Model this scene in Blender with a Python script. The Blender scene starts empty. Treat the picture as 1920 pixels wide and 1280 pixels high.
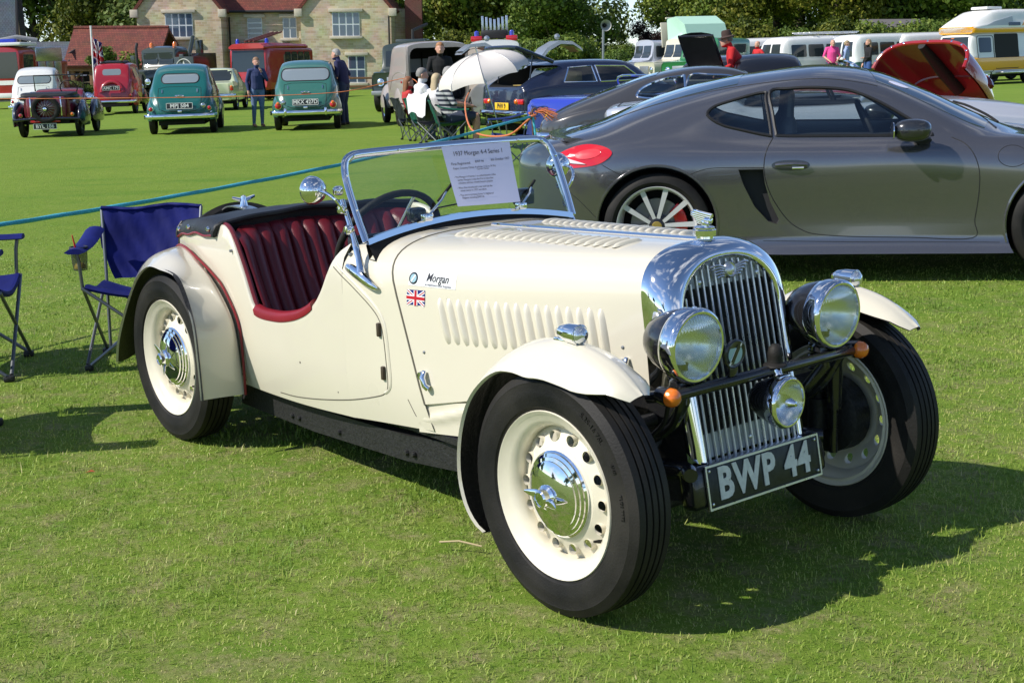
import bpy, bmesh, math, random
import numpy as np
from mathutils import Vector, Matrix, Euler
from mathutils.bvhtree import BVHTree
from mathutils.geometry import delaunay_2d_cdt
random.seed(7)
R = math.radians
scene = bpy.context.scene
COL = scene.collection

# ------------------------------------------------------------------ camera, sky, sun, exposure
# world: camera stands at x=0, y=0 and looks along +Y; metres
cam_d = bpy.data.cameras.new('camera')
cam_d.sensor_fit = 'HORIZONTAL'
cam_d.sensor_width = 36.0
cam_d.lens = 36.0 * 2572.09 / 1920.0
cam_d.clip_start = 0.1
cam_d.clip_end = 3000.0
cam = bpy.data.objects.new('camera', cam_d)
COL.objects.link(cam)
cam.location = (0, 0, 1.5)
cam.rotation_euler = (Matrix.Rotation(R(90 - 11.857), 4, 'X') @ Matrix.Rotation(R(-0.35), 4, 'Z')).to_euler()
scene.camera = cam

SUN_ELEV = R(41.0)
SUN_FROM = Vector((-0.937, -0.349, 0)).normalized()      # where the sun stands, seen from the scene
world = bpy.data.worlds.new('World')
scene.world = world
world.use_nodes = True
wn = world.node_tree.nodes
wl = world.node_tree.links
wn.clear()
w_out = wn.new('ShaderNodeOutputWorld')
w_bg = wn.new('ShaderNodeBackground')
w_sky = wn.new('ShaderNodeTexSky')
w_sky.sky_type = 'NISHITA'
w_sky.sun_disc = False
w_sky.sun_elevation = SUN_ELEV
w_sky.sun_rotation = math.atan2(SUN_FROM.x, SUN_FROM.y)
w_sky.altitude = 1500
w_sky.air_density = 0.8
w_sky.dust_density = 0.1
w_sky.ozone_density = 3.0
w_bg.inputs['Strength'].default_value = 0.15
# broken fair-weather cloud, the same all round the sky
w_tc = wn.new('ShaderNodeTexCoord')
w_sep = wn.new('ShaderNodeSeparateXYZ')
w_map = wn.new('ShaderNodeMapping')
w_map.inputs['Scale'].default_value = (1.0, 1.0, 2.6)
w_nz = wn.new('ShaderNodeTexNoise')
w_nz.inputs['Scale'].default_value = 2.6
w_nz.inputs['Detail'].default_value = 9.0
w_nz.inputs['Roughness'].default_value = 0.56
w_rmp = wn.new('ShaderNodeValToRGB')
w_rmp.color_ramp.elements[0].position = 0.53
w_rmp.color_ramp.elements[0].color = (0, 0, 0, 1)
w_rmp.color_ramp.elements[1].position = 0.72
w_rmp.color_ramp.elements[1].color = (1, 1, 1, 1)
w_mix = wn.new('ShaderNodeMix')
w_mix.data_type = 'RGBA'
w_mix.inputs[7].default_value = (6.0, 6.15, 6.5, 1)
wl.new(w_tc.outputs['Generated'], w_map.inputs['Vector'])
wl.new(w_map.outputs['Vector'], w_nz.inputs['Vector'])
wl.new(w_nz.outputs['Fac'], w_rmp.inputs['Fac'])
wl.new(w_rmp.outputs['Color'], w_mix.inputs[0])
wl.new(w_sky.outputs['Color'], w_mix.inputs[6])
wl.new(w_mix.outputs[2], w_bg.inputs['Color'])
wl.new(w_bg.outputs['Background'], w_out.inputs['Surface'])

sun_d = bpy.data.lights.new('sun', 'SUN')
sun_d.energy = 5.0
sun_d.angle = R(0.5)
sun_d.color = (1.0, 0.95, 0.87)
sun = bpy.data.objects.new('sun', sun_d)
COL.objects.link(sun)
sun_dir = SUN_FROM * math.cos(SUN_ELEV) + Vector((0, 0, math.sin(SUN_ELEV)))
sun.rotation_euler = sun_dir.to_track_quat('Z', 'Y').to_euler()
sun.location = sun_dir * 60

scene.render.engine = 'CYCLES'
scene.view_settings.view_transform = 'Standard'
scene.view_settings.look = 'None'
scene.view_settings.exposure = 0.24
scene.view_settings.gamma = 1.0
scene.view_settings.use_curve_mapping = False
scene.cycles.max_bounces = 6
scene.cycles.diffuse_bounces = 2
scene.cycles.glossy_bounces = 3
scene.cycles.transparent_max_bounces = 10

# ------------------------------------------------------------------ ground shape (a lawn with a slight fall)
def gz(x, y):
    t = max(0.0, y - 6.0)
    return -0.0109 + 0.02376 * x + 0.00727 * y - 0.0115 * (math.sqrt(t * t + 9) - 3)

def gnormal(x, y):
    e = 0.2
    return Vector((-(gz(x + e, y) - gz(x - e, y)) / (2 * e), -(gz(x, y + e) - gz(x, y - e)) / (2 * e), 1)).normalized()

def ground_matrix(x, y, heading, dz=0.0):
    """local x = forward at heading (deg, from +X), z = ground normal"""
    up = gnormal(x, y)
    f = Vector((math.cos(R(heading)), math.sin(R(heading)), 0))
    f = (f - up * f.dot(up)).normalized()
    l = up.cross(f)
    m = Matrix((f, l, up)).transposed().to_4x4()
    m.translation = (x, y, gz(x, y) + dz)
    return m

def upright(x, y, heading=0.0, dz=0.0):
    m = Matrix.Rotation(R(heading), 4, 'Z')
    m.translation = (x, y, gz(x, y) + dz)
    return m

# ------------------------------------------------------------------ materials
MATS = {}
def mat(name, col=(0.5, 0.5, 0.5), rough=0.5, metal=0.0, coat=0.0, vary=0.0, vscale=8.0, bump=0.0, bscale=60.0,
        alpha=1.0, trans=0.0, ior=1.45, emit=0.0, rvary=0.0, sheen=0.0, spec=None):
    if name in MATS:
        return MATS[name]
    m = bpy.data.materials.new(name)
    m.use_nodes = True
    nt = m.node_tree
    b = nt.nodes['Principled BSDF']
    b.inputs['Base Color'].default_value = (*col, 1)
    b.inputs['Roughness'].default_value = rough
    b.inputs['Metallic'].default_value = metal
    b.inputs['Coat Weight'].default_value = coat
    b.inputs['Coat Roughness'].default_value = 0.03
    b.inputs['Transmission Weight'].default_value = trans
    b.inputs['IOR'].default_value = ior
    b.inputs['Alpha'].default_value = alpha
    if spec is not None:
        b.inputs['Specular IOR Level'].default_value = spec
    if sheen:
        b.inputs['Sheen Weight'].default_value = sheen
    if vary or rvary:
        tc = nt.nodes.new('ShaderNodeTexCoord')
        nz = nt.nodes.new('ShaderNodeTexNoise')
        nz.inputs['Scale'].default_value = vscale
        nz.inputs['Detail'].default_value = 6
        nt.links.new(tc.outputs['Object'], nz.inputs['Vector'])
        if vary:
            r = nt.nodes.new('ShaderNodeValToRGB')
            r.color_ramp.elements[0].position = 0.3
            r.color_ramp.elements[1].position = 0.7
            r.color_ramp.elements[0].color = (*[max(0, c * (1 - vary)) for c in col], 1)
            r.color_ramp.elements[1].color = (*[min(1, c * (1 + vary)) for c in col], 1)
            nt.links.new(nz.outputs['Fac'], r.inputs['Fac'])
            nt.links.new(r.outputs['Color'], b.inputs['Base Color'])
        if rvary:
            mr = nt.nodes.new('ShaderNodeMapRange')
            mr.inputs['From Min'].default_value = 0.3
            mr.inputs['From Max'].default_value = 0.7
            mr.inputs['To Min'].default_value = max(0, rough - rvary)
            mr.inputs['To Max'].default_value = rough + rvary
            nt.links.new(nz.outputs['Fac'], mr.inputs['Value'])
            nt.links.new(mr.outputs['Result'], b.inputs['Roughness'])
    if bump:
        tc2 = nt.nodes.new('ShaderNodeTexCoord')
        n2 = nt.nodes.new('ShaderNodeTexNoise')
        n2.inputs['Scale'].default_value = bscale
        n2.inputs['Detail'].default_value = 4
        bp = nt.nodes.new('ShaderNodeBump')
        bp.inputs['Strength'].default_value = bump
        bp.inputs['Distance'].default_value = 0.01
        nt.links.new(tc2.outputs['Object'], n2.inputs['Vector'])
        nt.links.new(n2.outputs['Fac'], bp.inputs['Height'])
        nt.links.new(bp.outputs['Normal'], b.inputs['Normal'])
    MATS[name] = m
    return m

def glass(name, tint=(0.8, 0.9, 0.88), alpha=0.25, rough=0.02):
    """thin sheet glass: mostly see-through with a real surface reflection"""
    if name in MATS:
        return MATS[name]
    m = bpy.data.materials.new(name)
    m.use_nodes = True
    nt = m.node_tree
    nt.nodes.clear()
    out = nt.nodes.new('ShaderNodeOutputMaterial')
    tr = nt.nodes.new('ShaderNodeBsdfTransparent')
    tr.inputs['Color'].default_value = (*tint, 1)
    gl = nt.nodes.new('ShaderNodeBsdfGlossy')
    gl.inputs['Roughness'].default_value = rough
    gl.inputs['Color'].default_value = (1, 1, 1, 1)
    fr = nt.nodes.new('ShaderNodeFresnel')
    ge = nt.nodes.new('ShaderNodeNewGeometry')
    io = nt.nodes.new('ShaderNodeMath')
    io.operation = 'MULTIPLY_ADD'
    io.inputs[1].default_value = 1 / 1.5 - 1.5
    io.inputs[2].default_value = 1.5
    nt.links.new(ge.outputs['Backfacing'], io.inputs[0])
    nt.links.new(io.outputs[0], fr.inputs['IOR'])
    mr = nt.nodes.new('ShaderNodeMath')
    mr.operation = 'MULTIPLY_ADD'
    mr.inputs[1].default_value = 1.0
    mr.inputs[2].default_value = alpha
    mx = nt.nodes.new('ShaderNodeMixShader')
    nt.links.new(fr.outputs['Fac'], mr.inputs[0])
    nt.links.new(mr.outputs['Value'], mx.inputs['Fac'])
    nt.links.new(tr.outputs['BSDF'], mx.inputs[1])
    nt.links.new(gl.outputs['BSDF'], mx.inputs[2])
    nt.links.new(mx.outputs['Shader'], out.inputs['Surface'])
    MATS[name] = m
    return m

CHROME = mat('chrome', (0.80, 0.81, 0.83), 0.05, 1.0, rvary=0.02, vscale=5)
ALU = mat('aluminium', (0.62, 0.63, 0.64), 0.32, 1.0, rvary=0.08, vscale=30)
STEEL = mat('painted_steel', (0.30, 0.31, 0.32), 0.4, 0.6)
CREAM = mat('cream_paint', (0.63, 0.585, 0.47), 0.32, coat=1.0, vary=0.012, vscale=3, rvary=0.05)
BLACKP = mat('black_paint', (0.012, 0.012, 0.013), 0.22, coat=0.5, rvary=0.08, vscale=14)
BLACKM = mat('black_chassis', (0.014, 0.014, 0.014), 0.55, vary=0.5, vscale=90, bump=0.3, bscale=120)
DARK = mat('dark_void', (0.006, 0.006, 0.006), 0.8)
RUBBER = mat('tyre_rubber', (0.010, 0.010, 0.011), 0.62, spec=0.3, vary=0.6, vscale=5, bump=0.15, bscale=180)
for _n in RUBBER.node_tree.nodes:
    if _n.type == 'VALTORGB':          # dusty grey-brown bloom on the rubber
        _n.color_ramp.elements[1].color = (0.030, 0.027, 0.023, 1)
        _n.color_ramp.elements[1].position = 0.78
SEAM = mat('panel_gap', (0.10, 0.09, 0.065), 0.7)
SEAMD = mat('dark_panel_gap', (0.008, 0.008, 0.008), 0.7)
LEATHER = mat('maroon_leather', (0.115, 0.008, 0.013), 0.36, vary=0.18, vscale=6, bump=0.12, bscale=150)
PIPING = mat('red_piping', (0.18, 0.008, 0.012), 0.4)
VINYL = mat('black_vinyl', (0.012, 0.013, 0.016), 0.5, bump=0.2, bscale=90, vary=0.2)
AMBER = mat('amber_lens', (0.75, 0.17, 0.012), 0.12, coat=1.0, bump=0.2, bscale=160)
REDLENS = mat('red_lens', (0.55, 0.012, 0.02), 0.1, coat=1.0)
LENS = mat('clear_lens', (0.62, 0.66, 0.68), 0.08, 0.85, coat=1.0)
WHITEP = mat('white_paint', (0.78, 0.77, 0.74), 0.3, coat=0.4)
TEXTW = mat('white_letters', (0.62, 0.64, 0.60), 0.55, vary=0.12, vscale=60)
TEXTY = mat('silver_letters', (0.66, 0.67, 0.63), 0.5)
PLATEB = mat('black_plate', (0.012, 0.016, 0.015), 0.4, vary=0.5, vscale=70)
YELLOWP = mat('yellow_plate', (0.78, 0.50, 0.03), 0.45)
WINDK = mat('dark_window_glass', (0.03, 0.04, 0.045), 0.04, 0.0, coat=1.0)

# ------------------------------------------------------------------ mesh helpers: a "geo" is (verts, faces)
def xf(g, m):
    return ([m @ Vector(v) for v in g[0]], g[1])

def move(g, x=0, y=0, z=0):
    return ([(v[0] + x, v[1] + y, v[2] + z) for v in g[0]], g[1])

def mirror_y(g):
    return ([(v[0], -v[1], v[2]) for v in g[0]], [tuple(reversed(f)) for f in g[1]])

def join(*gs):
    V, F = [], []
    for g in gs:
        o = len(V)
        V += [tuple(v) for v in g[0]]
        F += [tuple(i + o for i in f) for f in g[1]]
    return V, F

def mesh_of(name, g, m, smooth=40):
    me = bpy.data.meshes.new(name)
    me.from_pydata([tuple(v) for v in g[0]], [], [tuple(f) for f in g[1]])
    if m is not None:
        me.materials.append(m)
    if smooth:
        me.polygons.foreach_set('use_smooth', [True] * len(me.polygons))
        me.set_sharp_from_angle(angle=R(smooth))
    me.update()
    return me

def obj(name, g, m=None, parent=None, smooth=40, mw=None):
    me = g if isinstance(g, bpy.types.Mesh) else mesh_of(name, g, m, smooth)
    o = bpy.data.objects.new(name, me)
    COL.objects.link(o)
    if parent is not None:
        o.parent = parent
    if mw is not None:
        o.matrix_local = mw
    return o

def thing(name, label, cat, mw=None, group=None):
    o = bpy.data.objects.new(name, None)
    o.empty_display_size = 0.2
    COL.objects.link(o)
    o['label'] = label
    o['category'] = cat
    if group:
        o['group'] = group
    if mw is not None:
        o.matrix_world = mw
    return o

def tag(o, label, cat, group=None, kind=None):
    if label:
        o['label'] = label
    if cat:
        o['category'] = cat
    if group:
        o['group'] = group
    if kind:
        o['kind'] = kind
    return o

def box(cx, cy, cz, sx, sy, sz, bev=0.0, seg=2):
    bm = bmesh.new()
    bmesh.ops.create_cube(bm, size=1)
    for v in bm.verts:
        v.co = (cx + v.co.x * sx, cy + v.co.y * sy, cz + v.co.z * sz)
    if bev:
        bmesh.ops.bevel(bm, geom=bm.edges[:], offset=bev, segments=seg, profile=0.5, affect='EDGES')
    bm.verts.ensure_lookup_table()
    bm.verts.index_update()
    g = ([tuple(v.co) for v in bm.verts], [tuple(v.index for v in f.verts) for f in bm.faces])
    bm.free()
    return g

def lathe(prof, n=32, axis='y', a0=0.0, a1=2 * math.pi):
    """prof: list of (radius, position along axis)"""
    full = abs(a1 - a0 - 2 * math.pi) < 1e-6
    V, F = [], []
    k = len(prof)
    cnt = n if full else n + 1
    for i in range(cnt):
        a = a0 + (a1 - a0) * i / n
        c, s = math.cos(a), math.sin(a)
        for r, h in prof:
            if axis == 'y':
                V.append((r * c, h, r * s))
            elif axis == 'z':
                V.append((r * c, r * s, h))
            else:
                V.append((h, r * c, r * s))
    for i in range(n):
        j = (i + 1) % cnt
        for p in range(k - 1):
            q = (i * k + p, i * k + p + 1, j * k + p + 1, j * k + p)
            F.append(q if axis != 'y' else tuple(reversed(q)))
    return V, F

def tube(path, rad, n=8, closed=False, cap=True, flat=None):
    """sweep a circle (or flat ellipse (a,b)) along a path"""
    P = [Vector(p) for p in path]
    m = len(P)
    rads = rad if isinstance(rad, (list, tuple)) else [rad] * m
    V, F = [], []
    prev = None
    for i, p in enumerate(P):
        if closed:
            t = (P[(i + 1) % m] - P[i - 1])
        else:
            t = P[min(i + 1, m - 1)] - P[max(i - 1, 0)]
        if t.length < 1e-9:
            t = Vector((0, 0, 1))
        t.normalize()
        if prev is None:
            u = t.orthogonal().normalized() if abs(t.z) > 0.99 else t.cross(Vector((0, 0, 1))).normalized()
        else:
            u = (prev - t * prev.dot(t))
            u = u.normalized() if u.length > 1e-6 else t.orthogonal().normalized()
        prev = u
        w = t.cross(u)
        for k in range(n):
            a = 2 * math.pi * k / n
            fa, fb = (1, 1) if flat is None else flat
            V.append(p + (u * math.cos(a) * fa + w * math.sin(a) * fb) * rads[i])
    rng = m if closed else m - 1
    for i in range(rng):
        j = (i + 1) % m
        for k in range(n):
            l = (k + 1) % n
            F.append((i * n + k, i * n + l, j * n + l, j * n + k))
    if cap and not closed:
        F.append(tuple(reversed(range(n))))
        F.append(tuple((m - 1) * n + k for k in range(n)))
    return V, F

def loft(secs, closed=False, cap0=False, cap1=False):
    """secs: list of equally long point lists; closed: each section is a ring"""
    k = len(secs[0])
    V = [tuple(p) for s in secs for p in s]
    F = []
    kk = k if closed else k - 1
    for i in range(len(secs) - 1):
        for p in range(kk):
            q = (p + 1) % k
            F.append((i * k + p, i * k + q, (i + 1) * k + q, (i + 1) * k + p))
    if cap0:
        F.append(tuple(reversed(range(k))))
    if cap1:
        o = (len(secs) - 1) * k
        F.append(tuple(o + i for i in range(k)))
    return V, F

def prism(outline, d0, d1, plane='xz', bev=0.0):
    """outline: 2D polygon in plane, extruded along the third axis from d0 to d1"""
    def P(p, d):
        if plane == 'xz':
            return (p[0], d, p[1])
        if plane == 'yz':
            return (d, p[0], p[1])
        return (p[0], p[1], d)
    n = len(outline)
    V = [P(p, d0) for p in outline] + [P(p, d1) for p in outline]
    F = [tuple(range(n)), tuple(reversed(range(n, 2 * n)))]
    for i in range(n):
        j = (i + 1) % n
        F.append((j, i, n + i, n + j))
    bm = bmesh.new()
    vs = [bm.verts.new(v) for v in V]
    for f in F:
        try:
            bm.faces.new([vs[i] for i in f])
        except ValueError:
            pass
    bmesh.ops.recalc_face_normals(bm, faces=bm.faces)
    if bev:
        eds = [e for e in bm.edges if len(e.link_faces) == 2 and any(len(f.verts) == n for f in e.link_faces)]
        bmesh.ops.bevel(bm, geom=eds, offset=bev, segments=2, profile=0.5, affect='EDGES')
    bmesh.ops.triangulate(bm, faces=[f for f in bm.faces if len(f.verts) > 4])
    bm.verts.index_update()
    g = ([tuple(v.co) for v in bm.verts], [tuple(v.index for v in f.verts) for f in bm.faces])
    bm.free()
    return g

def smoothpath(pts, n=6, closed=False):
    """Catmull-Rom through the points"""
    P = [Vector(p) for p in pts]
    m = len(P)
    out = []
    rng = m if closed else m - 1
    for i in range(rng):
        p0 = P[(i - 1) % m] if closed or i > 0 else P[0] * 2 - P[1]
        p1, p2 = P[i], P[(i + 1) % m]
        p3 = P[(i + 2) % m] if closed or i + 2 < m else P[-1] * 2 - P[-2]
        for k in range(n):
            t = k / n
            out.append(0.5 * ((2 * p1) + (p2 - p0) * t + (2 * p0 - 5 * p1 + 4 * p2 - p3) * t * t
                              + (3 * p1 - p0 - 3 * p2 + p3) * t ** 3))
    if not closed:
        out.append(P[-1])
    return out

def interp(tab, x):
    """piecewise-smooth table lookup; tab sorted by key"""
    if x <= tab[0][0]:
        return tab[0][1]
    if x >= tab[-1][0]:
        return tab[-1][1]
    for i in range(len(tab) - 1):
        if tab[i][0] <= x <= tab[i + 1][0]:
            x0, y0 = tab[i]
            x1, y1 = tab[i + 1]
            h = x1 - x0
            def sl(j):
                if j == 0 or j == len(tab) - 1:
                    a, b = (tab[0], tab[1]) if j == 0 else (tab[-2], tab[-1])
                    return (b[1] - a[1]) / (b[0] - a[0])
                s0 = (tab[j][1] - tab[j - 1][1]) / (tab[j][0] - tab[j - 1][0])
                s1 = (tab[j + 1][1] - tab[j][1]) / (tab[j + 1][0] - tab[j][0])
                return 0 if s0 * s1 <= 0 else 2 * s0 * s1 / (s0 + s1)
            t = (x - x0) / h
            m0, m1 = sl(i) * h, sl(i + 1) * h
            return ((2 * t ** 3 - 3 * t * t + 1) * y0 + (t ** 3 - 2 * t * t + t) * m0
                    + (-2 * t ** 3 + 3 * t * t) * y1 + (t ** 3 - t * t) * m1)

def bvh_of(*gs):
    g = join(*gs)
    return BVHTree.FromPolygons([Vector(v) for v in g[0]], [tuple(f) for f in g[1]])

DIRS = {'right': Vector((0, 1, 0)), 'left': Vector((0, -1, 0)), 'rear': Vector((1, 0, 0)), 'front': Vector((-1, 0, 0)),
        'top': Vector((0, 0, -1))}
def view_point(view, a, b, far=20.0):
    """2D view coordinates to a 3D start point outside the body"""
    if view in ('right', 'left'):
        return Vector((a, -far if view == 'right' else far, b))
    if view in ('rear', 'front'):
        return Vector((-far if view == 'rear' else far, a, b))
    return Vector((a, b, far))

def hit(bvh, view, a, b):
    return bvh.ray_cast(view_point(view, a, b), DIRS[view])

def patch(bvh, outline, view, off=0.003, step=0.06, depth=0.012):
    """a sheet that follows the body surface inside a 2D outline seen from one side, with a rim going in"""
    pts = []
    n = len(outline)
    for i in range(n):
        a, b = Vector(outline[i]), Vector(outline[(i + 1) % n])
        k = max(1, int((b - a).length / step))
        for j in range(k):
            pts.append(a.lerp(b, j / k))
    nb = len(pts)
    x0, x1 = min(p.x for p in pts), max(p.x for p in pts)
    y0, y1 = min(p.y for p in pts), max(p.y for p in pts)
    ins = []
    def inside(p):
        c = False
        for i in range(nb):
            a, b = pts[i], pts[(i + 1) % nb]
            if (a.y > p.y) != (b.y > p.y) and p.x < (b.x - a.x) * (p.y - a.y) / (b.y - a.y) + a.x:
                c = not c
        return c
    nx, ny = int((x1 - x0) / step), int((y1 - y0) / step)
    for i in range(1, nx + 1):
        for j in range(1, ny + 1):
            p = Vector((x0 + (x1 - x0) * i / (nx + 1), y0 + (y1 - y0) * j / (ny + 1)))
            if inside(p) and min((p - q).length for q in pts[:nb]) > step * 0.3:
                ins.append(p)
    vs, es, fs, *_ = delaunay_2d_cdt(pts + ins, [(i, (i + 1) % nb) for i in range(nb)], [list(range(nb))], 1, 1e-5)
    V, ok = [], []
    d = DIRS[view]
    for p in vs:
        loc, nor, idx, dist = hit(bvh, view, p.x, p.y)
        if loc is None:
            nr = bvh.find_nearest(view_point(view, p.x, p.y, 1.0))
            loc = view_point(view, p.x, p.y, 0.0)
            q = bvh.find_nearest(loc)
            for _ in range(3):
                base = q[0]
                if view in ('right', 'left'):
                    loc = Vector((p.x, base.y, p.y))
                elif view in ('rear', 'front'):
                    loc = Vector((base.x, p.x, p.y))
                else:
                    loc = Vector((p.x, p.y, base.z))
                q = bvh.find_nearest(loc)
        V.append(loc - d * off)
    F = [tuple(f) for f in fs]
    # orient towards the viewer
    def nrm(f):
        return (V[f[1]] - V[f[0]]).cross(V[f[2]] - V[f[0]])
    F = [f if nrm(f).dot(d) < 0 else tuple(reversed(f)) for f in F]
    if depth:
        ec = {}
        for f in F:
            for i in range(len(f)):
                e = (f[i], f[(i + 1) % len(f)])
                ec[e] = 1
        be = [e for e in ec if (e[1], e[0]) not in ec]
        m = {}
        for e in be:
            for i in e:
                if i not in m:
                    m[i] = len(V)
                    V.append(V[i] + d * depth)
        for a, b in be:
            F.append((b, a, m[a], m[b]))
    return V, F

def seam(bvh, line, view, w=0.004, off=0.0008, step=0.03, closed=False, n=6):
    """a thin strip following the body along a 2D line"""
    P = [Vector((p[0], p[1])) for p in line]
    if closed:
        P.append(P[0])
    S = []
    for i in range(len(P) - 1):
        k = max(1, int((P[i + 1] - P[i]).length / step))
        S += [P[i].lerp(P[i + 1], j / k) for j in range(k)]
    S.append(P[-1])
    path = []
    for p in S:
        h = hit(bvh, view, p.x, p.y)
        if h[0] is not None:
            path.append(h[0] - DIRS[view] * off)
    if len(path) < 2:
        return [], []
    return tube(path, w / 2, n, cap=True)

def text_geo(body, size, depth=0.002, offset=0.0, align='CENTER', shear=0.0, space=1.0, w=1.0):
    """flat-standing letters in the local XY plane, front towards +Z"""
    c = bpy.data.curves.new('letters', 'FONT')
    c.body = body
    c.size = size
    c.extrude = depth
    c.offset = offset
    c.align_x = align
    c.align_y = 'CENTER'
    c.shear = shear
    c.space_character = space
    c.resolution_u = 3
    o = bpy.data.objects.new('letters', c)
    COL.objects.link(o)
    dg = bpy.context.evaluated_depsgraph_get()
    me = o.evaluated_get(dg).to_mesh()
    g = ([(v.co.x * w, v.co.y, v.co.z) for v in me.vertices], [tuple(p.vertices) for p in me.polygons])
    o.evaluated_get(dg).to_mesh_clear()
    bpy.data.objects.remove(o)
    bpy.data.curves.remove(c)
    return g

# face a text geo (XY plane) towards -x (rear of a car) / +x / -y
TO_REAR = Matrix(((0, 0, -1, 0), (-1, 0, 0, 0), (0, 1, 0, 0), (0, 0, 0, 1)))
TO_FRONT = Matrix(((0, 0, 1, 0), (1, 0, 0, 0), (0, 1, 0, 0), (0, 0, 0, 1)))
TO_RIGHT = Matrix(((1, 0, 0, 0), (0, 0, -1, 0), (0, 1, 0, 0), (0, 0, 0, 1)))
def TR(x, y, z):
    return Matrix.Translation((x, y, z))
def copy_tree(o, parent=None):
    c = o.copy()
    COL.objects.link(c)
    c.parent = parent
    for ch in list(o.children):
        copy_tree(ch, c)
    return c
# ================================================================== ground and lawn
def ground_material():
    m = bpy.data.materials.new('lawn_soil')
    m.use_nodes = True
    nt = m.node_tree
    b = nt.nodes['Principled BSDF']
    b.inputs['Roughness'].default_value = 0.95
    b.inputs['Specular IOR Level'].default_value = 0.1
    geo = nt.nodes.new('ShaderNodeNewGeometry')
    def nz(scale, detail=5, rough=0.6, stretch=None):
        n = nt.nodes.new('ShaderNodeTexNoise')
        n.inputs['Scale'].default_value = scale
        n.inputs['Detail'].default_value = detail
        n.inputs['Roughness'].default_value = rough
        nt.links.new(geo.outputs['Position'], n.inputs['Vector'])
        return n
    def ramp(a, c0, c1, p0=0.35, p1=0.65):
        r = nt.nodes.new('ShaderNodeValToRGB')
        r.color_ramp.elements[0].position = p0
        r.color_ramp.elements[1].position = p1
        r.color_ramp.elements[0].color = (*c0, 1)
        r.color_ramp.elements[1].color = (*c1, 1)
        nt.links.new(a, r.inputs['Fac'])
        return r
    def mix(f, a, c):
        x = nt.nodes.new('ShaderNodeMix')
        x.data_type = 'RGBA'
        if isinstance(f, float):
            x.inputs[0].default_value = f
        else:
            nt.links.new(f, x.inputs[0])
        nt.links.new(a, x.inputs[6])
        nt.links.new(c, x.inputs[7])
        return x.outputs[2]
    g1 = ramp(nz(0.35).outputs['Fac'], (0.14, 0.255, 0.02), (0.205, 0.32, 0.03))
    g2 = ramp(nz(2.2, 6).outputs['Fac'], (0.125, 0.25, 0.02), (0.24, 0.33, 0.045), 0.3, 0.7)
    g3 = ramp(nz(28, 4).outputs['Fac'], (0.09, 0.16, 0.02), (0.26, 0.30, 0.075), 0.3, 0.75)
    c = mix(0.5, g1.outputs['Color'], g2.outputs['Color'])
    c = mix(0.45, c, g3.outputs['Color'])
    # long dark-green lush streaks and fine clumping that still read at a distance
    mp = nt.nodes.new('ShaderNodeMapping')
    mp.inputs['Scale'].default_value = (0.28, 0.75, 1)
    nt.links.new(geo.outputs['Position'], mp.inputs['Vector'])
    ns = nz(1.0, 7, 0.62)
    nt.links.new(mp.outputs['Vector'], ns.inputs['Vector'])
    lush = nt.nodes.new('ShaderNodeRGB')
    lush.outputs[0].default_value = (0.085, 0.20, 0.020, 1)
    c = mix(ramp(ns.outputs['Fac'], (0, 0, 0), (0.6, 0.6, 0.6), 0.54, 0.68).outputs['Color'], c, lush.outputs[0])
    fine = nz(9, 8, 0.78)
    c = mix(ramp(fine.outputs['Fac'], (0, 0, 0), (0.42, 0.42, 0.42), 0.50, 0.70).outputs['Color'], c, lush.outputs[0])
    # straw-coloured thatch where the grass is trodden, mostly on the near part of the lawn
    sx = nt.nodes.new('ShaderNodeSeparateXYZ')
    nt.links.new(geo.outputs['Position'], sx.inputs[0])
    mr = nt.nodes.new('ShaderNodeMapRange')
    mr.inputs['From Min'].default_value = 5.0
    mr.inputs['From Max'].default_value = 12.0
    mr.inputs['To Min'].default_value = 1.0
    mr.inputs['To Max'].default_value = 0.12
    nt.links.new(sx.outputs['Y'], mr.inputs['Value'])
    th = ramp(nz(7, 6, 0.7).outputs['Fac'], (0, 0, 0), (0.75, 0.75, 0.75), 0.46, 0.68)
    mu = nt.nodes.new('ShaderNodeMath')
    mu.operation = 'MULTIPLY'
    nt.links.new(th.outputs['Color'], mu.inputs[0])
    nt.links.new(mr.outputs['Result'], mu.inputs[1])
    straw = ramp(nz(60, 4).outputs['Fac'], (0.17, 0.135, 0.065), (0.40, 0.335, 0.19))
    c = mix(mu.outputs[0], c, straw.outputs['Color'])
    nt.links.new(c, b.inputs['Base Color'])
    bp = nt.nodes.new('ShaderNodeBump')
    bp.inputs['Strength'].default_value = 0.6
    bp.inputs['Distance'].default_value = 0.06
    nt.links.new(nz(22, 8, 0.8).outputs['Fac'], bp.inputs['Height'])
    nt.links.new(bp.outputs['Normal'], b.inputs['Normal'])
    return m

def build_ground():
    xs = [-600, -300, -160] + list(range(-110, 111, 5)) + [160, 300, 600]
    ys = [-500, -200, -100, -60, -40, -30, -20, -12, -6] + [i * 1.0 for i in range(-3, 20)] + list(range(20, 140, 4)) + [180, 300, 600, 1200]
    V = [(x, y, gz(x, y) if abs(x) <= 160 else gz(math.copysign(160, x), y)) for y in ys for x in xs]
    nx = len(xs)
    F = [(j * nx + i, j * nx + i + 1, (j + 1) * nx + i + 1, (j + 1) * nx + i) for j in range(len(ys) - 1) for i in range(nx - 1)]
    o = obj('ground', (V, F), ground_material())
    o['kind'] = 'structure'
    o['label'] = 'mown green lawn of the show field'

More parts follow.
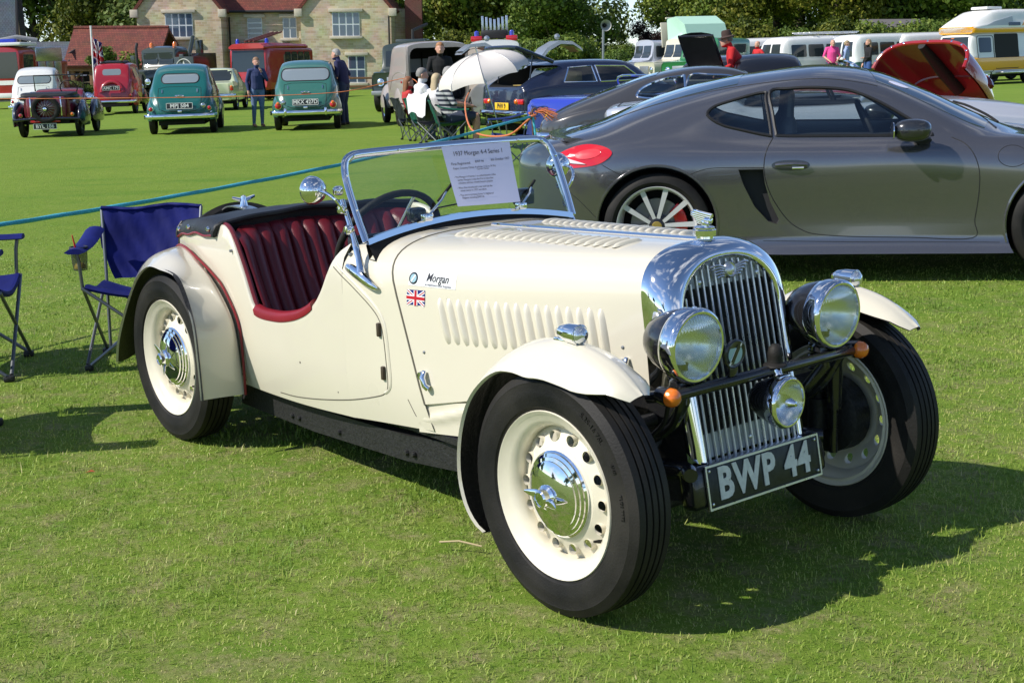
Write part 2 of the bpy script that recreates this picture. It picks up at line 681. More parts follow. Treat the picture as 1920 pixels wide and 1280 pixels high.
def blade_material():
    m = bpy.data.materials.new('grass_blade')
    m.use_nodes = True
    nt = m.node_tree
    b = nt.nodes['Principled BSDF']
    b.inputs['Roughness'].default_value = 0.5
    b.inputs['Specular IOR Level'].default_value = 0.3
    at = nt.nodes.new('ShaderNodeAttribute')
    at.attribute_name = 'rnd'
    geo = nt.nodes.new('ShaderNodeNewGeometry')
    n1 = nt.nodes.new('ShaderNodeTexNoise')
    n1.inputs['Scale'].default_value = 1.7
    n1.inputs['Detail'].default_value = 6
    n1.inputs['Roughness'].default_value = 0.65
    nt.links.new(geo.outputs['Position'], n1.inputs['Vector'])
    ad = nt.nodes.new('ShaderNodeMath')
    ad.operation = 'MULTIPLY_ADD'
    ad.inputs[1].default_value = 0.85
    nt.links.new(at.outputs['Fac'], ad.inputs[0])
    sc = nt.nodes.new('ShaderNodeMapRange')
    sc.inputs['From Min'].default_value = 0.32
    sc.inputs['From Max'].default_value = 0.70
    sc.inputs['To Min'].default_value = 0.0
    sc.inputs['To Max'].default_value = 0.22
    nt.links.new(n1.outputs['Fac'], sc.inputs['Value'])
    nt.links.new(sc.outputs['Result'], ad.inputs[2])
    r = nt.nodes.new('ShaderNodeValToRGB')
    cr = r.color_ramp
    cr.elements[0].position = 0.0
    cr.elements[0].color = (0.135, 0.250, 0.034, 1)
    cr.elements[1].position = 1.0
    cr.elements[1].color = (0.58, 0.50, 0.26, 1)
    for p, c in ((0.3, (0.260, 0.365, 0.058, 1)), (0.55, (0.39, 0.45, 0.10, 1)), (0.75, (0.54, 0.51, 0.20, 1)), (0.88, (0.52, 0.46, 0.22, 1))):
        e = cr.elements.new(p)
        e.color = c
    nt.links.new(ad.outputs['Value'], r.inputs['Fac'])
    nt.links.new(r.outputs['Color'], b.inputs['Base Color'])
    tr = nt.nodes.new('ShaderNodeBsdfTranslucent')
    nt.links.new(r.outputs['Color'], tr.inputs['Color'])
    mx = nt.nodes.new('ShaderNodeMixShader')
    mx.inputs['Fac'].default_value = 0.3
    nt.links.new(b.outputs['BSDF'], mx.inputs[1])
    nt.links.new(tr.outputs['BSDF'], mx.inputs[2])
    nt.links.new(mx.outputs['Shader'], nt.nodes['Material Output'].inputs['Surface'])
    return m

def build_grass():
    rng = np.random.default_rng(3)
    XY = []
    # strips of lawn in front of the camera; nearer strips are thicker sown
    bands = [(2.7, 3.6, 10500), (3.6, 4.5, 9500), (4.5, 5.5, 7200), (5.5, 7, 4700), (7, 9, 2900), (9, 11, 2300), (11, 13, 1700), (13, 15, 1200)]
    for y0, y1, den in bands:
        hw = 0.40 * y1 + 1.1
        n = int(den * (y1 - y0) * 2 * hw)
        x = rng.uniform(-hw, hw, n)
        y = rng.uniform(y0, y1, n)
        keep = np.abs(x) < 0.40 * y + 1.1
        XY.append(np.stack([x[keep], y[keep]], 1))
    P = np.concatenate(XY)
    n = len(P)
    x, y = P[:, 0], P[:, 1]
    t = np.maximum(0, y - 6)
    z = -0.0109 + 0.02376 * x + 0.00727 * y - 0.0115 * (np.sqrt(t * t + 9) - 3) - 0.002
    # clumping: longer and shorter patches
    cl = 0.5 + 0.5 * np.sin(x * 2.3 + 1.7 * np.sin(y * 1.9)) * np.sin(y * 2.9 + 1.3 * np.sin(x * 3.1))
    cl2 = 0.5 + 0.5 * np.sin(x * 9.1 + 2 * np.sin(y * 7.7)) * np.sin(y * 8.3 + 2 * np.sin(x * 10.3))
    # dry, trodden patches: irregular sum of waves at several sizes
    dry = np.zeros(n)
    amp = 0
    for f, a in ((0.55, 1.0), (1.3, .9), (2.9, .8), (6.5, .7), (14, .55), (30, .4)):
        for q in range(3):
            t0, p0 = rng.uniform(0, 6.28, 2)
            dry += a * np.sin(6.28 * f * (x * np.cos(t0) + y * np.sin(t0)) + p0 + 1.5 * np.sin(2.1 * f * x + p0) + 1.5 * np.sin(1.7 * f * y + t0))
        amp += a * a * 1.5
    dry = np.clip(0.5 + 0.26 * dry / math.sqrt(amp), 0, 1)
    h = rng.gamma(5, 0.2, n) * (1.25 - 0.75 * dry) * (0.010 + 0.0065 * cl + 0.0075 * cl2)
    h *= np.where(rng.random(n) < 0.012, 1.9, 1.0) * np.clip(1 - (y - 8) / 8, 0.2, 1)
    w = (0.0011 + 0.0009 * rng.random(n)) * np.clip(y / 4.5, 0.9, 2.4)
    az = rng.uniform(0, 2 * np.pi, n)
    lean = np.abs(rng.normal(0.85, 0.45, n))
    face = az + rng.normal(0, 0.6, n)
    dx, dy = np.cos(az), np.sin(az)
    wx, wy = -np.sin(face) * w, np.cos(face) * w
    m1 = 0.55
    l1 = h * m1 * np.sin(lean * 0.6)
    z1 = h * m1 * np.cos(lean * 0.6)
    l2 = l1 + h * (1 - m1) * np.sin(np.minimum(lean * 1.5, 1.75))
    z2 = z1 + h * (1 - m1) * np.cos(np.minimum(lean * 1.5, 1.75))
    V = np.empty((n, 5, 3), np.float32)
    V[:, 0] = np.stack([x - wx, y - wy, z], 1)
    V[:, 1] = np.stack([x + wx, y + wy, z], 1)
    V[:, 2] = np.stack([x + dx * l1 + wx * .8, y + dy * l1 + wy * .8, z + z1], 1)
    V[:, 3] = np.stack([x + dx * l1 - wx * .8, y + dy * l1 - wy * .8, z + z1], 1)
    V[:, 4] = np.stack([x + dx * l2, y + dy * l2, z + z2], 1)
    me = bpy.data.meshes.new('grass')
    me.vertices.add(n * 5)
    me.vertices.foreach_set('co', V.reshape(-1))
    base = (np.arange(n) * 5)[:, None]
    loops = np.concatenate([base + np.array([0, 1, 2, 3]), base + np.array([3, 2, 4])], 1).reshape(-1).astype(np.int32)
    me.loops.add(n * 7)
    me.loops.foreach_set('vertex_index', loops)
    me.polygons.add(n * 2)
    ls = (np.arange(n) * 7)[:, None] + np.array([0, 4])
    me.polygons.foreach_set('loop_start', ls.reshape(-1).astype(np.int32))
    a = me.attributes.new('rnd', 'FLOAT', 'POINT')
    rnd = np.clip(0.10 + 0.50 * rng.beta(1.6, 1.9, n) + 0.58 * (dry - 0.46) + np.where(rng.random(n) < 0.03, 0.45, 0) - 0.14 * np.clip((y - 5) / 6, 0, 1), 0, 1.1)
    a.data.foreach_set('value', np.repeat(rnd, 5).astype(np.float32))
    me.update(calc_edges=True)
    me.validate()
    me.materials.append(blade_material())
    me.polygons.foreach_set('use_smooth', [True] * len(me.polygons))
    o = bpy.data.objects.new('grass', me)
    COL.objects.link(o)
    tag(o, 'short mown grass blades covering the lawn', 'grass', kind='stuff')
    return n

build_ground()
print('grass blades', build_grass())
# ================================================================== the cream vintage roadster
def offset_geo(g, d):
    """the same surface moved along its normals, facing the other way"""
    me = bpy.data.meshes.new('tmp')
    me.from_pydata([tuple(v) for v in g[0]], [], [tuple(f) for f in g[1]])
    me.update()
    V = [tuple(v.co + v.normal * d) for v in me.vertices]
    F = [tuple(reversed(p.vertices)) for p in me.polygons]
    bpy.data.meshes.remove(me)
    return V, F

def disc_with_holes(r0, r1, rh, hr, nh, yf, seg=10):
    """annulus with nh round holes centred on radius rh; yf(r) gives the height along y"""
    V, F = [], []
    def add(x, z):
        r = math.hypot(x, z)
        V.append((x, yf(r), z))
        return len(V) - 1
    for k in range(nh):
        a0 = 2 * math.pi * k / nh
        half = math.pi / nh
        cx, cz = rh * math.cos(a0), rh * math.sin(a0)
        # border polygon of the sector, as many points as the hole
        m = seg * 2
        border = []
        for i in range(m):
            t = i / m
            if t < 0.35:
                u = t / 0.35
                border.append((r1, -half + 2 * half * u))
            elif t < 0.5:
                border.append((r1 + (r0 - r1) * (t - 0.35) / 0.15, half))
            elif t < 0.85:
                u = (t - 0.5) / 0.35
                border.append((r0, half - 2 * half * u))
            else:
                border.append((r0 + (r1 - r0) * (t - 0.85) / 0.15, -half))
        bi, hi, di = [], [], []
        for r, da in border:
            bx, bz = r * math.cos(a0 + da), r * math.sin(a0 + da)
            bi.append(add(bx, bz))
            ang = math.atan2(bz - cz, bx - cx)
            ux, uz = math.cos(ang), math.sin(ang)
            hi.append(add(cx + hr * ux, cz + hr * uz))
            V.append((cx + hr * .96 * ux, yf(rh) - 0.012, cz + hr * .96 * uz))
            di.append(len(V) - 1)
        for i in range(m):
            j = (i + 1) % m
            F.append((bi[i], hi[i], hi[j], bi[j]))
            F.append((hi[i], di[i], di[j], hi[j]))
    bm = bmesh.new()
    vs = [bm.verts.new(v) for v in V]
    for f in F:
        bm.faces.new([vs[i] for i in f])
    bmesh.ops.remove_doubles(bm, verts=bm.verts, dist=0.0004)
    bm.verts.index_update()
    g = ([tuple(v.co) for v in bm.verts], [tuple(v.index for v in f.verts) for f in bm.faces])
    bm.free()
    return g

def tyre_geo(r=0.334, w=0.142, rr=0.215, n=160, grooves=4):
    h = w / 2
    prof = [(rr, -h * .62), (rr + .012, -h * .80), (rr + .022, -h * .83), (rr + .026, -h * .90), (rr + .05, -h * .985), (rr + .068, -h), (r - .030, -h * .955), (r - .027, -h * .965), (r - .016, -h * .88), (r - .006, -h * .80), (r - .004, -h * .77)]
    tw = h * .74
    gw = 0.0032
    xs = [(-tw + 2 * tw * (i + 1) / (grooves + 1)) for i in range(grooves)]
    for x in xs:
        e = r - 0.010 * (x / h) ** 2
        prof += [(e, x - gw), (e - .007, x - gw * .9), (e - .007, x + gw * .9), (e, x + gw)]
    prof += [(r - .004, h * .77), (r - .006, h * .80), (r - .016, h * .88), (r - .027, h * .965), (r - .030, h * .955), (rr + .068, h), (rr + .05, h * .985), (rr + .026, h * .90), (rr + .022, h * .83), (rr + .012, h * .80), (rr, h * .62)]
    V, F = lathe(prof, n, 'y')
    k = len(prof)
    V = [list(v) for v in V]
    for i in range(0, n, 2):          # serrated shoulders
        for p in (8, 9, k - 9, k - 10):
            v = V[i * k + p]
            s = 1 - 0.009
            v[0] *= s
            v[2] *= s
    return [tuple(v) for v in V], F

CREAMW = mat('cream_wheel_paint', (0.68, 0.63, 0.50), 0.35, coat=0.3, vary=0.05, vscale=14)
TYRE_ME = None
def arc_text(body, size, radius, y, a_mid, m, name, parent):
    g = text_geo(body, size, 0.0009)
    V = []
    for x, yy, z in g[0]:
        a = a_mid - x / radius
        rr = radius + yy
        V.append((rr * math.cos(a), y - z - 0.0005, rr * math.sin(a)))
    return obj(name, (V, g[1]), m, parent)

def roadster_wheel(car, x, side, name='wheel', spare=False, mw=None, writing=False):
    """local y of the wheel: -y is its outer face"""
    m = mw if mw is not None else (TR(x, side * 0.5715, 0.334) @ (Matrix.Rotation(math.pi, 4, 'Z') if side > 0 else Matrix.Identity(4)))
    rim = lathe([(0.206, 0.055), (0.214, 0.052), (0.2265, 0.062), (0.229, 0.058), (0.222, 0.050), (0.205, 0.044), (0.186, 0.02), (0.182, -0.01), (0.186, -0.03), (0.203, -0.046),
                 (0.2185, -0.052), (0.2255, -0.060), (0.229, -0.062), (0.231, -0.058), (0.224, -0.048), (0.206, -0.040), (0.19, -0.02)], 72, 'y')
    w = obj(name, rim, CREAMW, car, mw=m)
    obj('tyre', tyre_geo() if TYRE_ME is None else TYRE_ME, RUBBER, w, smooth=35)
    def yf(r):
        return interp([(0.05, -0.034), (0.115, -0.030), (0.135, -0.022), (0.158, -0.006), (0.183, 0.006)], r)
    disc = disc_with_holes(0.128, 0.186, 0.154, 0.0155, 14, yf)
    hub = lathe([(0.05, yf(0.05)), (0.09, yf(0.09)), (0.115, yf(0.115)), (0.128, yf(0.128))], 48, 'y')
    obj('wheel_disc', join(disc, hub), CREAMW, w, smooth=50)
    if not spare:
        cap = lathe([(0.118, -0.028), (0.119, -0.036), (0.113, -0.040), (0.1125, -0.044), (0.104, -0.0475), (0.1035, -0.0515), (0.094, -0.055), (0.0935, -0.059), (0.075, -0.067), (0.05, -0.073), (0.032, -0.0755)], 56, 'y')
        cp = obj('hub_cap', cap, CHROME, w, smooth=28)
        sp = lathe([(0.034, -0.073), (0.034, -0.080), (0.026, -0.086), (0.024, -0.100), (0.019, -0.104), (0.018, -0.101), (0.0, -0.101)], 28, 'y')
        ears = []
        for s in (1, -1):
            p = [(s * 0.012, -0.086, 0.0), (s * 0.032, -0.089, s * 0.004), (s * 0.050, -0.095, s * 0.010), (s * 0.064, -0.101, s * 0.013)]
            ears.append(tube(p, [0.014, 0.0125, 0.009, 0.003], 10, flat=(0.45, 1.0)))
        rot = Matrix.Rotation(R(20 if x > -1 else 70), 4, 'Y')
        obj('spinner', xf(join(sp, *ears), rot), CHROME, cp)
        obj('valve', xf(tube([(0.178, -0.002, 0), (0.172, -0.022, 0), (0.168, -0.036, 0)], [0.005, 0.005, 0.003], 8), Matrix.Rotation(R(35), 4, 'Y')), RUBBER, w)
        # brake drum behind the disc
        obj('brake_drum', lathe([(0.0, 0.075), (0.10, 0.075), (0.118, 0.065), (0.120, 0.0), (0.10, -0.012), (0.0, -0.015)], 36, 'y'), BLACKM, w)
    if writing:
        arc_text('5.25-16 76L', 0.021, 0.287, -0.0715, R(52), RUBBER, 'tyre_letters', w)
        arc_text('TUBE TYPE', 0.014, 0.287, -0.0715, R(8), RUBBER, 'tyre_letters', w)
        arc_text('4/48', 0.016, 0.287, -0.0715, R(28), RUBBER, 'tyre_letters', w)
    return w

def super_arch(x, w, top, zc, n, zb, lean, N=14, nb=6):
    half = []
    for i in range(nb):
        z = zb + (zc - zb) * i / nb
        t = max(0, (0.45 - z) / 0.2)
        half.append((-w * (1 - 0.05 * t * t), z))
    for k in range(N + 1):
        a = k / N * math.pi / 2
        half.append((-w * max(0, math.cos(a)) ** (2 / n), zc + (top - zc) * math.sin(a) ** (2 / n)))
    return [(x + lean * (0.86 - z), y, z) for y, z in half]

def build_roadster():
    M = Matrix(((0.6249863, 0.7802744, -0.0237487, 0.6030754), (-0.7805819, 0.6250113, -0.0072711, 3.874178), (0.0091697, 0.0230821, 0.9996915, 0.0316006), (0, 0, 0, 1)))
    car = thing('vintage_roadster', 'cream open-topped vintage sports car with upright chrome radiator in the foreground', 'car', M)
    both = lambda g: join(g, mirror_y(g))
    # ---------------------------------------------------------------- bonnet
    def bparam(s):
        return dict(x=-0.045 - 0.975 * s, w=0.252 + 0.193 * s ** 0.95, top=0.943 - 0.038 * s, zc=0.79 - 0.06 * s, n=2.8 + 0.5 * s, zb=0.555 - 0.165 * s, lean=0.10 + 0.28 * s)
    secs = [super_arch(**bparam(i / 24)) for i in range(25)]
    bon_r = loft(secs)
    # rolled lower and rear lip so the sheet has an edge
    lip = [[s[0], (s[0][0], s[0][1] + 0.006, s[0][2] - 0.005), (s[0][0], s[0][1] + 0.02, s[0][2] - 0.004)] for s in secs]
    bon_r = join(bon_r, loft(lip))
    bon_r = (bon_r[0], [tuple(reversed(f)) for f in bon_r[1]])
    bonnet = obj('bonnet', bon_r, CREAM, car, smooth=60)
    bonnet_l = obj('bonnet', mirror_y(bon_r), CREAM, car, smooth=60)
    bv = bvh_of(bon_r, mirror_y(bon_r))
    # louvres: a raised pod, open on its rear edge
    def louvre(L, wd, ht):
        S = []
        for i in range(11):
            t = i / 10
            e = math.sin(math.pi * min(1, max(0, t))) ** 0.35 if 0 < t < 1 else 0.0
            row = []
            for k in range(9):
                u = k / 8
                hgt = ht * e * (math.sin(math.pi * u ** 0.7)) ** 0.9 if 0 < u < 1 else 0
                row.append(((u - 0.5) * wd * (0.55 + 0.45 * e), (t - 0.5) * L, hgt))
            S.append(row)
        return loft(S)
    lv_me = mesh_of('louvre', louvre(0.150, 0.027, 0.0145), CREAM, 70)
    for i in range(17):
        t = i / 16
        x = -0.766 + 0.602 * t
        zc = 0.667 + 0.026 * t
        lean = 0.33 - 0.12 * t
        for view, par in (('right', bonnet), ('left', bonnet_l)):
            h = hit(bv, view, x, zc)
            if h[0] is None:
                continue
            nor = h[1] if h[1].dot(DIRS[view]) < 0 else -h[1]
            up = Vector((-lean, 0, 1))
            up = (up - nor * up.dot(nor)).normalized()
            ax = up.cross(nor)
            if ax.x < 0:
                pass
            mm = Matrix((ax, up, nor)).transposed().to_4x4()
            mm.translation = h[0] - nor * 0.0008
            obj('louvre', lv_me, None, par, mw=mm)
    lt_me = mesh_of('louvre', louvre(0.105, 0.025, 0.013), CREAM, 70)
    for i in range(19):
        t = i / 18
        x = -0.93 + 0.70 * t
        for sgn, par in ((-1, bonnet), (1, bonnet_l)):
            yy = sgn * (0.182 - 0.052 * t)
            h = hit(bv, 'top', x, yy)
            if h[0] is None:
                continue
            nor = h[1] if h[1].z > 0 else -h[1]
            up = Vector((0.12, -sgn, 0)) * 1.0
            up = (up - nor * up.dot(nor)).normalized()
            ax = up.cross(nor)
            if ax.x > 0:
                up, ax = -up, -ax
            mm = Matrix((-ax, up, nor)).transposed().to_4x4()
            if mm.determinant() < 0:
                mm = Matrix((ax, up, nor)).transposed().to_4x4()
            mm.translation = h[0] - nor * 0.0008
            obj('louvre', lt_me, None, par, mw=mm)
    # centre hinge
    p = [(-0.05 - 0.98 * i / 20, 0, bparam(i / 20)['top'] + 0.002) for i in range(21)]
    obj('bonnet_hinge', tube(p, 0.009, 8, flat=(1, .7)), CHROME, bonnet)
    # small bolts, catches
    for x, z in ((-0.85, 0.558), (-0.103, 0.663)):
        h = hit(bv, 'right', x, z)
        obj('rivet', xf(lathe([(0, -0.004), (0.004, -0.003), (0.006, 0)], 10, 'y'), TR(*h[0])), STEEL, bonnet)
    def catch(x, z):
        h = hit(bv, 'right', x, z)
        y = h[0].y if h[0] else -0.43
        g = join(xf(lathe([(0, -0.012), (0.012, -0.010), (0.016, -0.003), (0.016, 0)], 16, 'y'), TR(x - 0.022, y, z + 0.012)),
                 tube([(x, y - 0.004, z + 0.03), (x + 0.004, y - 0.016, z + 0.012), (x + 0.012, y - 0.015, z - 0.012), (x + 0.02, y - 0.006, z - 0.022)], [0.008, 0.010, 0.010, 0.012], 10))
        obj('bonnet_catch', g, CHROME, bonnet)
    catch(-0.84, 0.469)
    catch(-0.085, 0.605)
    # ---------------------------------------------------------------- scuttle and body sides
    def sparam(s):
        return dict(x=-1.024 - 0.226 * s, w=0.4455 + 0.034 * s, top=0.905 - 0.005 * s, zc=0.73 - 0.03 * s, n=3.3 + 0.35 * s, zb=0.305 - 0.035 * s, lean=0.38 * (1 - s) ** 1.2)
    secs = [super_arch(nb=12, **sparam(i / 10)) for i in range(11)]
    sc_r = loft(secs)
    sc_r = (sc_r[0], [tuple(reversed(f)) for f in sc_r[1]])
    scuttle = obj('scuttle', both(sc_r), CREAM, car, smooth=60)
    TOP = [(-2.66, 0.805), (-2.5, 0.832), (-2.3, 0.85), (-2.13, 0.852), (-2.07, 0.838), (-2.02, 0.80), (-1.97, 0.735), (-1.93, 0.67), (-1.89, 0.595), (-1.86, 0.556), (-1.80, 0.551), (-1.70, 0.555), (-1.60, 0.571),
           (-1.50, 0.603), (-1.43, 0.645), (-1.38, 0.70), (-1.34, 0.76), (-1.31, 0.802), (-1.28, 0.835), (-1.25, 0.862)]
    WID = [(-2.66, 0.395), (-2.5, 0.432), (-2.3, 0.462), (-2.1, 0.480), (-1.8, 0.490), (-1.5, 0.488), (-1.25, 0.4795)]
    BOT = [(-2.66, 0.36), (-2.3, 0.30), (-2.05, 0.25), (-1.7, 0.252), (-1.25, 0.27)]
    def ybody(x, z):
        w = interp(WID, x)
        t = max(0, (0.45 - z) / 0.2)
        w *= 1 - 0.05 * t * t
        # shoulder: full superellipse at the scuttle, gone by the door, back over the tail
        k = interp([(-2.66, 0.85), (-2.2, 0.6), (-2.05, 0.25), (-1.9, 0.0), (-1.45, 0.0), (-1.32, 0.55), (-1.25, 1.0)], x)
        if z > 0.70 and k > 0:
            q = min(0.995, (z - 0.70) / 0.231)
            w *= 1 - k * (1 - (1 - q ** 3.65) ** (1 / 3.65))
        return w
    xs = sorted(set([round(-1.25 - 1.41 * i / 60, 4) for i in range(61)] + [a for a, b in TOP]), reverse=True)
    secs = []
    for x in xs:
        zt, zb = interp(TOP, x), interp(BOT, x)
        row = []
        for i in range(15):
            z = zb + (zt - zb) * (i / 14) ** 0.85
            row.append((x, -ybody(x, z), z))
        yo = ybody(x, zt)
        row += [(x, -yo + 0.004, zt + 0.007), (x, -yo + 0.014, zt + 0.010), (x, -yo + 0.024, zt + 0.005), (x, -yo + 0.028, zt - 0.006), (x, -yo + 0.03, zt - 0.06)]
        secs.append(row)
    side = loft(secs)
    side = (side[0], [tuple(reversed(f)) for f in side[1]])
    body_r = obj('body_side', side, CREAM, car, smooth=60)
    obj('body_side', mirror_y(side), CREAM, car, smooth=60)
    bs = bvh_of(side, sc_r, bon_r)
    # tail panel
    tail = []
    for i in range(9):
        t = i / 8
        y = -0.395 + 0.79 * t
        bow = 0.05 * (1 - (2 * t - 1) ** 2)
        tail.append([(-2.66 - bow, y, 0.805), (-2.70 - bow, y, 0.65), (-2.76 - bow, y, 0.45), (-2.78 - bow, y, 0.33)])
    obj('tail_panel', loft(tail), CREAM, car)
    # seams: bonnet rear edge, door
    sm = []
    rear_edge = super_arch(**bparam(1.0))
    pth = [Vector(q) for q in rear_edge] + [Vector((q[0], -q[1], q[2])) for q in reversed(rear_edge[:-1])]
    obj('bonnet_seam', tube([q + Vector((-0.003, 0, -0.0015)) for q in pth], 0.0042, 6), SEAM, scuttle)
    door = smoothpath([(-1.30, 0.79), (-1.20, 0.735), (-1.10, 0.672), (-1.06, 0.63), (-1.045, 0.58), (-1.035, 0.50), (-1.03, 0.43), (-1.045, 0.395), (-1.10, 0.372), (-1.25, 0.335), (-1.45, 0.30), (-1.62, 0.278), (-1.74, 0.272)], 6)
    obj('door_seam', seam(bs, door, 'right', 0.0045, -0.0006), SEAM, body_r)
    door2 = [(q[0] + 0.016, q[1] + 0.010) for q in door[:46]]
    obj('door_moulding', seam(bs, door2, 'right', 0.012, -0.002), CREAM, body_r)
    obj('panel_seam', seam(bs, [(-0.93, 0.392), (-0.895, 0.34), (-0.875, 0.30)], 'right', 0.004, -0.0006), SEAM, scuttle)
    for x, z in ((-1.062, 0.605), (-1.046, 0.462)):
        h = hit(bs, 'right', x, z)
        obj('door_hinge', box(x, h[0].y - 0.004, z, 0.016, 0.014, 0.046, 0.004), mat('hinge_brown', (0.05, 0.035, 0.022), 0.5), body_r)
    for x, z in ((-2.02, 0.775), (-1.235, 0.835)):
        h = hit(bs, 'right', x, z)
        obj('stud', xf(lathe([(0, -0.012), (0.005, -0.011), (0.006, 0.0)], 10, 'y'), TR(*h[0])), STEEL, body_r)
    # chips in the paint
    chip = mat('paint_chip', (0.06, 0.05, 0.04), 0.8)
    # ---------------------------------------------------------------- side valance below the bonnet, with pressed rib
    val = []
    for i in range(13):
        x = -0.885 + 0.62 * i / 12
        s = (-0.045 - (x - 0.14)) / 0.975
        yb = -(0.252 + 0.193 * max(0, min(1, s)) ** 0.95) + 0.004
        zt = 0.548 - 0.165 * max(0, min(1, s))
        row = []
        for k in range(13):
            t = k / 12
            z = 0.29 + 0.05 * (i / 12) + (zt - 0.29 - 0.05 * i / 12) * t
            zr = 0.327 + 0.31 * (x + 0.87)
            b = 0.010 * math.exp(-((z - zr) / 0.013) ** 2) * (1 if x > -0.87 else 0)
            row.append((x, yb - b, z))
        val.append(row)
    gv = loft(val)
    obj('front_valance', both((gv[0], [tuple(reversed(f)) for f in gv[1]])), CREAM, car)
    # ---------------------------------------------------------------- rear wings
    ST = [((-1.985, -.485, .228), (-1.975, -.60, .233), (-1.978, -.680, .235)), ((-2.025, -.483, .33), (-1.976, -.60, .37), (-1.980, -.682, .38)), ((-2.075, -.482, .45), (-1.990, -.60, .512), (-1.995, -.682, .52)),
          ((-2.14, -.480, .56), (-2.070, -.597, .615), (-2.055, -.680, .632)), ((-2.235, -.476, .65), (-2.170, -.592, .690), (-2.12, -.68, .69)), ((-2.37, -.462, .712), (-2.300, -.587, .732), (-2.25, -.675, .700)),
          ((-2.50, -.445, .74), (-2.44, -.585, .733), (-2.38, -.67, .698)), ((-2.63, -.42, .72), (-2.60, -.58, .685), (-2.52, -.665, .63)), ((-2.77, -.41, .60), (-2.745, -.58, .56), (-2.665, -.66, .49)),
          ((-2.86, -.41, .42), (-2.835, -.58, .38), (-2.77, -.66, .345)), ((-2.905, -.46, .27), (-2.885, -.58, .235), (-2.845, -.645, .236))]
    KN = [(-1.985, -.507, .225), (-1.987, -.507, .355), (-2.005, -.507, .495), (-2.082, -.508, .592), (-2.192, -.512, .672)]
    pts4 = []
    for i, (J, C, L) in enumerate(ST):
        K = Vector(KN[i]) if i < 5 else Vector(J).lerp(Vector(C), .45) + Vector((0, 0, .006))
        pts4.append((J, K, C, L))
    rows = [smoothpath([q[j] for q in pts4], 5) for j in range(4)]
    secs = []
    for i in range(len(rows[0])):
        arc = smoothpath([r_[i] for r_ in rows], 4)
        arc.append(rows[3][i] + Vector((0, 0.010, -0.002)))
        secs.append(arc)
    wing = loft(secs)
    for side_s in (-1, 1):
        g = wing if side_s < 0 else mirror_y(wing)
        rw = obj('rear_wing', g, CREAM, car, smooth=60)
        gi = offset_geo(wing, 0.006)
        obj('wing_liner', gi if side_s < 0 else mirror_y(gi), BLACKM, rw, smooth=60)
        pp = []
        for i in range(38):
            w_ = max(0.0, min(1.0, (26 - i) / 8))
            q = (rows[0][i] + Vector((0.010, -0.012, 0.004))).lerp(Vector((rows[1][i].x + 0.011, rows[0][i].y - 0.010, rows[1][i].z)), w_)
            pp.append((q.x, q.y * (1 if side_s < 0 else -1), q.z))
        obj('piping', tube(pp, 0.0052, 8), PIPING, rw)
    # ---------------------------------------------------------------- front wings
    RO = [(48, .405), (54, .392), (62, .352), (70, .332), (85, .322), (100, .322), (112, .345), (122, .366), (135, .378), (151, .387), (182, .388), (200, .374), (211, .352)]
    secs = []
    for i in range(45):
        th = 48 + (211 - 48) * i / 44
        tip = min(1.0, max(0.0, (th - 48) / 22))
        end = min(1.0, max(0.0, (211 - th) / 14))
        rc = interp([(48, .423), (60, .420), (90, .411), (140, .412), (180, .408), (211, .392)], th)
        ro = interp(RO, th)
        hw = 0.088 * (0.35 + 0.65 * math.sqrt(tip))
        hw *= 0.8 + 0.2 * math.sqrt(end)
        row = []
        for k in range(17):
            s = -1 + 2 * k / 16
            re = ro if s > 0 else rc - (rc - ro) * 0.45
            r = rc - (rc - re) * abs(s) ** 2.4
            r += 0.004 * math.exp(-(s / 0.10) ** 2)
            row.append((r * math.cos(R(th)), -0.568 - hw * s, 0.334 + r * math.sin(R(th))))
        row.append((row[-1][0] * 0.985, row[-1][1] + 0.008, 0.334 + (row[-1][2] - 0.334) * 0.985))
        secs.append(row)
    fw = loft(secs)
    for s in (-1, 1):
        g = fw if s < 0 else mirror_y(fw)
        o = obj('front_wing', g, CREAM, car, smooth=60)
        # liner on the inner side
        c0 = Vector((0, -0.568, 0.334))
        d_out = sum(((Vector(v) - c0).length for v in offset_geo(fw, 0.01)[0])) > sum(((Vector(v) - c0).length for v in fw[0]))
        gi = offset_geo(fw, -0.006 if d_out else 0.006)
        obj('wing_liner', gi if s < 0 else mirror_y(gi), BLACKM, o, smooth=60)
        # side lamp on the wing
        yl = s * 0.568
        lamp = obj('side_lamp', xf(lathe([(0.0, -0.075), (0.010, -0.070), (0.020, -0.052), (0.0265, -0.02), (0.028, 0.012), (0.0285, 0.016), (0.026, 0.018), (0.024, 0.016)], 24, 'x'), TR(0.038, yl, 0.768)), CHROME, o)
        obj('side_lamp_lens', xf(lathe([(0.0245, 0.0), (0.022, 0.010), (0.014, 0.017), (0.0, 0.020)], 24, 'x'), TR(0.053, yl, 0.768)), LENS, lamp)
        obj('side_lamp_base', box(0.0, yl, 0.745, 0.085, 0.022, 0.014, 0.005), CHROME, lamp)
        # wing stay
        obj('wing_stay', tube([(-0.1, s * 0.28, 0.5), (-0.06, s * 0.40, 0.62), (-0.03, s * 0.52, 0.72)], 0.011, 8), BLACKM, car)
    wb = bvh_of(wing, side)
    for i, (x, z, r_) in enumerate(((-2.18, 0.60, .004), (-2.06, 0.50, .003), (-2.02, 0.44, .003), (-2.0, 0.30, .006), (-2.02, 0.27, .003), (-1.55, 0.42, .004), (-1.20, 0.52, .003), (-1.32, 0.35, .003))):
        h = hit(wb, 'right', x, z)
        if h[0] is not None:
            obj('paint_chip', xf(prism([(r_ * (0.6 + 0.5 * ((i * 7 + k * 5) % 4) / 3) * math.cos(k), r_ * math.sin(k)) for k in range(6)], -0.0006, 0.001, 'xz'), TR(h[0].x, h[0].y - 0.0004, h[0].z)), chip, body_r)
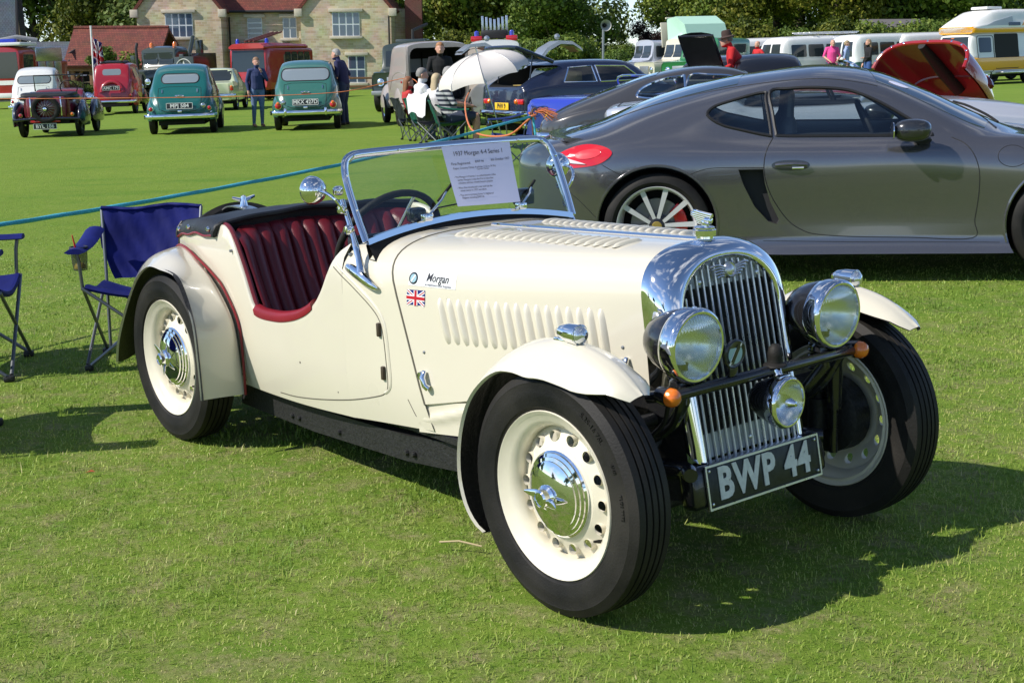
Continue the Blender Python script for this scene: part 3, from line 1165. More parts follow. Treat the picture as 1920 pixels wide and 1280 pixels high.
    # ---------------------------------------------------------------- wheels
    global TYRE_ME
    TYRE_ME = mesh_of('tyre', tyre_geo(), RUBBER, 35)
    roadster_wheel(car, 0.0, -1, writing=True)
    roadster_wheel(car, 0.0, 1)
    roadster_wheel(car, -2.337, -1)
    roadster_wheel(car, -2.337, 1)
    # spare wheels strapped flat on the sloping tail
    for dz, name in ((0.0, 'spare_wheel'), (0.118, 'spare_wheel')):
        tilt = Matrix.Rotation(R(-68), 4, 'Y')
        mw = TR(-2.77 - dz * 0.9, 0.02, 0.485 + dz * 0.30) @ Matrix.Rotation(R(-22), 4, 'Y') @ Matrix.Rotation(R(-90), 4, 'Z')
        roadster_wheel(car, -2.8, 1, name=name, spare=True, mw=mw)
    strap = smoothpath([(-2.61, -0.03, 0.77), (-2.63, -0.03, 0.815), (-2.68, -0.03, 0.835), (-2.77, -0.03, 0.845), (-2.88, -0.03, 0.84), (-2.95, -0.03, 0.80), (-2.97, -0.03, 0.72)], 5)
    obj('spare_wheel_strap', loft([[(q.x, q.y - 0.03, q.z), (q.x, q.y + 0.03, q.z), (q.x, q.y + 0.03, q.z - 0.006), (q.x, q.y - 0.03, q.z - 0.006)] for q in strap], closed=True, cap0=True, cap1=True), ALU, car, smooth=30)
    obj('wing_nut', join(xf(lathe([(0, 0.04), (0.012, 0.035), (0.016, 0), (0.02, -0.01)], 14, 'z'), TR(-2.77, -0.03, 0.855)), tube([(-2.79, -0.075, 0.885), (-2.77, -0.03, 0.87), (-2.75, 0.015, 0.89)], [0.006, 0.011, 0.006], 8)), CHROME, car)
    # ---------------------------------------------------------------- radiator
    def gx(z):
        return 0.036 + (0.879 - z) * 0.212
    def shell_pts(w, top, zc, n, zb, xofs, N=16):
        pts = []
        for i in range(9):
            z = zb + (zc - zb) * i / 9
            pts.append((-w[0] - (w[1] - w[0]) * i / 9, z))
        for k in range(N + 1):
            a = k / N * math.pi / 2
            pts.append((-w[1] * max(0, math.cos(a)) ** (2 / n), zc + (top - zc) * math.sin(a) ** (2 / n)))
        full = pts + [(-y, z) for y, z in reversed(pts[:-1])]
        return [(xofs(z), y, z) for y, z in full]
    back = shell_pts((0.250, 0.253), 0.946, 0.79, 2.8, 0.50, lambda z: -0.05 + 0.10 * (0.86 - z))
    mid1 = shell_pts((0.240, 0.256), 0.950, 0.78, 2.6, 0.42, lambda z: gx(z) - 0.055)
    mid2 = shell_pts((0.225, 0.240), 0.941, 0.77, 2.4, 0.37, lambda z: gx(z) - 0.012)
    fr1 = shell_pts((0.205, 0.214), 0.921, 0.75, 2.3, 0.362, lambda z: gx(z) + 0.008)
    fr2 = shell_pts((0.193, 0.197), 0.904, 0.745, 2.2, 0.360, lambda z: gx(z) + 0.004)
    inn = shell_pts((0.190, 0.192), 0.900, 0.745, 2.2, 0.360, lambda z: gx(z) - 0.02)
    def between(A, B, n):
        return [[tuple(Vector(a).lerp(Vector(b), i / n)) for a, b in zip(A, B)] for i in range(1, n)]
    cols = list(zip(back, mid1, mid2, fr1, fr2, inn))
    S = [smoothpath(c, 4) for c in cols]
    secs = [[S[j][i] for j in range(len(S))] for i in range(len(S[0]))]
    # drop the lower side of the shell: below the bonnet it is painted black
    rad = obj('radiator_shell', loft(secs), CHROME, car, smooth=60)
    blk = []
    for z in (0.56, 0.48, 0.40, 0.36):
        blk.append([(gx(z) - 0.02, -0.243, z), (-0.02, -0.258, z), (-0.15, -0.27, z)])
    obj('radiator_cowl', loft(blk), BLACKP, rad)
    obj('radiator_cowl', mirror_y(loft(blk)), BLACKP, rad)
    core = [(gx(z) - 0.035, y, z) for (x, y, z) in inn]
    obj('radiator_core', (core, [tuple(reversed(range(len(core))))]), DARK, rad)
    # light sheet behind the slats at the top and the bottom
    def arch_half(y):
        a = max(0, 1 - (abs(y) / 0.192) ** 2.2)
        return 0.745 + (0.900 - 0.745) * a ** (1 / 2.2)
    top_p = [(gx(z) - 0.022, y, z) for y, z in [(-0.186 + 0.372 * i / 20, arch_half(-0.186 + 0.372 * i / 20)) for i in range(21)]]
    low = [(gx(min(q[2], 0.825)) - 0.022, q[1], min(q[2], 0.825)) for q in top_p]
    GREYM = mat('dull_grille_metal', (0.42, 0.45, 0.45), 0.45, 0.5, vary=0.12, vscale=20)
    obj('grille_top_plate', loft([low, top_p]), GREYM, rad)
    obj('grille_bottom_plate', loft([[(gx(0.364) - 0.022, -0.188, 0.364), (gx(0.364) - 0.022, 0.188, 0.364)], [(gx(0.43) - 0.022, -0.19, 0.43), (gx(0.43) - 0.022, 0.19, 0.43)]]), GREYM, rad)
    nsl = 15
    for i in range(nsl):
        y = -0.178 + 0.356 * i / (nsl - 1)
        zt = arch_half(y) - 0.002
        zb = 0.362
        prof = [(-0.005, -0.0026), (0.003, -0.0034), (0.007, 0.0), (0.003, 0.0034), (-0.005, 0.0026)]
        obj('grille_slat', loft([[(gx(zb) + a, y + b, zb) for a, b in prof], [(gx(zt) + a, y + b, zt) for a, b in prof]], closed=True, cap0=True, cap1=True), ALU, rad, smooth=50)
    obj('grille_sill', box(gx(0.355) + 0.002, 0, 0.355, 0.03, 0.40, 0.014, 0.004), CHROME, rad)
    for y, z in ((-0.118, 0.845), (0.118, 0.845), (-0.01, 0.40)):
        obj('grille_rivet', xf(lathe([(0, 0.005), (0.006, 0.003), (0.007, 0)], 10, 'x'), TR(gx(z) + 0.004, y, z)), ALU, rad)
    # winged badge
    zb = 0.868
    bad = obj('winged_badge', (xf(lathe([(0, 0.010), (0.012, 0.009), (0.0165, 0.005), (0.020, 0.007), (0.023, 0.003), (0.024, -0.004)], 28, 'x'), TR(gx(zb) + 0.012, 0, zb) @ Matrix.Rotation(R(-12), 4, 'Y'))), ALU, rad)
    for s in (-1, 1):
        fe = []
        for k in range(5):
            p0 = Vector((gx(zb) + 0.014, s * 0.018, zb + 0.008 - 0.006 * k))
            L = 0.062 - 0.008 * k
            p1 = p0 + Vector((0.003, s * L * 0.55, 0.010 - 0.002 * k))
            p2 = p0 + Vector((-0.002, s * L, 0.006 - 0.002 * k))
            fe.append(tube(smoothpath([p0, p1, p2], 4), [0.0035] * 8 + [0.0015], 6))
        obj('badge_wing', join(*fe), ALU, bad)
    # cap and mascot
    cap = obj('radiator_cap', xf(lathe([(0.042, -0.02), (0.036, -0.008), (0.027, 0.0), (0.026, 0.012), (0.034, 0.014), (0.0345, 0.030), (0.030, 0.033), (0.030, 0.037), (0.026, 0.040), (0.0, 0.042)], 40, 'z'), TR(-0.045, 0, 0.943)), CHROME, rad)
    wf = []
    for k in range(6):
        z0 = 0.985 + 0.0058 * k
        L = 0.066 - 0.0075 * abs(k - 3.5)
        wf.append(tube(smoothpath([(-0.035 + 0.004 * k, 0, z0), (-0.05, 0, z0 + 0.004), (-0.035 - L, 0, z0 + 0.010)], 4), [0.0062] * 8 + [0.003], 8, flat=(0.8, 1)))
    obj('mascot', join(box(-0.042, 0, 0.99, 0.024, 0.014, 0.022, 0.005), xf(lathe([(0, 0.012), (0.010, 0.009), (0.012, 0), (0.010, -0.009), (0, -0.012)], 14, 'x'), TR(-0.03, 0, 1.0)), *wf), CHROME, cap)
    # ---------------------------------------------------------------- lamps on the badge bar
    bar = obj('badge_bar', tube([(0.13, -0.40, 0.585), (0.18, -0.385, 0.594), (0.20, -0.36, 0.597), (0.205, 0, 0.60), (0.20, 0.36, 0.597), (0.18, 0.385, 0.594), (0.13, 0.40, 0.585)], 0.0165, 12), BLACKP, car)
    RIM = lathe([(0.0945, -0.052), (0.0985, -0.048), (0.1015, -0.03), (0.1025, -0.018), (0.1035, -0.008), (0.1005, 0.002), (0.094, 0.007), (0.0885, 0.006), (0.087, 0.0)], 48, 'x')
    BUCK = lathe([(0.0, -0.178), (0.012, -0.177), (0.035, -0.168), (0.060, -0.143), (0.079, -0.108), (0.092, -0.064), (0.097, -0.02), (0.097, -0.01)], 48, 'x')
    lensv = []
    for i in range(49):
        row = []
        for j in range(49):
            a = -1 + 2 * i / 48
            b = -1 + 2 * j / 48
            # square to disc
            u = a * math.sqrt(1 - b * b / 2)
            v = b * math.sqrt(1 - a * a / 2)
            rr = min(1, u * u + v * v)
            rib = 0.0009 * math.cos(u * 58) + 0.0005 * math.cos(v * 9)
            row.append((0.016 * (1 - rr) + rib, u * 0.0885, v * 0.0885))
        lensv.append(row)
    LEN = loft(lensv)
    for s in (-1, 1):
        m = TR(0.205, s * 0.291, 0.716) @ Matrix.Rotation(R(1.5), 4, 'Y')
        hl = obj('headlamp', BUCK, BLACKP, car, mw=m)
        obj('headlamp_rim', RIM, CHROME, hl)
        obj('headlamp_reflector', lathe([(0.0, -0.085), (0.03, -0.080), (0.06, -0.055), (0.08, -0.022), (0.088, 0.0)], 40, 'x'), mat('reflector', (0.85, 0.87, 0.88), 0.22, 1.0), hl)
        obj('headlamp_lens', LEN, glass('ribbed_lens_glass', (0.86, 0.90, 0.90), 0.20, 0.03), hl, smooth=60)
        obj('headlamp_screw', xf(lathe([(0, 0.006), (0.005, 0.004), (0.006, 0)], 10, 'z'), TR(-0.012, 0, 0.1015)), CHROME, hl)
        obj('headlamp_post', join(xf(lathe([(0.034, 0.0), (0.032, 0.012), (0.022, 0.02), (0.018, 0.05), (0.02, 0.06)], 16, 'z'), TR(0.15, s * 0.295, 0.603)), tube([(0.15, s * 0.295, 0.60), (0.16, s * 0.295, 0.56), (0.1, s * 0.28, 0.48)], 0.018, 10)), BLACKP, car)
        ind = obj('indicator', xf(lathe([(0.0, -0.04), (0.022, -0.04), (0.027, -0.008), (0.0265, 0.0)], 24, 'x'), TR(0.205, s * 0.392, 0.597)), BLACKP, bar)
        obj('indicator_lens', xf(lathe([(0.0255, 0.0), (0.0245, 0.014), (0.018, 0.024), (0.009, 0.029), (0.0, 0.030)], 24, 'x'), TR(0.205, s * 0.392, 0.597)), AMBER, ind)
        # bar stays
        obj('bar_stay', tube(smoothpath([(0.19, s * 0.33, 0.59), (0.14, s * 0.31, 0.50), (0.06, s * 0.30, 0.44), (-0.02, s * 0.30, 0.42)], 4), 0.013, 8), BLACKP, car)
        obj('wiring', tube(smoothpath([(0.17, s * 0.36, 0.585), (0.13, s * 0.345, 0.50), (0.05, s * 0.36, 0.43), (-0.03, s * 0.36, 0.40)], 5), 0.007, 6), RUBBER, car)
    spot = obj('spot_lamp', BUCK, BLACKP, car, mw=TR(0.262, 0.012, 0.517) @ Matrix.Rotation(R(4), 4, 'Z') @ Matrix.Scale(0.72, 4))
    obj('spot_lamp_rim', RIM, CHROME, spot)
    obj('spot_lamp_reflector', lathe([(0.0, -0.06), (0.03, -0.055), (0.06, -0.038), (0.08, -0.016), (0.088, 0.0)], 40, 'x'), mat('reflector', (0.75, 0.77, 0.78), 0.12, 1.0), spot)
    obj('spot_lamp_bulb_cap', lathe([(0.030, -0.05), (0.030, -0.02), (0.024, 0.004), (0.016, 0.018), (0.014, 0.024), (0.010, 0.034), (0.0, 0.038)], 24, 'x'), CHROME, spot)
    obj('spot_lamp_lens', lathe([(0.0, 0.010), (0.05, 0.008), (0.088, 0.002)], 32, 'x'), glass('clear_lens_glass', (0.95, 0.96, 0.97), 0.04), spot)
    obj('spot_lamp_bracket', join(tube([(0.215, 0.012, 0.60), (0.225, 0.012, 0.588), (0.235, 0.012, 0.575)], [0.016, 0.012, 0.018], 12), box(0.235, 0.012, 0.588, 0.03, 0.045, 0.01, 0.004)), CHROME, spot if False else car)
    obj('bar_knob', xf(lathe([(0.034, 0.0), (0.032, 0.005), (0.021, 0.010), (0.0205, 0.026), (0.022, 0.032), (0.019, 0.050), (0.010, 0.061), (0.0, 0.063)], 20, 'z'), TR(0.206, 0.018, 0.612)), RUBBER, bar)
    cb = obj('club_badge', xf(lathe([(0.0, 0.004), (0.034, 0.004), (0.037, 0.006), (0.040, 0.004), (0.040, -0.003), (0.0, -0.003)], 36, 'x'), TR(0.213, -0.157, 0.676) @ Matrix.Rotation(R(4), 4, 'Y')), mat('badge_black', (0.015, 0.015, 0.016), 0.3, coat=0.6), bar)
    obj('badge_disc', xf(lathe([(0.0, 0.0052), (0.027, 0.0052), (0.027, 0.003)], 30, 'x'), TR(0.213, -0.157, 0.676)), mat('badge_blue', (0.28, 0.44, 0.50), 0.3, coat=0.6), cb)
    stripe = [xf(box(0, 0, 0, 0.0015, ww, 0.052, 0), TR(0.2192, -0.157 + o, 0.676) @ Matrix.Rotation(R(-32), 4, 'X')) for o, ww in ((0, 0.013),)]
    obj('badge_stripe', join(*stripe), mat('badge_black', (0.015, 0.015, 0.016), 0.3), cb)
    obj('badge_stripe', join(*[xf(box(0, 0, 0, 0.0015, 0.0045, 0.05, 0), TR(0.2190, -0.157 + o, 0.676 + o * 0.62) @ Matrix.Rotation(R(-32), 4, 'X')) for o in (-0.010, 0.010)]), WHITEP, cb)
    obj('badge_foot', box(0.208, -0.157, 0.628, 0.012, 0.034, 0.03, 0.004), BLACKP, cb)
    # ---------------------------------------------------------------- number plate
    PM = TR(0.186, 0, 0.306) @ Matrix.Rotation(R(-10.5), 4, 'Y')
    pl = obj('number_plate', box(0, 0, 0, 0.006, 0.474, 0.122, 0.002), PLATEB, car, mw=PM)
    obj('plate_frame', join(box(0.004, 0, 0.059, 0.006, 0.474, 0.006), box(0.004, 0, -0.059, 0.006, 0.474, 0.006), box(0.004, -0.2345, 0, 0.0062, 0.006, 0.112), box(0.004, 0.2345, 0, 0.0062, 0.006, 0.112)), ALU, pl)
    obj('plate_letters', xf(text_geo('BWP 44', 0.122, 0.0012, 0.0042, space=1.12, w=0.86), TR(0.0055, 0, 0) @ TO_FRONT), TEXTW, pl)
    for a, b in ((-0.222, -0.046), (-0.222, 0.046), (0.222, -0.046), (0.222, 0.046)):
        obj('plate_bolt', xf(lathe([(0, 0.005), (0.004, 0.004), (0.005, 0)], 8, 'x'), TR(0.003, a, b)), ALU, pl)
    obj('plate_box', box(-0.035, 0, 0.002, 0.064, 0.56, 0.118, 0.02, 3), BLACKP, pl)
    # ---------------------------------------------------------------- chassis and front suspension
    ch = []
    for s in (-1, 1):
        prof = [(-0.022, -0.045), (0.022, -0.045), (0.022, 0.045), (-0.022, 0.045)]
        secs = []
        for x, z in ((-2.15, 0.19), (-1.6, 0.185), (-1.0, 0.205), (-0.5, 0.235), (0.0, 0.29), (0.14, 0.31)):
            yy = interp([(-2.15, 0.40), (-1.0, 0.395), (-0.4, 0.33), (0.14, 0.24)], x)
            secs.append([(x, s * yy + a, z + b) for a, b in prof])
        ch.append(loft(secs, closed=True, cap0=True, cap1=True))
    obj('chassis_rail', ch[0], BLACKM, car)
    obj('chassis_rail', ch[1], BLACKM, car)
    for x, z in ((-1.75, 0.172), (-1.70, 0.172), (-1.42, 0.175), (-1.0, 0.19), (-0.96, 0.192)):
        obj('chassis_bolt', xf(lathe([(0, -0.010), (0.008, -0.009), (0.011, -0.003), (0.011, 0.002)], 8, 'y'), TR(x, -interp([(-2.15, 0.40), (-1.0, 0.395), (-0.4, 0.33)], x) - 0.022, z)), BLACKM, car)
    obj('floor_pan', box(-1.3, 0, 0.285, 1.9, 0.84, 0.02), BLACKM, car)
    obj('engine_bay', box(-0.5, 0, 0.50, 0.9, 0.46, 0.28, 0.05), BLACKM, car)
    susp = [tube([(0.0, -0.48, 0.215), (0, 0.48, 0.215)], 0.02, 10), tube([(0.0, -0.48, 0.47), (0, 0.48, 0.47)], 0.02, 10), tube([(0.0, -0.2, 0.47), (0, -0.2, 0.21)], 0.02, 8), tube([(0.0, 0.2, 0.47), (0, 0.2, 0.21)], 0.02, 8),
            tube([(0.02, -0.20, 0.47), (0.02, -0.45, 0.22)], 0.014, 8), tube([(0.02, 0.20, 0.47), (0.02, 0.45, 0.22)], 0.014, 8), tube([(-0.1, -0.46, 0.25), (-0.1, 0.46, 0.25)], 0.011, 8)]
    obj('rear_axle', tube([(-2.337, -0.5, 0.334), (-2.337, 0.5, 0.334)], 0.035, 10), BLACKM, car)
    obj('front_crossmember', join(*susp), BLACKM, car)
    for s in (-1, 1):
        pil = obj('suspension_pillar', join(tube([(0.0, s * 0.465, 0.19), (0, s * 0.465, 0.60)], 0.016, 10), tube([(0, s * 0.465, 0.30), (0, s * 0.465, 0.40)], 0.032, 12), tube([(0, s * 0.465, 0.33), (0, s * 0.52, 0.334)], 0.04, 12)), BLACKM, car)
        coil = [(0.03 * math.cos(a), s * 0.465 + 0.03 * math.sin(a), 0.41 + 0.17 * a / (9 * 2 * math.pi)) for a in [i * 2 * math.pi / 12 for i in range(9 * 12 + 1)]]
        obj('coil_spring', tube(coil, 0.0058, 6), BLACKP, pil)
        obj('damper', tube([(0.07, s * 0.455, 0.24), (0.07, s * 0.455, 0.38), (0.07, s * 0.455, 0.381), (0.07, s * 0.455, 0.54)], [0.014, 0.014, 0.024, 0.024], 12), BLACKP, pil)
        obj('dumb_iron', tube(smoothpath([(-0.2, s * 0.29, 0.30), (0.02, s * 0.26, 0.33), (0.12, s * 0.25, 0.345), (0.17, s * 0.28, 0.35)], 4), [0.03, 0.03, 0.03, 0.03, 0.03, 0.03, 0.03, 0.028, 0.028, 0.026, 0.024, 0.022, 0.02], 10), BLACKP, car)
    obj('front_apron', loft([[(0.15, -0.24, 0.355), (0.15, 0.24, 0.355)], [(0.12, -0.26, 0.30), (0.12, 0.26, 0.30)], [(0.02, -0.27, 0.25), (0.02, 0.27, 0.25)]]), BLACKP, car)
    # ---------------------------------------------------------------- windscreen
    def wx(z):
        return -1.129 - 0.477 * (z - 0.881)
    def low(y):
        return 0.886 + 0.047 * (1 - (y / 0.452) ** 2)
    outl = [(-0.450, low(-0.450))]
    outl += [(-0.455, 0.97), (-0.456, 1.06), (-0.452, 1.105), (-0.438, 1.14), (-0.41, 1.157), (-0.37, 1.163), (-0.2, 1.166), (0, 1.167)]
    outl = outl + [(-a, b) for a, b in reversed(outl[:-1])]
    up_p = [(wx(b), a, b) for a, b in outl]
    lo_p = [(wx(low(a)), a, low(a)) for a in [-0.445 + 0.89 * i / 24 for i in range(25)]]
    ws = obj('windscreen_frame', tube(smoothpath(up_p, 3), 0.0115, 8, flat=(1.25, 0.8)), CHROME, car, smooth=60)
    obj('windscreen_rail', loft([[(q[0] + 0.007, q[1], q[2] + 0.009), (q[0] + 0.011, q[1], q[2] - 0.010), (q[0] - 0.006, q[1], q[2] - 0.010), (q[0] - 0.008, q[1], q[2] + 0.009)] for q in lo_p], closed=True, cap0=True, cap1=True), CHROME, ws, smooth=30)
    obj('scuttle_seal', loft([[(q[0] + 0.006, q[1], q[2] - 0.012), (q[0] + 0.036, q[1] * 0.99, q[2] - 0.046 - 0.016 * (q[1] / 0.45) ** 6), (q[0] + 0.0, q[1] * 0.99, q[2] - 0.06), (q[0] - 0.01, q[1], q[2] - 0.012)] for q in lo_p], closed=True), RUBBER, ws)
    gl = [[(wx(b) , a, b) for a, b in [(yy, low(yy)), (yy, (low(yy) + (1.163 - 0.055 * max(0, (abs(yy) - 0.36) / 0.09) ** 2.5)) / 2), (yy, 1.163 - 0.055 * max(0, (abs(yy) - 0.36) / 0.09) ** 2.5)]] for yy in [-0.448 + 0.896 * i / 28 for i in range(29)]]
    obj('windscreen_glass', loft(gl), glass('windscreen_sheet', (0.80, 0.88, 0.83), 0.03), ws)
    for a, b in ((-0.455, 0.99), (-0.452, 1.10), (-0.40, 1.159), (-0.22, 1.166), (0.30, 1.165), (0.41, 1.157), (0.452, 1.10)):
        obj('frame_screw', xf(lathe([(0, 0.005), (0.0045, 0.004), (0.005, 0.0)], 8, 'x'), TR(wx(b) + 0.009, a, b)), CHROME, ws)
    for s in (-1, 1):
        post = obj('windscreen_post', join(tube(smoothpath([(-1.236, s * 0.468, 1.02), (-1.20, s * 0.469, 0.95), (-1.165, s * 0.471, 0.88), (-1.14, s * 0.474, 0.82), (-1.128, s * 0.476, 0.785)], 4), [0.009] * 8 + [0.011, 0.012, 0.012, 0.012, 0.013, 0.014, 0.015, 0.016, 0.018], 10, flat=(1, .8))), CHROME, ws)
        obj('post_foot', tube(smoothpath([(-1.225, s * 0.476, 0.798), (-1.18, s * 0.482, 0.794), (-1.13, s * 0.482, 0.778), (-1.085, s * 0.476, 0.756), (-1.055, s * 0.466, 0.742)], 4), [0.006, 0.013, 0.016, 0.0175, 0.019, 0.02, 0.02, 0.02, 0.0195, 0.0185, 0.017, 0.0155, 0.014, 0.0125, 0.011, 0.009, 0.005], 10, flat=(0.7, 1)), CHROME, post)
        for x, z in ((-1.225, 0.99), (-1.19, 0.925), (-1.245, 1.05)):
            obj('post_clamp', xf(lathe([(0, -0.016), (0.013, -0.014), (0.016, -0.006), (0.016, 0.01)], 14, 'y'), TR(x, s * 0.476, z) @ (Matrix.Identity(4) if s < 0 else Matrix.Rotation(math.pi, 4, 'Z'))), CHROME, post)
    # wipers
    for (y0, y1) in ((-0.205, -0.045), (0.205, 0.32)):
        z0 = low(y0) + 0.02
        a = Vector((wx(z0) + 0.03, y0, z0))
        b = Vector((wx(1.045) + 0.018, y1, 1.045 if y0 < 0 else 1.02))
        w = obj('wiper', join(tube([a, a.lerp(b, 0.5) + Vector((0.01, 0, 0)), a.lerp(b, 0.72)], 0.004, 6), box(a.x, a.y, a.z, 0.03, 0.035, 0.025, 0.006)), CHROME, ws)
        obj('wiper_blade', tube([a.lerp(b, 0.45) + Vector((-0.004, 0, 0)), b], 0.0055, 6), RUBBER, w)
    obj('wiper_motor', box(-1.205, -0.195, 0.945, 0.05, 0.06, 0.05, 0.012), BLACKP, ws)
    obj('wiper_motor', box(-1.20, 0.275, 0.965, 0.045, 0.075, 0.06, 0.01), BLACKP, ws)
    obj('link_rod', tube([(wx(0.985) + 0.022, -0.17, 0.965), (wx(0.985) + 0.022, 0.21, 0.99)], 0.003, 6), BLACKP, ws)
    # mirrors
    for s in (-1, 1):
        mr = obj('mirror', xf(lathe([(0.0, 0.045), (0.012, 0.044), (0.026, 0.038), (0.040, 0.024), (0.047, 0.006), (0.048, -0.006), (0.046, -0.01), (0.0, -0.008)], 36, 'x'), TR(-1.31, s * 0.535, 1.052) @ Matrix.Rotation(R(-6 * s), 4, 'Z')), CHROME, ws)
        obj('mirror_arm', tube(smoothpath([(-1.262, s * 0.535, 1.052), (-1.225, s * 0.530, 1.046), (-1.195, s * 0.512, 1.02), (-1.195, s * 0.49, 0.985), (-1.205, s * 0.478, 0.975)], 4), 0.0055, 8), CHROME, mr)
    # ---------------------------------------------------------------- interior
    tr = []
    for x in [-1.27 - 0.9 * i / 40 for i in range(41)]:
        zt = interp(TOP, x) - 0.012
        yo = ybody(x, zt) - 0.034
        tr.append([(x, -yo, zt), (x, -yo + 0.012, zt - 0.10), (x, -yo + 0.012, 0.30)])
    obj('inner_trim', both(loft(tr)), LEATHER, car)
    padp = [(x, -(ybody(x, interp(TOP, x)) - 0.012), interp(TOP, x) + 0.008) for x in [-1.865 + 0.42 * i / 24 for i in range(25)]]
    pad = loft([[(x, y + a, z + b) for a, b in ((-0.015, -0.016), (-0.019, 0.004), (-0.008, 0.018), (0.012, 0.022), (0.032, 0.012), (0.036, -0.02))] for x, y, z in padp], closed=True, cap0=True, cap1=True)
    obj('elbow_pad', pad, mat('red_leather_pad', (0.20, 0.010, 0.018), 0.34, vary=0.15, vscale=9, bump=0.1, bscale=120), car, smooth=60)
    obj('elbow_pad', mirror_y(pad), MATS['red_leather_pad'], car, smooth=60)
    edge = [(x, -(ybody(x, interp(TOP, x)) - 0.020), interp(TOP, x) + 0.006) for x in [-2.14 + 0.27 * i / 20 for i in range(21)]]
    obj('cockpit_piping', tube(edge, 0.011, 8), LEATHER, car)
    # pleated bench back wrapping round at the sides
    S = []
    npl = 13
    for i in range(npl * 8 + 1):
        u = -1 + 2 * i / (npl * 8)
        pl_ = abs(math.sin(math.pi * npl * (u + 1) / 2)) ** 0.55
        bulge = 0.032 * pl_
        wrap = 0.20 * abs(u) ** 5
        row = []
        for k in range(15):
            t = k / 14
            z = 0.36 + 0.525 * t
            x = -1.90 - 0.27 * t + wrap * (1 - 0.25 * t) - 0.02 * math.sin(math.pi * t)
            roll = 0.0
            if t > 0.86:
                q = (t - 0.86) / 0.14
                x -= 0.045 * q * q
                z -= 0.03 * q * q
            e = 0.3 + 0.7 * min(1, (1 - t) * 6)
            row.append((x + bulge * e, u * 0.452, z - 0.03 * abs(u) ** 6 * t))
        S.append(row)
    sb = loft(S)
    obj('seat_back', sb, LEATHER, car, smooth=70)
    # cushion
    C = []
    for i in range(npl * 4 + 1):
        u = -1 + 2 * i / (npl * 4)
        b = 0.012 * abs(math.sin(math.pi * npl * (u + 1) / 2)) ** 0.6
        C.append([(-1.92, u * 0.43, 0.40 + b), (-1.75, u * 0.43, 0.41 + b), (-1.55, u * 0.43, 0.42 + b), (-1.46, u * 0.43, 0.40 + b * .6), (-1.44, u * 0.43, 0.34)])
    obj('seat_cushion', loft(C), LEATHER, car, smooth=70)
    obj('dashboard', box(-1.27, 0, 0.80, 0.03, 0.86, 0.18, 0.01), VINYL, car)
    # steering wheel
    sw = TR(-1.37, -0.205, 0.835) @ Matrix.Rotation(R(-62), 4, 'Y')
    ring = [(0.205 * math.cos(a), 0.205 * math.sin(a), 0) for a in [2 * math.pi * i / 40 for i in range(40)]]
    stw = obj('steering_wheel', xf(tube(ring, 0.0125, 10, closed=True), sw), RUBBER, car)
    obj('steering_spoke', xf(join(*[tube([(0.03 * math.cos(a), 0.03 * math.sin(a), -0.01), (0.2 * math.cos(a), 0.2 * math.sin(a), 0)], 0.006, 6) for a in (0.3, 1.87, 3.44, 5.0)], lathe([(0, 0.02), (0.03, 0.015), (0.035, -0.02)], 18, 'z')), sw), ALU, stw)
    obj('steering_column', tube([(-1.37, -0.205, 0.835), (-1.2, -0.205, 0.70)], 0.018, 8), BLACKP, stw)
    # tonneau cover
    T = []
    for i in range(25):
        x = -2.165 - 0.50 * i / 24
        row = []
        yw = ybody(x, 0.80) + 0.008
        for k in range(41):
            v = -1 + 2 * k / 40
            a = abs(v)
            if a > 0.86:
                q = (a - 0.86) / 0.14
                y = math.copysign(yw * (0.95 + 0.05 * min(1, q * 2.2)), v)
                z = interp(TOP, x) + 0.016 - 0.055 * q + 0.004 * math.sin(x * 31)
            else:
                y = v / 0.86 * yw * 0.95
                z = interp(TOP, x) + 0.016 + 0.022 * (1 - (a / 0.86) ** 2) * (1 - 0.3 * i / 24)
                z += 0.0035 * math.sin(22 * y + 9 * x) * math.sin(14 * x + 3)
            row.append((x + (0.018 * math.sin(7 * v) if i == 0 else 0), y, z))
        T.append(row)
    T.insert(0, [(q[0] - 0.03, q[1] * 0.97, q[2] - 0.11) if 3 < k < 37 else q for k, q in enumerate(T[0])])
    tn = loft(T)
    T.pop(0)
    obj('rear_bulkhead', box(-2.215, 0, 0.55, 0.02, 0.86, 0.5), VINYL, car)
    ton = obj('tonneau_cover', tn, VINYL, car, smooth=60)
    front_roll = [(T[0][k][0] + 0.004, T[0][k][1], T[0][k][2] - 0.002) for k in range(41)]
    obj('cover_hem', tube(front_roll, 0.011, 8), VINYL, ton)
    back_roll = [(T[-1][k][0] - 0.002, T[-1][k][1], T[-1][k][2] - 0.004) for k in range(41)]
    obj('cover_hem', tube(back_roll, 0.009, 8), VINYL, ton)
    obj('cover_piping', tube([(T[i][0][0], T[i][0][1] - 0.001, T[i][0][2]) for i in range(25)], 0.0045, 6), PIPING, ton)
    for x in (-2.63, -2.46, -2.22):
        yy = ybody(x, 0.80) + 0.010
        obj('cover_stud', xf(lathe([(0, -0.010), (0.007, -0.009), (0.010, -0.004), (0.011, 0.0)], 12, 'y'), TR(x, -yy, interp(TOP, x) - 0.012)), CHROME, ton)
    # ---------------------------------------------------------------- stickers on the bonnet side
    def sticker(cx, cz, w, h, m, name, view='right', off=0.0012):
        g = patch(bv, [(cx - w / 2 + 0.02 * 0, cz - h / 2), (cx + w / 2, cz - h / 2 + 0.003), (cx + w / 2, cz + h / 2 + 0.003), (cx - w / 2, cz + h / 2)], view, off, 0.02, 0.0)
        return obj(name, g, m, bonnet)
    def onside(g2, cx, cz, off):
        V = []
        for x, y, z in g2[0]:
            h = hit(bv, 'right', cx + x, cz + y)
            V.append((cx + x, h[0].y - off - z, cz + y))
        return V, g2[1]
    stk = sticker(-0.822, 0.790, 0.200, 0.047, mat('sticker_white', (0.78, 0.78, 0.78), 0.4), 'sticker')
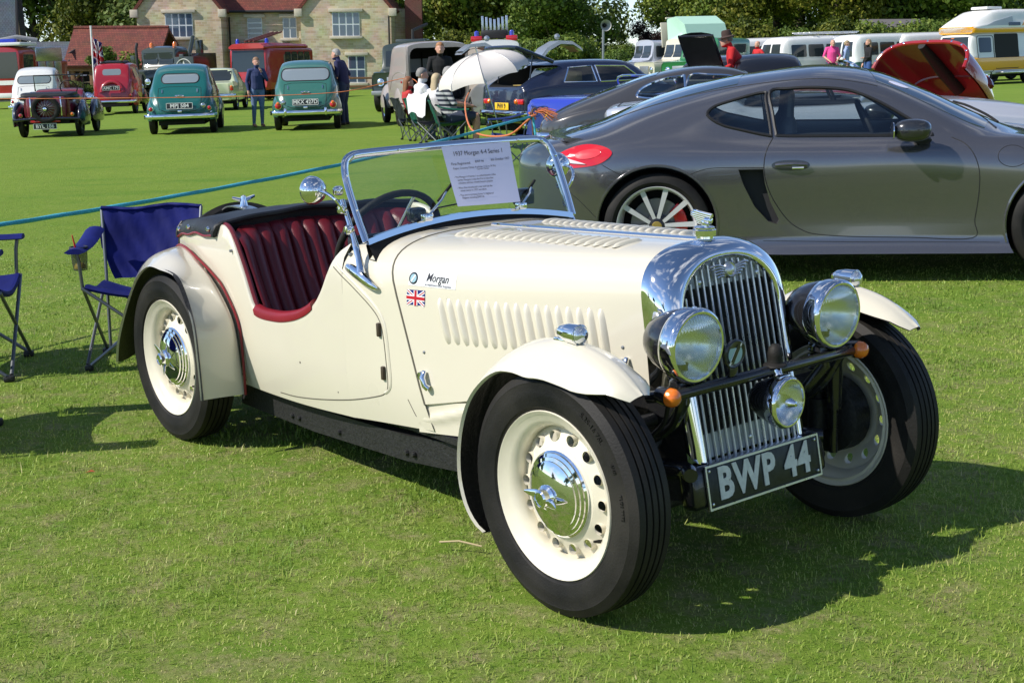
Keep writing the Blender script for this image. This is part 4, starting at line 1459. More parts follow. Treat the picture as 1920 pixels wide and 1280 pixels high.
    obj('sticker_letters', onside(text_geo('Morgan', 0.036, 0.0002, 0.0002, shear=0.25, w=0.85), -0.800, 0.797, 0.0022), mat('ink_black', (0.02, 0.02, 0.03), 0.5), stk)
    obj('sticker_letters', onside(text_geo('an experience never forgotten', 0.0105, 0.0002, w=0.86), -0.795, 0.7755, 0.0022), mat('ink_grey', (0.2, 0.2, 0.25), 0.5), stk)
    def ringg(r0, r1, n=28):
        V = [(r * math.cos(2 * math.pi * i / n), r * math.sin(2 * math.pi * i / n), 0) for i in range(n) for r in (r0, r1)]
        F = [(2 * i, 2 * ((i + 1) % n), 2 * ((i + 1) % n) + 1, 2 * i + 1) for i in range(n)]
        return V, [tuple(reversed(f)) for f in F]
    obj('sticker_emblem', onside(ringg(0.0, 0.019), -0.902, 0.790, 0.0020), mat('badge_black', (0.015, 0.015, 0.016), 0.3), stk)
    obj('sticker_emblem', onside(ringg(0.0, 0.0135), -0.902, 0.790, 0.0026), mat('badge_blue', (0.28, 0.44, 0.50), 0.3), stk)
    obj('sticker_emblem', onside(xf(box(0, 0, 0, 0.005, 0.027, 0.0003), Matrix.Rotation(R(-35), 4, 'Z')), -0.902, 0.790, 0.0032), mat('sticker_white', (0.78, 0.78, 0.78), 0.4), stk)
    # small union flag
    fl = sticker(-0.888, 0.728, 0.078, 0.048, mat('flag_blue', (0.012, 0.018, 0.16), 0.4), 'flag_sticker')
    def rect(w, h, rot=0.0):
        return xf(([(-w / 2, -h / 2, 0), (w / 2, -h / 2, 0), (w / 2, h / 2, 0), (-w / 2, h / 2, 0)], [(3, 2, 1, 0)]), Matrix.Rotation(rot, 4, 'Z'))
    dg = math.atan2(0.048, 0.078)
    FW, FR = MATS['sticker_white'], mat('flag_red', (0.45, 0.01, 0.02), 0.4)
    obj('flag_cross', onside(join(rect(0.086, 0.010, dg), rect(0.086, 0.010, -dg)), -0.888, 0.728, 0.0018), FW, fl)
    obj('flag_cross', onside(join(rect(0.084, 0.0034, dg), rect(0.084, 0.0034, -dg)), -0.888, 0.728, 0.0022), FR, fl)
    obj('flag_cross', onside(join(rect(0.078, 0.017), rect(0.017, 0.048)), -0.888, 0.728, 0.0026), FW, fl)
    obj('flag_cross', onside(join(rect(0.078, 0.010), rect(0.010, 0.048)), -0.888, 0.728, 0.0030), FR, fl)
    # ---------------------------------------------------------------- information sheet on the windscreen (a thing of its own)
    sx = lambda z: wx(z) + 0.030
    cor = [(-0.068, 0.966), (0.203, 0.958), (0.246, 1.163), (-0.064, 1.166)]
    rows = []
    for i in range(13):
        a = i / 12
        row = []
        for j in range(13):
            b = j / 12
            y = (cor[0][0] * (1 - a) + cor[1][0] * a) * (1 - b) + (cor[3][0] * (1 - a) + cor[2][0] * a) * b
            z = (cor[0][1] * (1 - a) + cor[1][1] * a) * (1 - b) + (cor[3][1] * (1 - a) + cor[2][1] * a) * b
            row.append((sx(z) + 0.006 * math.sin(2.5 * a + 1.5 * b) + (0.012 * (b - 0.5) ** 2), y, z))
        rows.append(row)
    pw = TR(0, 0, 0)
    sheet = obj('information_sheet', loft(rows), mat('paper_white', (0.62, 0.62, 0.78), 0.35), None)  # blue of the shade on the white paper is put into its colour
    sheet.matrix_world = M
    tag(sheet, 'printed white information sheet propped against the windscreen of the cream car', 'sign')
    ink = mat('ink_black', (0.02, 0.02, 0.03), 0.5)
    def on_sheet(g, a, b):
        V = []
        for x, y, z in g[0]:
            aa, bb = a + x, b + y
            yy = (cor[0][0] * (1 - aa) + cor[1][0] * aa) * (1 - bb) + (cor[3][0] * (1 - aa) + cor[2][0] * aa) * bb
            zz = (cor[0][1] * (1 - aa) + cor[1][1] * aa) * (1 - bb) + (cor[3][1] * (1 - aa) + cor[2][1] * aa) * bb
            V.append((sx(zz) + 0.006 * math.sin(2.5 * aa + 1.5 * bb) + (0.012 * (bb - 0.5) ** 2) + 0.0022 + z, yy, zz))
        return V, g[1]
    def sc(g, s, k=0.68):
        return ([(x * s * k, y * s, z * 0.2) for x, y, z in g[0]], g[1])
    for txt, a, b, s, al in (('1937 Morgan 4-4 Series 1', 0.5, 0.865, 0.105, 'CENTER'), ('First Registered:', 0.07, 0.70, 0.062, 'LEFT'), ('BWP 44', 0.42, 0.715, 0.056, 'LEFT'), ('6th October 1937', 0.66, 0.725, 0.058, 'LEFT'),
                             ('Engine: Coventry Climax 4 cylinder 1122 cc 34 bhp', 0.08, 0.625, 0.045, 'LEFT'), ('Current Owner', 0.42, 0.59, 0.042, 'LEFT'),
                             ('- The Morgan 4-4 Series 1 so called because unlike', 0.06, 0.48, 0.045, 'LEFT'), ('earlier Morgans it was the first to have four', 0.10, 0.43, 0.045, 'LEFT'), ('cylinders and four wheels became popular', 0.10, 0.38, 0.045, 'LEFT'),
                             ('- When first introduced it was sold but the', 0.06, 0.30, 0.045, 'LEFT'), ('actual owner in 1937 was about', 0.10, 0.255, 0.045, 'LEFT'),
                             ('- They are in surviving Series 1s registered', 0.06, 0.18, 0.045, 'LEFT'), ('Register including BWP 44', 0.10, 0.135, 0.045, 'LEFT')):
        obj('sheet_letters', on_sheet(sc(text_geo(txt, 1.0, 0.0, 0.0, align=al), s), a, b), ink, sheet)
    return car

ROADSTER = build_roadster()
# ================================================================== car-body tools shared by all other vehicles
def body_loft(stations, nx=5, ny=3, sharp=()):
    """stations: [(x, [(y, z), ...] from bottom to top centre)] -> closed symmetric body"""
    k = len(stations[0][1])
    rows = []
    for j in range(k):
        rows.append(smoothpath([(x, p[j][0], p[j][1]) for x, p in stations], nx))
    secs = []
    for i in range(len(rows[0])):
        half = smoothpath([rows[j][i] for j in range(k)], ny)
        half[-1].y = 0.0
        half = [Vector((p.x, max(0.0, p.y), p.z)) for p in half]
        ring = [(p.x, p.y, p.z) for p in half] + [(p.x, -p.y, p.z) for p in reversed(half[:-1])]
        secs.append(ring)
    g = loft(secs, closed=True, cap0=True, cap1=True)
    bm = bmesh.new()
    vs = [bm.verts.new(v) for v in g[0]]
    for f in g[1]:
        try:
            bm.faces.new([vs[i] for i in f])
        except ValueError:
            pass
    bmesh.ops.remove_doubles(bm, verts=bm.verts, dist=0.0005)
    bmesh.ops.recalc_face_normals(bm, faces=bm.faces)
    bm.verts.index_update()
    out = ([tuple(v.co) for v in bm.verts], [tuple(v.index for v in f.verts) for f in bm.faces])
    bm.free()
    return out

def cut(g, m, cutters, cm, smooth=35):
    """boolean difference; the cut faces take material cm. returns a mesh"""
    me = mesh_of('cut_body', g, m, 0)
    me.materials.append(cm)
    o = bpy.data.objects.new('cut_body', me)
    COL.objects.link(o)
    tmp = []
    for c in cutters:
        cme = mesh_of('cutter', c, m, 0)
        cme.materials.append(cm)
        bm = bmesh.new()
        bm.from_mesh(cme)
        bmesh.ops.recalc_face_normals(bm, faces=bm.faces)
        for f in bm.faces:
            f.material_index = 1
        bm.to_mesh(cme)
        bm.free()
        co = bpy.data.objects.new('cutter', cme)
        COL.objects.link(co)
        md = o.modifiers.new('cut', 'BOOLEAN')
        md.operation = 'DIFFERENCE'
        md.solver = 'EXACT'
        md.object = co
        tmp.append(co)
    dg = bpy.context.evaluated_depsgraph_get()
    dg.update()
    res = bpy.data.meshes.new_from_object(o.evaluated_get(dg))
    for t in tmp + [o]:
        d = t.data
        bpy.data.objects.remove(t)
        bpy.data.meshes.remove(d)
    res.polygons.foreach_set('use_smooth', [True] * len(res.polygons))
    res.set_sharp_from_angle(angle=R(smooth))
    return res

def cyl_y(x, z, r, y0, y1, n=48):
    return prism([(x + r * math.cos(2 * math.pi * i / n), z + r * math.sin(2 * math.pi * i / n)) for i in range(n)], y0, y1, 'xz')

def simple_tyre(r, w, rr, n=48):
    h = w / 2
    return lathe([(rr, -h * .8), (rr + (r - rr) * .35, -h), (r - .03, -h * .96), (r - .006, -h * .8), (r, -h * .5), (r, h * .5), (r - .006, h * .8), (r - .03, h * .96), (rr + (r - rr) * .35, h), (rr, h * .8)], n, 'y')

def oval(cx, cy, rx, ry, n=24, p=2.0, rot=0.0):
    out = []
    for i in range(n):
        a = 2 * math.pi * i / n
        c, s = math.cos(a), math.sin(a)
        x = rx * math.copysign(abs(c) ** (2 / p), c)
        y = ry * math.copysign(abs(s) ** (2 / p), s)
        out.append((cx + x * math.cos(rot) - y * math.sin(rot), cy + x * math.sin(rot) + y * math.cos(rot)))
    return out

def rrect(x0, y0, x1, y1, r=0.03, n=4):
    out = []
    for cx, cy, a0 in ((x1 - r, y1 - r, 0), (x0 + r, y1 - r, 90), (x0 + r, y0 + r, 180), (x1 - r, y0 + r, 270)):
        for i in range(n + 1):
            a = R(a0 + 90 * i / n)
            out.append((cx + r * math.cos(a), cy + r * math.sin(a)))
    return out

# ================================================================== dark grey modern coupe
def build_coupe():
    m = Matrix(((0.9878027, 0.153889, -0.0237487, 1.0574715), (-0.154099, 0.9880287, -0.0072711, 9.4607973), (0.0223454, 0.0108421, 0.9996915, 0.095958), (0, 0, 0, 1)))
    car = thing('modern_coupe', 'dark grey metallic two-door coupe parked side-on behind the cream car', 'car', m)
    GREY = mat('grey_metallic_paint', (0.150, 0.147, 0.158), 0.20, 0.72, coat=1.0)
    V9 = lambda *p: list(p)
    st = [
        (-0.955, [(0.0, .33), (.20, .32), (.24, .38), (.28, .46), (.30, .58), (.30, .66), (.28, .69), (.24, .705), (.18, .715), (.1, .72), (0, .722)]),
        (-0.92, [(0.0, .22), (.36, .22), (.42, .30), (.45, .44), (.47, .58), (.47, .70), (.44, .755), (.38, .78), (.30, .79), (.16, .80), (0, .80)]),
        (-0.80, [(0.0, .19), (.52, .19), (.60, .28), (.635, .44), (.65, .60), (.65, .73), (.60, .805), (.53, .835), (.44, .848), (.26, .855), (0, .857)]),
        (-0.64, [(0.0, .18), (.66, .18), (.74, .27), (.775, .44), (.79, .61), (.785, .755), (.73, .83), (.645, .868), (.53, .883), (.3, .893), (0, .896)]),
        (-0.40, [(0.0, .17), (.76, .17), (.83, .26), (.86, .44), (.882, .62), (.865, .775), (.80, .86), (.70, .907), (.57, .935), (.3, .962), (0, .97)]),
        (-0.15, [(0.0, .17), (.79, .17), (.855, .26), (.885, .44), (.903, .63), (.888, .79), (.82, .89), (.715, .965), (.58, 1.015), (.3, 1.06), (0, 1.072)]),
        (0.15, [(0.0, .16), (.80, .16), (.86, .25), (.885, .44), (.903, .63), (.885, .79), (.81, .91), (.705, 1.02), (.575, 1.095), (.3, 1.15), (0, 1.165)]),
        (0.45, [(0.0, .15), (.81, .15), (.862, .24), (.872, .42), (.888, .64), (.872, .79), (.80, .895), (.705, 1.045), (.575, 1.15), (.31, 1.215), (0, 1.23)]),
        (0.75, [(0.0, .145), (.838, .145), (.862, .23), (.860, .40), (.880, .645), (.865, .79), (.80, .875), (.705, 1.045), (.585, 1.185), (.33, 1.255), (0, 1.272)]),
        (1.05, [(0.0, .145), (.838, .145), (.86, .23), (.852, .39), (.875, .645), (.86, .785), (.80, .866), (.71, 1.03), (.595, 1.195), (.34, 1.275), (0, 1.295)]),
        (1.35, [(0.0, .145), (.838, .145), (.86, .23), (.850, .39), (.873, .645), (.86, .785), (.80, .862), (.72, .995), (.605, 1.145), (.35, 1.235), (0, 1.257)]),
        (1.65, [(0.0, .145), (.838, .145), (.86, .23), (.852, .39), (.873, .645), (.86, .78), (.80, .855), (.735, .935), (.625, 1.035), (.36, 1.125), (0, 1.148)]),
        (1.95, [(0.0, .145), (.838, .145), (.862, .23), (.860, .40), (.877, .64), (.86, .77), (.80, .842), (.735, .875), (.63, .915), (.37, .985), (0, 1.005)]),
        (2.20, [(0.0, .145), (.838, .145), (.868, .24), (.876, .42), (.888, .635), (.868, .76), (.80, .836), (.72, .86), (.61, .866), (.36, .888), (0, .90)]),
        (2.475, [(0.0, .15), (.80, .15), (.872, .25), (.89, .42), (.897, .62), (.872, .745), (.80, .818), (.70, .832), (.58, .81), (.33, .815), (0, .825)]),
        (2.85, [(0.0, .15), (.76, .15), (.85, .25), (.87, .40), (.868, .57), (.835, .675), (.765, .745), (.66, .762), (.54, .735), (.3, .735), (0, .742)]),
        (3.15, [(0.0, .15), (.66, .15), (.74, .24), (.76, .36), (.755, .48), (.72, .575), (.655, .635), (.56, .65), (.46, .63), (.26, .63), (0, .637)]),
        (3.35, [(0.0, .17), (.44, .17), (.52, .24), (.55, .34), (.545, .43), (.51, .49), (.45, .525), (.38, .535), (.3, .53), (.17, .53), (0, .532)]),
        (3.43, [(0.0, .22), (.16, .22), (.20, .27), (.22, .34), (.21, .39), (.19, .42), (.17, .43), (.14, .435), (.11, .437), (.06, .44), (0, .44)])]
    g = body_loft(st, 6, 3)
    # window openings (x, z) through the whole cabin
    quarter = smoothpath([(0.315, 1.015), (0.345, 1.062), (0.45, 1.098), (0.66, 1.146), (0.675, 1.10), (0.705, 0.905), (0.685, 0.888), (0.52, 0.925), (0.40, 0.958)], 4, closed=True)
    doorw = smoothpath([(0.700, 1.150), (0.82, 1.166), (0.95, 1.170), (1.10, 1.160), (1.22, 1.136), (1.38, 1.065), (1.55, 0.962), (1.66, 0.885), (1.64, 0.872), (1.40, 0.875), (1.0, 0.880), (0.76, 0.886), (0.735, 0.905), (0.715, 1.02)], 4, closed=True)
    quarter = [(p[0], p[1]) for p in quarter]
    doorw = [(p[0], p[1]) for p in doorw]
    INNER = mat('dark_cabin_trim', (0.022, 0.022, 0.024), 0.7)
    scoop = [(.505, .690), (.655, .690), (.668, .60), (.70, .49), (.757, .372), (.742, .348), (.69, .366), (.605, .46), (.535, .60)]
    cutters = [prism(quarter, -1.2, 1.2, 'xz'), prism(doorw, -1.2, 1.2, 'xz')]
    for s in (-1, 1):
        y0, y1 = sorted((s * 0.58, s * 1.2))
        cutters.append(cyl_y(0, 0.345, 0.372, y0, y1))
        cutters.append(cyl_y(2.475, 0.34, 0.368, y0, y1))
        y0, y1 = sorted((s * 0.80, s * 1.2))
        cutters.append(prism(scoop, y0, y1, 'xz'))
    body = cut(g, GREY, cutters, INNER, 40)
    bo = obj('body', body, None, car)
    bv = bvh_of(g)
    for s, view in ((-1, 'right'), (1, 'left')):
        # glass and black frames
        for ol, nm in ((quarter, 'quarter_window'), (doorw, 'door_window')):
            fr = []
            cx, cz = sum(p[0] for p in ol) / len(ol), sum(p[1] for p in ol) / len(ol)
            w = obj(nm, patch(bv, ol, view, -0.004, 0.07, 0.0), glass('coupe_side_glass', (0.72, 0.78, 0.76), 0.04), car)
            obj('window_trim', seam(bv, ol, view, 0.022, -0.003, 0.03, closed=True), mat('black_trim', (0.006, 0.006, 0.007), 0.55), w)
        if s > 0:
            obj('belt_trim', seam(bv, [(0.68, 0.878), (1.68, 0.866)], view, 0.016, -0.003), MATS['black_trim'], car)
        # door outline
        dl = smoothpath([(0.715, 0.875), (0.675, 0.80), (0.660, 0.715), (0.672, 0.62), (0.72, 0.50), (0.81, 0.372), (0.90, 0.308), (0.99, 0.282), (1.20, 0.266), (1.55, 0.258), (1.915, 0.252), (1.925, 0.36), (1.94, 0.50), (1.941, 0.631), (1.925, 0.71), (1.895, 0.776), (1.85, 0.825), (1.78, 0.858)], 5)
        obj('door_seam', seam(bv, dl, view, 0.008, -0.0022), SEAMD, bo)
        obj('sill_seam', seam(bv, [(0.66, 0.245), (1.2, 0.233), (2.075, 0.225)], view, 0.006, -0.0018), SEAMD, bo)
        obj('bumper_seam', seam(bv, smoothpath([(-0.34, 0.735), (-0.28, 0.70), (-0.22, 0.672)], 4), view, 0.006, -0.0018), SEAMD, bo)
        obj('bumper_seam', seam(bv, smoothpath([(-0.60, 0.60), (-0.48, 0.50), (-0.385, 0.40)], 4), view, 0.006, -0.0018), SEAMD, bo)
        obj('wing_seam', seam(bv, smoothpath([(0.20, 0.665), (0.32, 0.700), (0.50, 0.703), (0.66, 0.70)], 4), view, 0.006, -0.0018), SEAMD, bo)
        # arch lips
        for cx_, cz_, rr in ((0, 0.345, 0.380), (2.475, 0.34, 0.376)):
            arc = [(cx_ + rr * math.cos(R(a)), cz_ + rr * math.sin(R(a))) for a in range(-22, 203, 5)]
            obj('arch_lip', seam(bv, arc, view, 0.022, -0.006), GREY, bo)
        # handle
        hd = obj('door_handle_recess', patch(bv, oval(0.822, 0.712, 0.115, 0.032, 28, 2.4), view, 0.0035, 0.03, 0.008), mat('handle_recess', (0.03, 0.03, 0.032), 0.35, 0.4, coat=1), car)
        hp = [hit(bv, view, 0.73 + 0.19 * i / 8, 0.715 + 0.006 * math.sin(i / 8 * 3.14))[0] - DIRS[view] * (0.012 + 0.014 * math.sin(i / 8 * 3.14)) for i in range(9)]
        obj('door_handle', tube(hp, 0.014, 8, flat=(1, 0.9)), GREY, hd)
        obj('handle_key_plate', tube([hit(bv, view, x, 0.697)[0] - DIRS[view] * 0.014 for x in (0.83, 0.86, 0.90)], 0.009, 8), CHROME, hd)
        # fuel flap
        if s < 0:
            obj('fuel_flap_seam', seam(bv, oval(2.128, 0.745, 0.085, 0.062, 32), view, 0.005, -0.0012, closed=True), SEAMD, bo)
        # tail lamp
        tl = smoothpath([(-0.655, 0.775), (-0.56, 0.830), (-0.44, 0.858), (-0.33, 0.845), (-0.275, 0.810), (-0.31, 0.765), (-0.38, 0.733), (-0.50, 0.715), (-0.62, 0.708), (-0.66, 0.735)], 4, closed=True)
        lp = obj('tail_lamp', patch(bv, [(p[0], p[1]) for p in tl], view, 0.007, 0.04, 0.02), REDLENS, car)
        tl2 = [(-0.64, 0.785), (-0.56, 0.772), (-0.47, 0.748), (-0.44, 0.738), (-0.52, 0.742), (-0.60, 0.752), (-0.645, 0.762)]
        obj('reversing_lens', patch(bv, tl2, view, 0.014, 0.04, 0.01), mat('frosted_lens', (0.7, 0.6, 0.62), 0.15, coat=1), lp)
        obj('lamp_core', patch(bv, oval(-0.43, 0.80, 0.085, 0.028, 20, 2, 0.15), view, 0.009, 0.03, 0.004), mat('red_glow_lens', (0.75, 0.04, 0.05), 0.15, coat=1), lp)
        # mirror
        mg = loft([[(1.53 + a * sc_, s * (yy), 0.915 + b * sc_) for a, b in oval(0, 0, 0.112, 0.068, 18, 2.6, -0.12 * 0)] for yy, sc_ in ((0.88, 0.35), (0.90, 0.72), (0.93, 0.97), (0.965, 1.0), (1.0, 0.86), (1.02, 0.5))], closed=True, cap0=True, cap1=True)
        mr = obj('door_mirror', mg, mat('mirror_shell', (0.03, 0.031, 0.034), 0.25, 0.4, coat=1.0), car, smooth=60)
        obj('mirror_glass', xf(prism(oval(0, 0, 0.085, 0.052, 18, 2.6), -0.003, 0.003, 'yz'), TR(1.415, s * 0.95, 0.915)), CHROME, mr)
        obj('mirror_foot', tube(smoothpath([(1.60, s * 0.80, 0.845), (1.61, s * 0.86, 0.848), (1.58, s * 0.91, 0.862), (1.57, s * 0.94, 0.88)], 4), 0.032, 10, flat=(1.5, 0.8)), MATS['black_trim'], mr)
    # windscreen, backlight
    wsl = [(2.02, -0.62), (2.06, 0.0), (2.02, 0.62), (1.75, 0.56), (1.40, 0.50), (1.40, 0.0), (1.40, -0.50), (1.75, -0.56)]
    wsl = [(p[0], p[1]) for p in smoothpath([(2.00, -0.64), (2.07, -0.35), (2.09, 0.0), (2.07, 0.35), (2.00, 0.64)], 4)] + [(1.70, 0.585), (1.36, 0.50)] + [(1.31, 0.0)] + [(1.36, -0.50), (1.70, -0.585)]
    bluegl = mat('screen_glass', (0.03, 0.045, 0.06), 0.02, 0.0, coat=1.0, spec=0.8)
    w1 = obj('windscreen', patch(bv, wsl, 'top', 0.004, 0.08, 0.01), bluegl, car)
    obj('tax_disc', patch(bv, oval(1.50, -0.45, 0.06, 0.025, 16), 'top', 0.007, 0.03, 0.002), mat('paper_white', (0.7, 0.7, 0.75), 0.4), w1)
    obj('backlight', patch(bv, [(-0.52, -0.40), (-0.58, 0), (-0.52, 0.40), (0.0, 0.46), (0.50, 0.46), (0.55, 0), (0.50, -0.46), (0.0, -0.46)], 'top', 0.004, 0.08, 0.01), bluegl, car)
    obj('wiper', join(tube([hit(bv, 'top', 2.10 - 0.02 * i, -0.5 + 0.09 * i)[0] + Vector((0, 0, 0.022)) for i in range(9)], 0.008, 6)), RUBBER, car)
    obj('roof_seam', seam(bv, smoothpath([(1.36, -0.56), (1.0, -0.545), (0.4, -0.50), (-0.1, -0.45), (-0.4, -0.40)], 4), 'top', 0.008, -0.0015), SEAMD, bo)
    # tail spoiler
    sp = []
    for i in range(21):
        y = -0.72 + 1.44 * i / 20
        xo = -0.72 + 0.17 * (y / 0.72) ** 2
        sp.append([(xo + 0.16, y, 0.872), (xo + 0.02, y, 0.895), (xo - 0.05, y, 0.892), (xo - 0.04, y, 0.872), (xo + 0.1, y, 0.855)])
    obj('tail_spoiler', loft(sp, closed=True, cap0=True, cap1=True), GREY, car)
    # cabin: seats, wheel, far trim
    for y in (-0.36, 0.36):
        seat = loft([[(0.80 + 0.06 * zz + a, y + b, 0.60 + zz) for a, b in oval(0, 0, 0.07 * w_, 0.24 * w_, 14, 2.6)] for zz, w_ in ((0.0, 1), (0.25, 1), (0.34, 0.85), (0.38, 0.55), (0.42, 0.52), (0.52, 0.48), (0.555, 0.3))], closed=True, cap1=True)
        obj('seat', seat, mat('grey_seat', (0.10, 0.105, 0.11), 0.6), car)
    ring = [(0.0, 0.18 * math.cos(a), 0.18 * math.sin(a)) for a in [2 * math.pi * i / 28 for i in range(28)]]
    obj('steering_wheel', xf(tube(ring, 0.014, 8, closed=True), TR(1.33, -0.36, 0.90) @ Matrix.Rotation(R(-25), 4, 'Y')), INNER, car)
    # wheels
    spoke = mat('machined_alloy', (0.58, 0.58, 0.60), 0.35, 0.25)
    dkal = mat('dark_alloy', (0.035, 0.035, 0.038), 0.35, 0.6)
    for x in (0.0, 2.475):
        for s in (-1, 1):
            mw = TR(x, s * 0.765, 0.338) @ (Matrix.Rotation(math.pi, 4, 'Z') if s > 0 else Matrix.Identity(4))
            w = obj('wheel', lathe([(0.232, 0.10), (0.246, -0.085), (0.256, -0.106), (0.253, -0.112), (0.243, -0.106), (0.236, -0.08), (0.222, 0.0), (0.222, 0.09)], 56, 'y'), spoke, car, mw=mw)
            obj('tyre', simple_tyre(0.338, 0.245, 0.252, 64), RUBBER, w)
            hubg = lathe([(0.0, -0.085), (0.034, -0.085), (0.05, -0.078), (0.075, -0.07), (0.078, 0.02)], 28, 'y')
            obj('hub', hubg, dkal, w)
            obj('centre_cap', lathe([(0.0, -0.091), (0.030, -0.090), (0.033, -0.084)], 24, 'y'), mat('cap_gold', (0.42, 0.30, 0.08), 0.35, 0.5), w)
            for k in range(5):
                for d in (-14, 14):
                    a = R(90 + 72 * k + d + 4)
                    a2 = R(90 + 72 * k + d * 1.30 + 4)
                    c0, s0, c1, s1 = math.cos(a), math.sin(a), math.cos(a2), math.sin(a2)
                    t0 = Vector((-s0, 0, c0))
                    t1 = Vector((-s1, 0, c1))
                    A = Vector((0.05 * c0, -0.078, 0.05 * s0))
                    B = Vector((0.243 * c1, -0.095, 0.243 * s1))
                    q = [[A + t0 * .011, A - t0 * .011, A - t0 * .009 + Vector((0, .03, 0)), A + t0 * .009 + Vector((0, .03, 0))], [B + t1 * .017, B - t1 * .017, B - t1 * .013 + Vector((0, .03, 0)), B + t1 * .013 + Vector((0, .03, 0))]]
                    obj('spoke', loft(q, closed=True), spoke, w, smooth=30)
            obj('brake_disc', lathe([(0.06, -0.01), (0.17, -0.01), (0.17, 0.015), (0.06, 0.015)], 40, 'y'), mat('disc_steel', (0.25, 0.25, 0.25), 0.35, 0.9), w)
            cal = [(0.115 * math.cos(R(a)), 0.115 * math.sin(R(a))) for a in range(-18, 49, 6)] + [(0.19 * math.cos(R(a)), 0.19 * math.sin(R(a))) for a in range(48, -19, -6)]
            obj('brake_caliper', prism(cal, -0.045, 0.03, 'xz', 0.006), mat('caliper_red', (0.50, 0.012, 0.012), 0.35, coat=0.5), w)
            obj('inner_barrel', lathe([(0.222, 0.09), (0.0, 0.09)], 40, 'y'), DARK, w)
    return car

COUPE = build_coupe()
# ================================================================== the other vehicles on the field
def paint(name, col, rough=0.28, metal=0.0, coat=0.8):
    return mat(name, col, rough, metal, coat=coat)

def stations_from(tab):
    out = []
    for x, hw, zb, belt, top, rw in tab:
        belt = min(belt, top - 0.03)
        h = top - belt
        out.append((x, [(0, zb), (hw * .86, zb), (hw * .97, zb + (belt - zb) * .15), (hw, zb + (belt - zb) * .5), (hw * .985, belt - (belt - zb) * .06), (hw * .95 if h > .2 else hw * .93, belt + h * .10),
                        (hw * .95 + (rw - hw * .95) * .5, belt + h * .5), (rw, belt + h * .82), (rw * .86, top - h * .07), (rw * .5, top - h * .012), (0, top)]))
    return out

def fender(x0, x1, yc, ry, zc, rz, zcut, nt=12, power=0.55):
    """bulging wing over a wheel, right side (y<0)"""
    secs = []
    for i in range(nt + 1):
        t = i / nt
        s = max(0.02, math.sin(math.pi * min(max(t, 0.0), 1.0))) ** power
        x = x0 + (x1 - x0) * t
        ring = []
        for k in range(15):
            a = R(-40 + 260 * k / 14)
            y = -(yc + ry * s * math.cos(a))
            z = zc + rz * s * math.sin(a)
            ring.append((x, y, max(z, zcut)))
        secs.append(ring)
    return loft(secs, cap0=True, cap1=True)

def bg_wheel(parent, x, y, r, w=0.14, hub=None, hubr=0.55, wire=False, n=36):
    s = -1 if y < 0 else 1
    m = TR(x, y, r) @ (Matrix.Rotation(math.pi, 4, 'Z') if s > 0 else Matrix.Identity(4))
    t = obj('wheel', simple_tyre(r, w, r * 0.6, n), RUBBER, parent, mw=m)
    hm = hub or CHROME
    rr = r * hubr
    obj('hub_cap', lathe([(r * .62, -w * .36), (r * .6, -w * .30), (rr, -w * .22), (rr * .8, -w * .34), (rr * .45, -w * .44), (0, -w * .46)], n, 'y'), hm, t)
    if wire:
        for k in range(12):
            a = 2 * math.pi * k / 12
            obj('wire_spoke', tube([(0.03 * math.cos(a + .3), -w * .46, 0.03 * math.sin(a + .3)), (r * .6 * math.cos(a), -w * .3, r * .6 * math.sin(a))], 0.006, 5), hm, t)
    obj('wheel_back', lathe([(r * .62, w * .3), (0, w * .3)], n, 'y'), DARK, t)
    return t

def plate(parent, txt, pos, w, h, facing='rear', bg=None, fg=None, tilt=0.0):
    rot = {'rear': TO_REAR, 'front': TO_FRONT, 'right': TO_RIGHT}[facing]
    m = TR(*pos) @ Matrix.Rotation(R(tilt), 4, 'Y') @ rot
    o = obj('number_plate', box(0, 0, 0, w, h, 0.012, 0.003), bg or PLATEB, parent, mw=m)
    obj('plate_frame', join(*[box(a, b, 0.006, c, d, 0.006) for a, b, c, d in ((0, h / 2, w, 0.010), (0, -h / 2, w, 0.010), (w / 2, 0, 0.010, h - 0.011), (-w / 2, 0, 0.010, h - 0.011))]), fg or TEXTW, o) if bg is None else None
    if txt:
        L = len(txt)
        obj('plate_letters', move(text_geo(txt, h * 0.98, 0.001, 0.0025, w=min(1.0, w / (L * h * 0.60))), 0, 0, 0.009), fg or TEXTW, o)
    return o

def lamp(parent, name, x, y, z, r, m, facing=-1, depth=0.04, rim=True):
    g = lathe([(0, depth), (r * .6, depth * .85), (r * .92, depth * .4), (r, 0)], 20, 'x')
    if facing < 0:
        g = ([(-a, b, c) for a, b, c in g[0]], [tuple(reversed(f)) for f in g[1]])
    o = obj(name, xf(g, TR(x, y, z)), m, parent)
    if rim:
        ring = [(x, y + r * math.cos(a), z + r * math.sin(a)) for a in [2 * math.pi * i / 20 for i in range(20)]]
        obj('lamp_rim', tube(ring, r * .16, 6, closed=True), CHROME, o)
    return o

def bumper(parent, pts, r=0.04, flat=(0.5, 1.0), m=None):
    return obj('bumper', tube(smoothpath(pts, 4), r, 10, flat=flat), m or CHROME, parent)

CARPETD = mat('dark_interior', (0.015, 0.015, 0.016), 0.8)
BGGLASS = mat('vehicle_glass', (0.03, 0.038, 0.042), 0.05, coat=0.2)
LTGLASS = mat('light_vehicle_glass', (0.20, 0.24, 0.26), 0.06, coat=1.0)

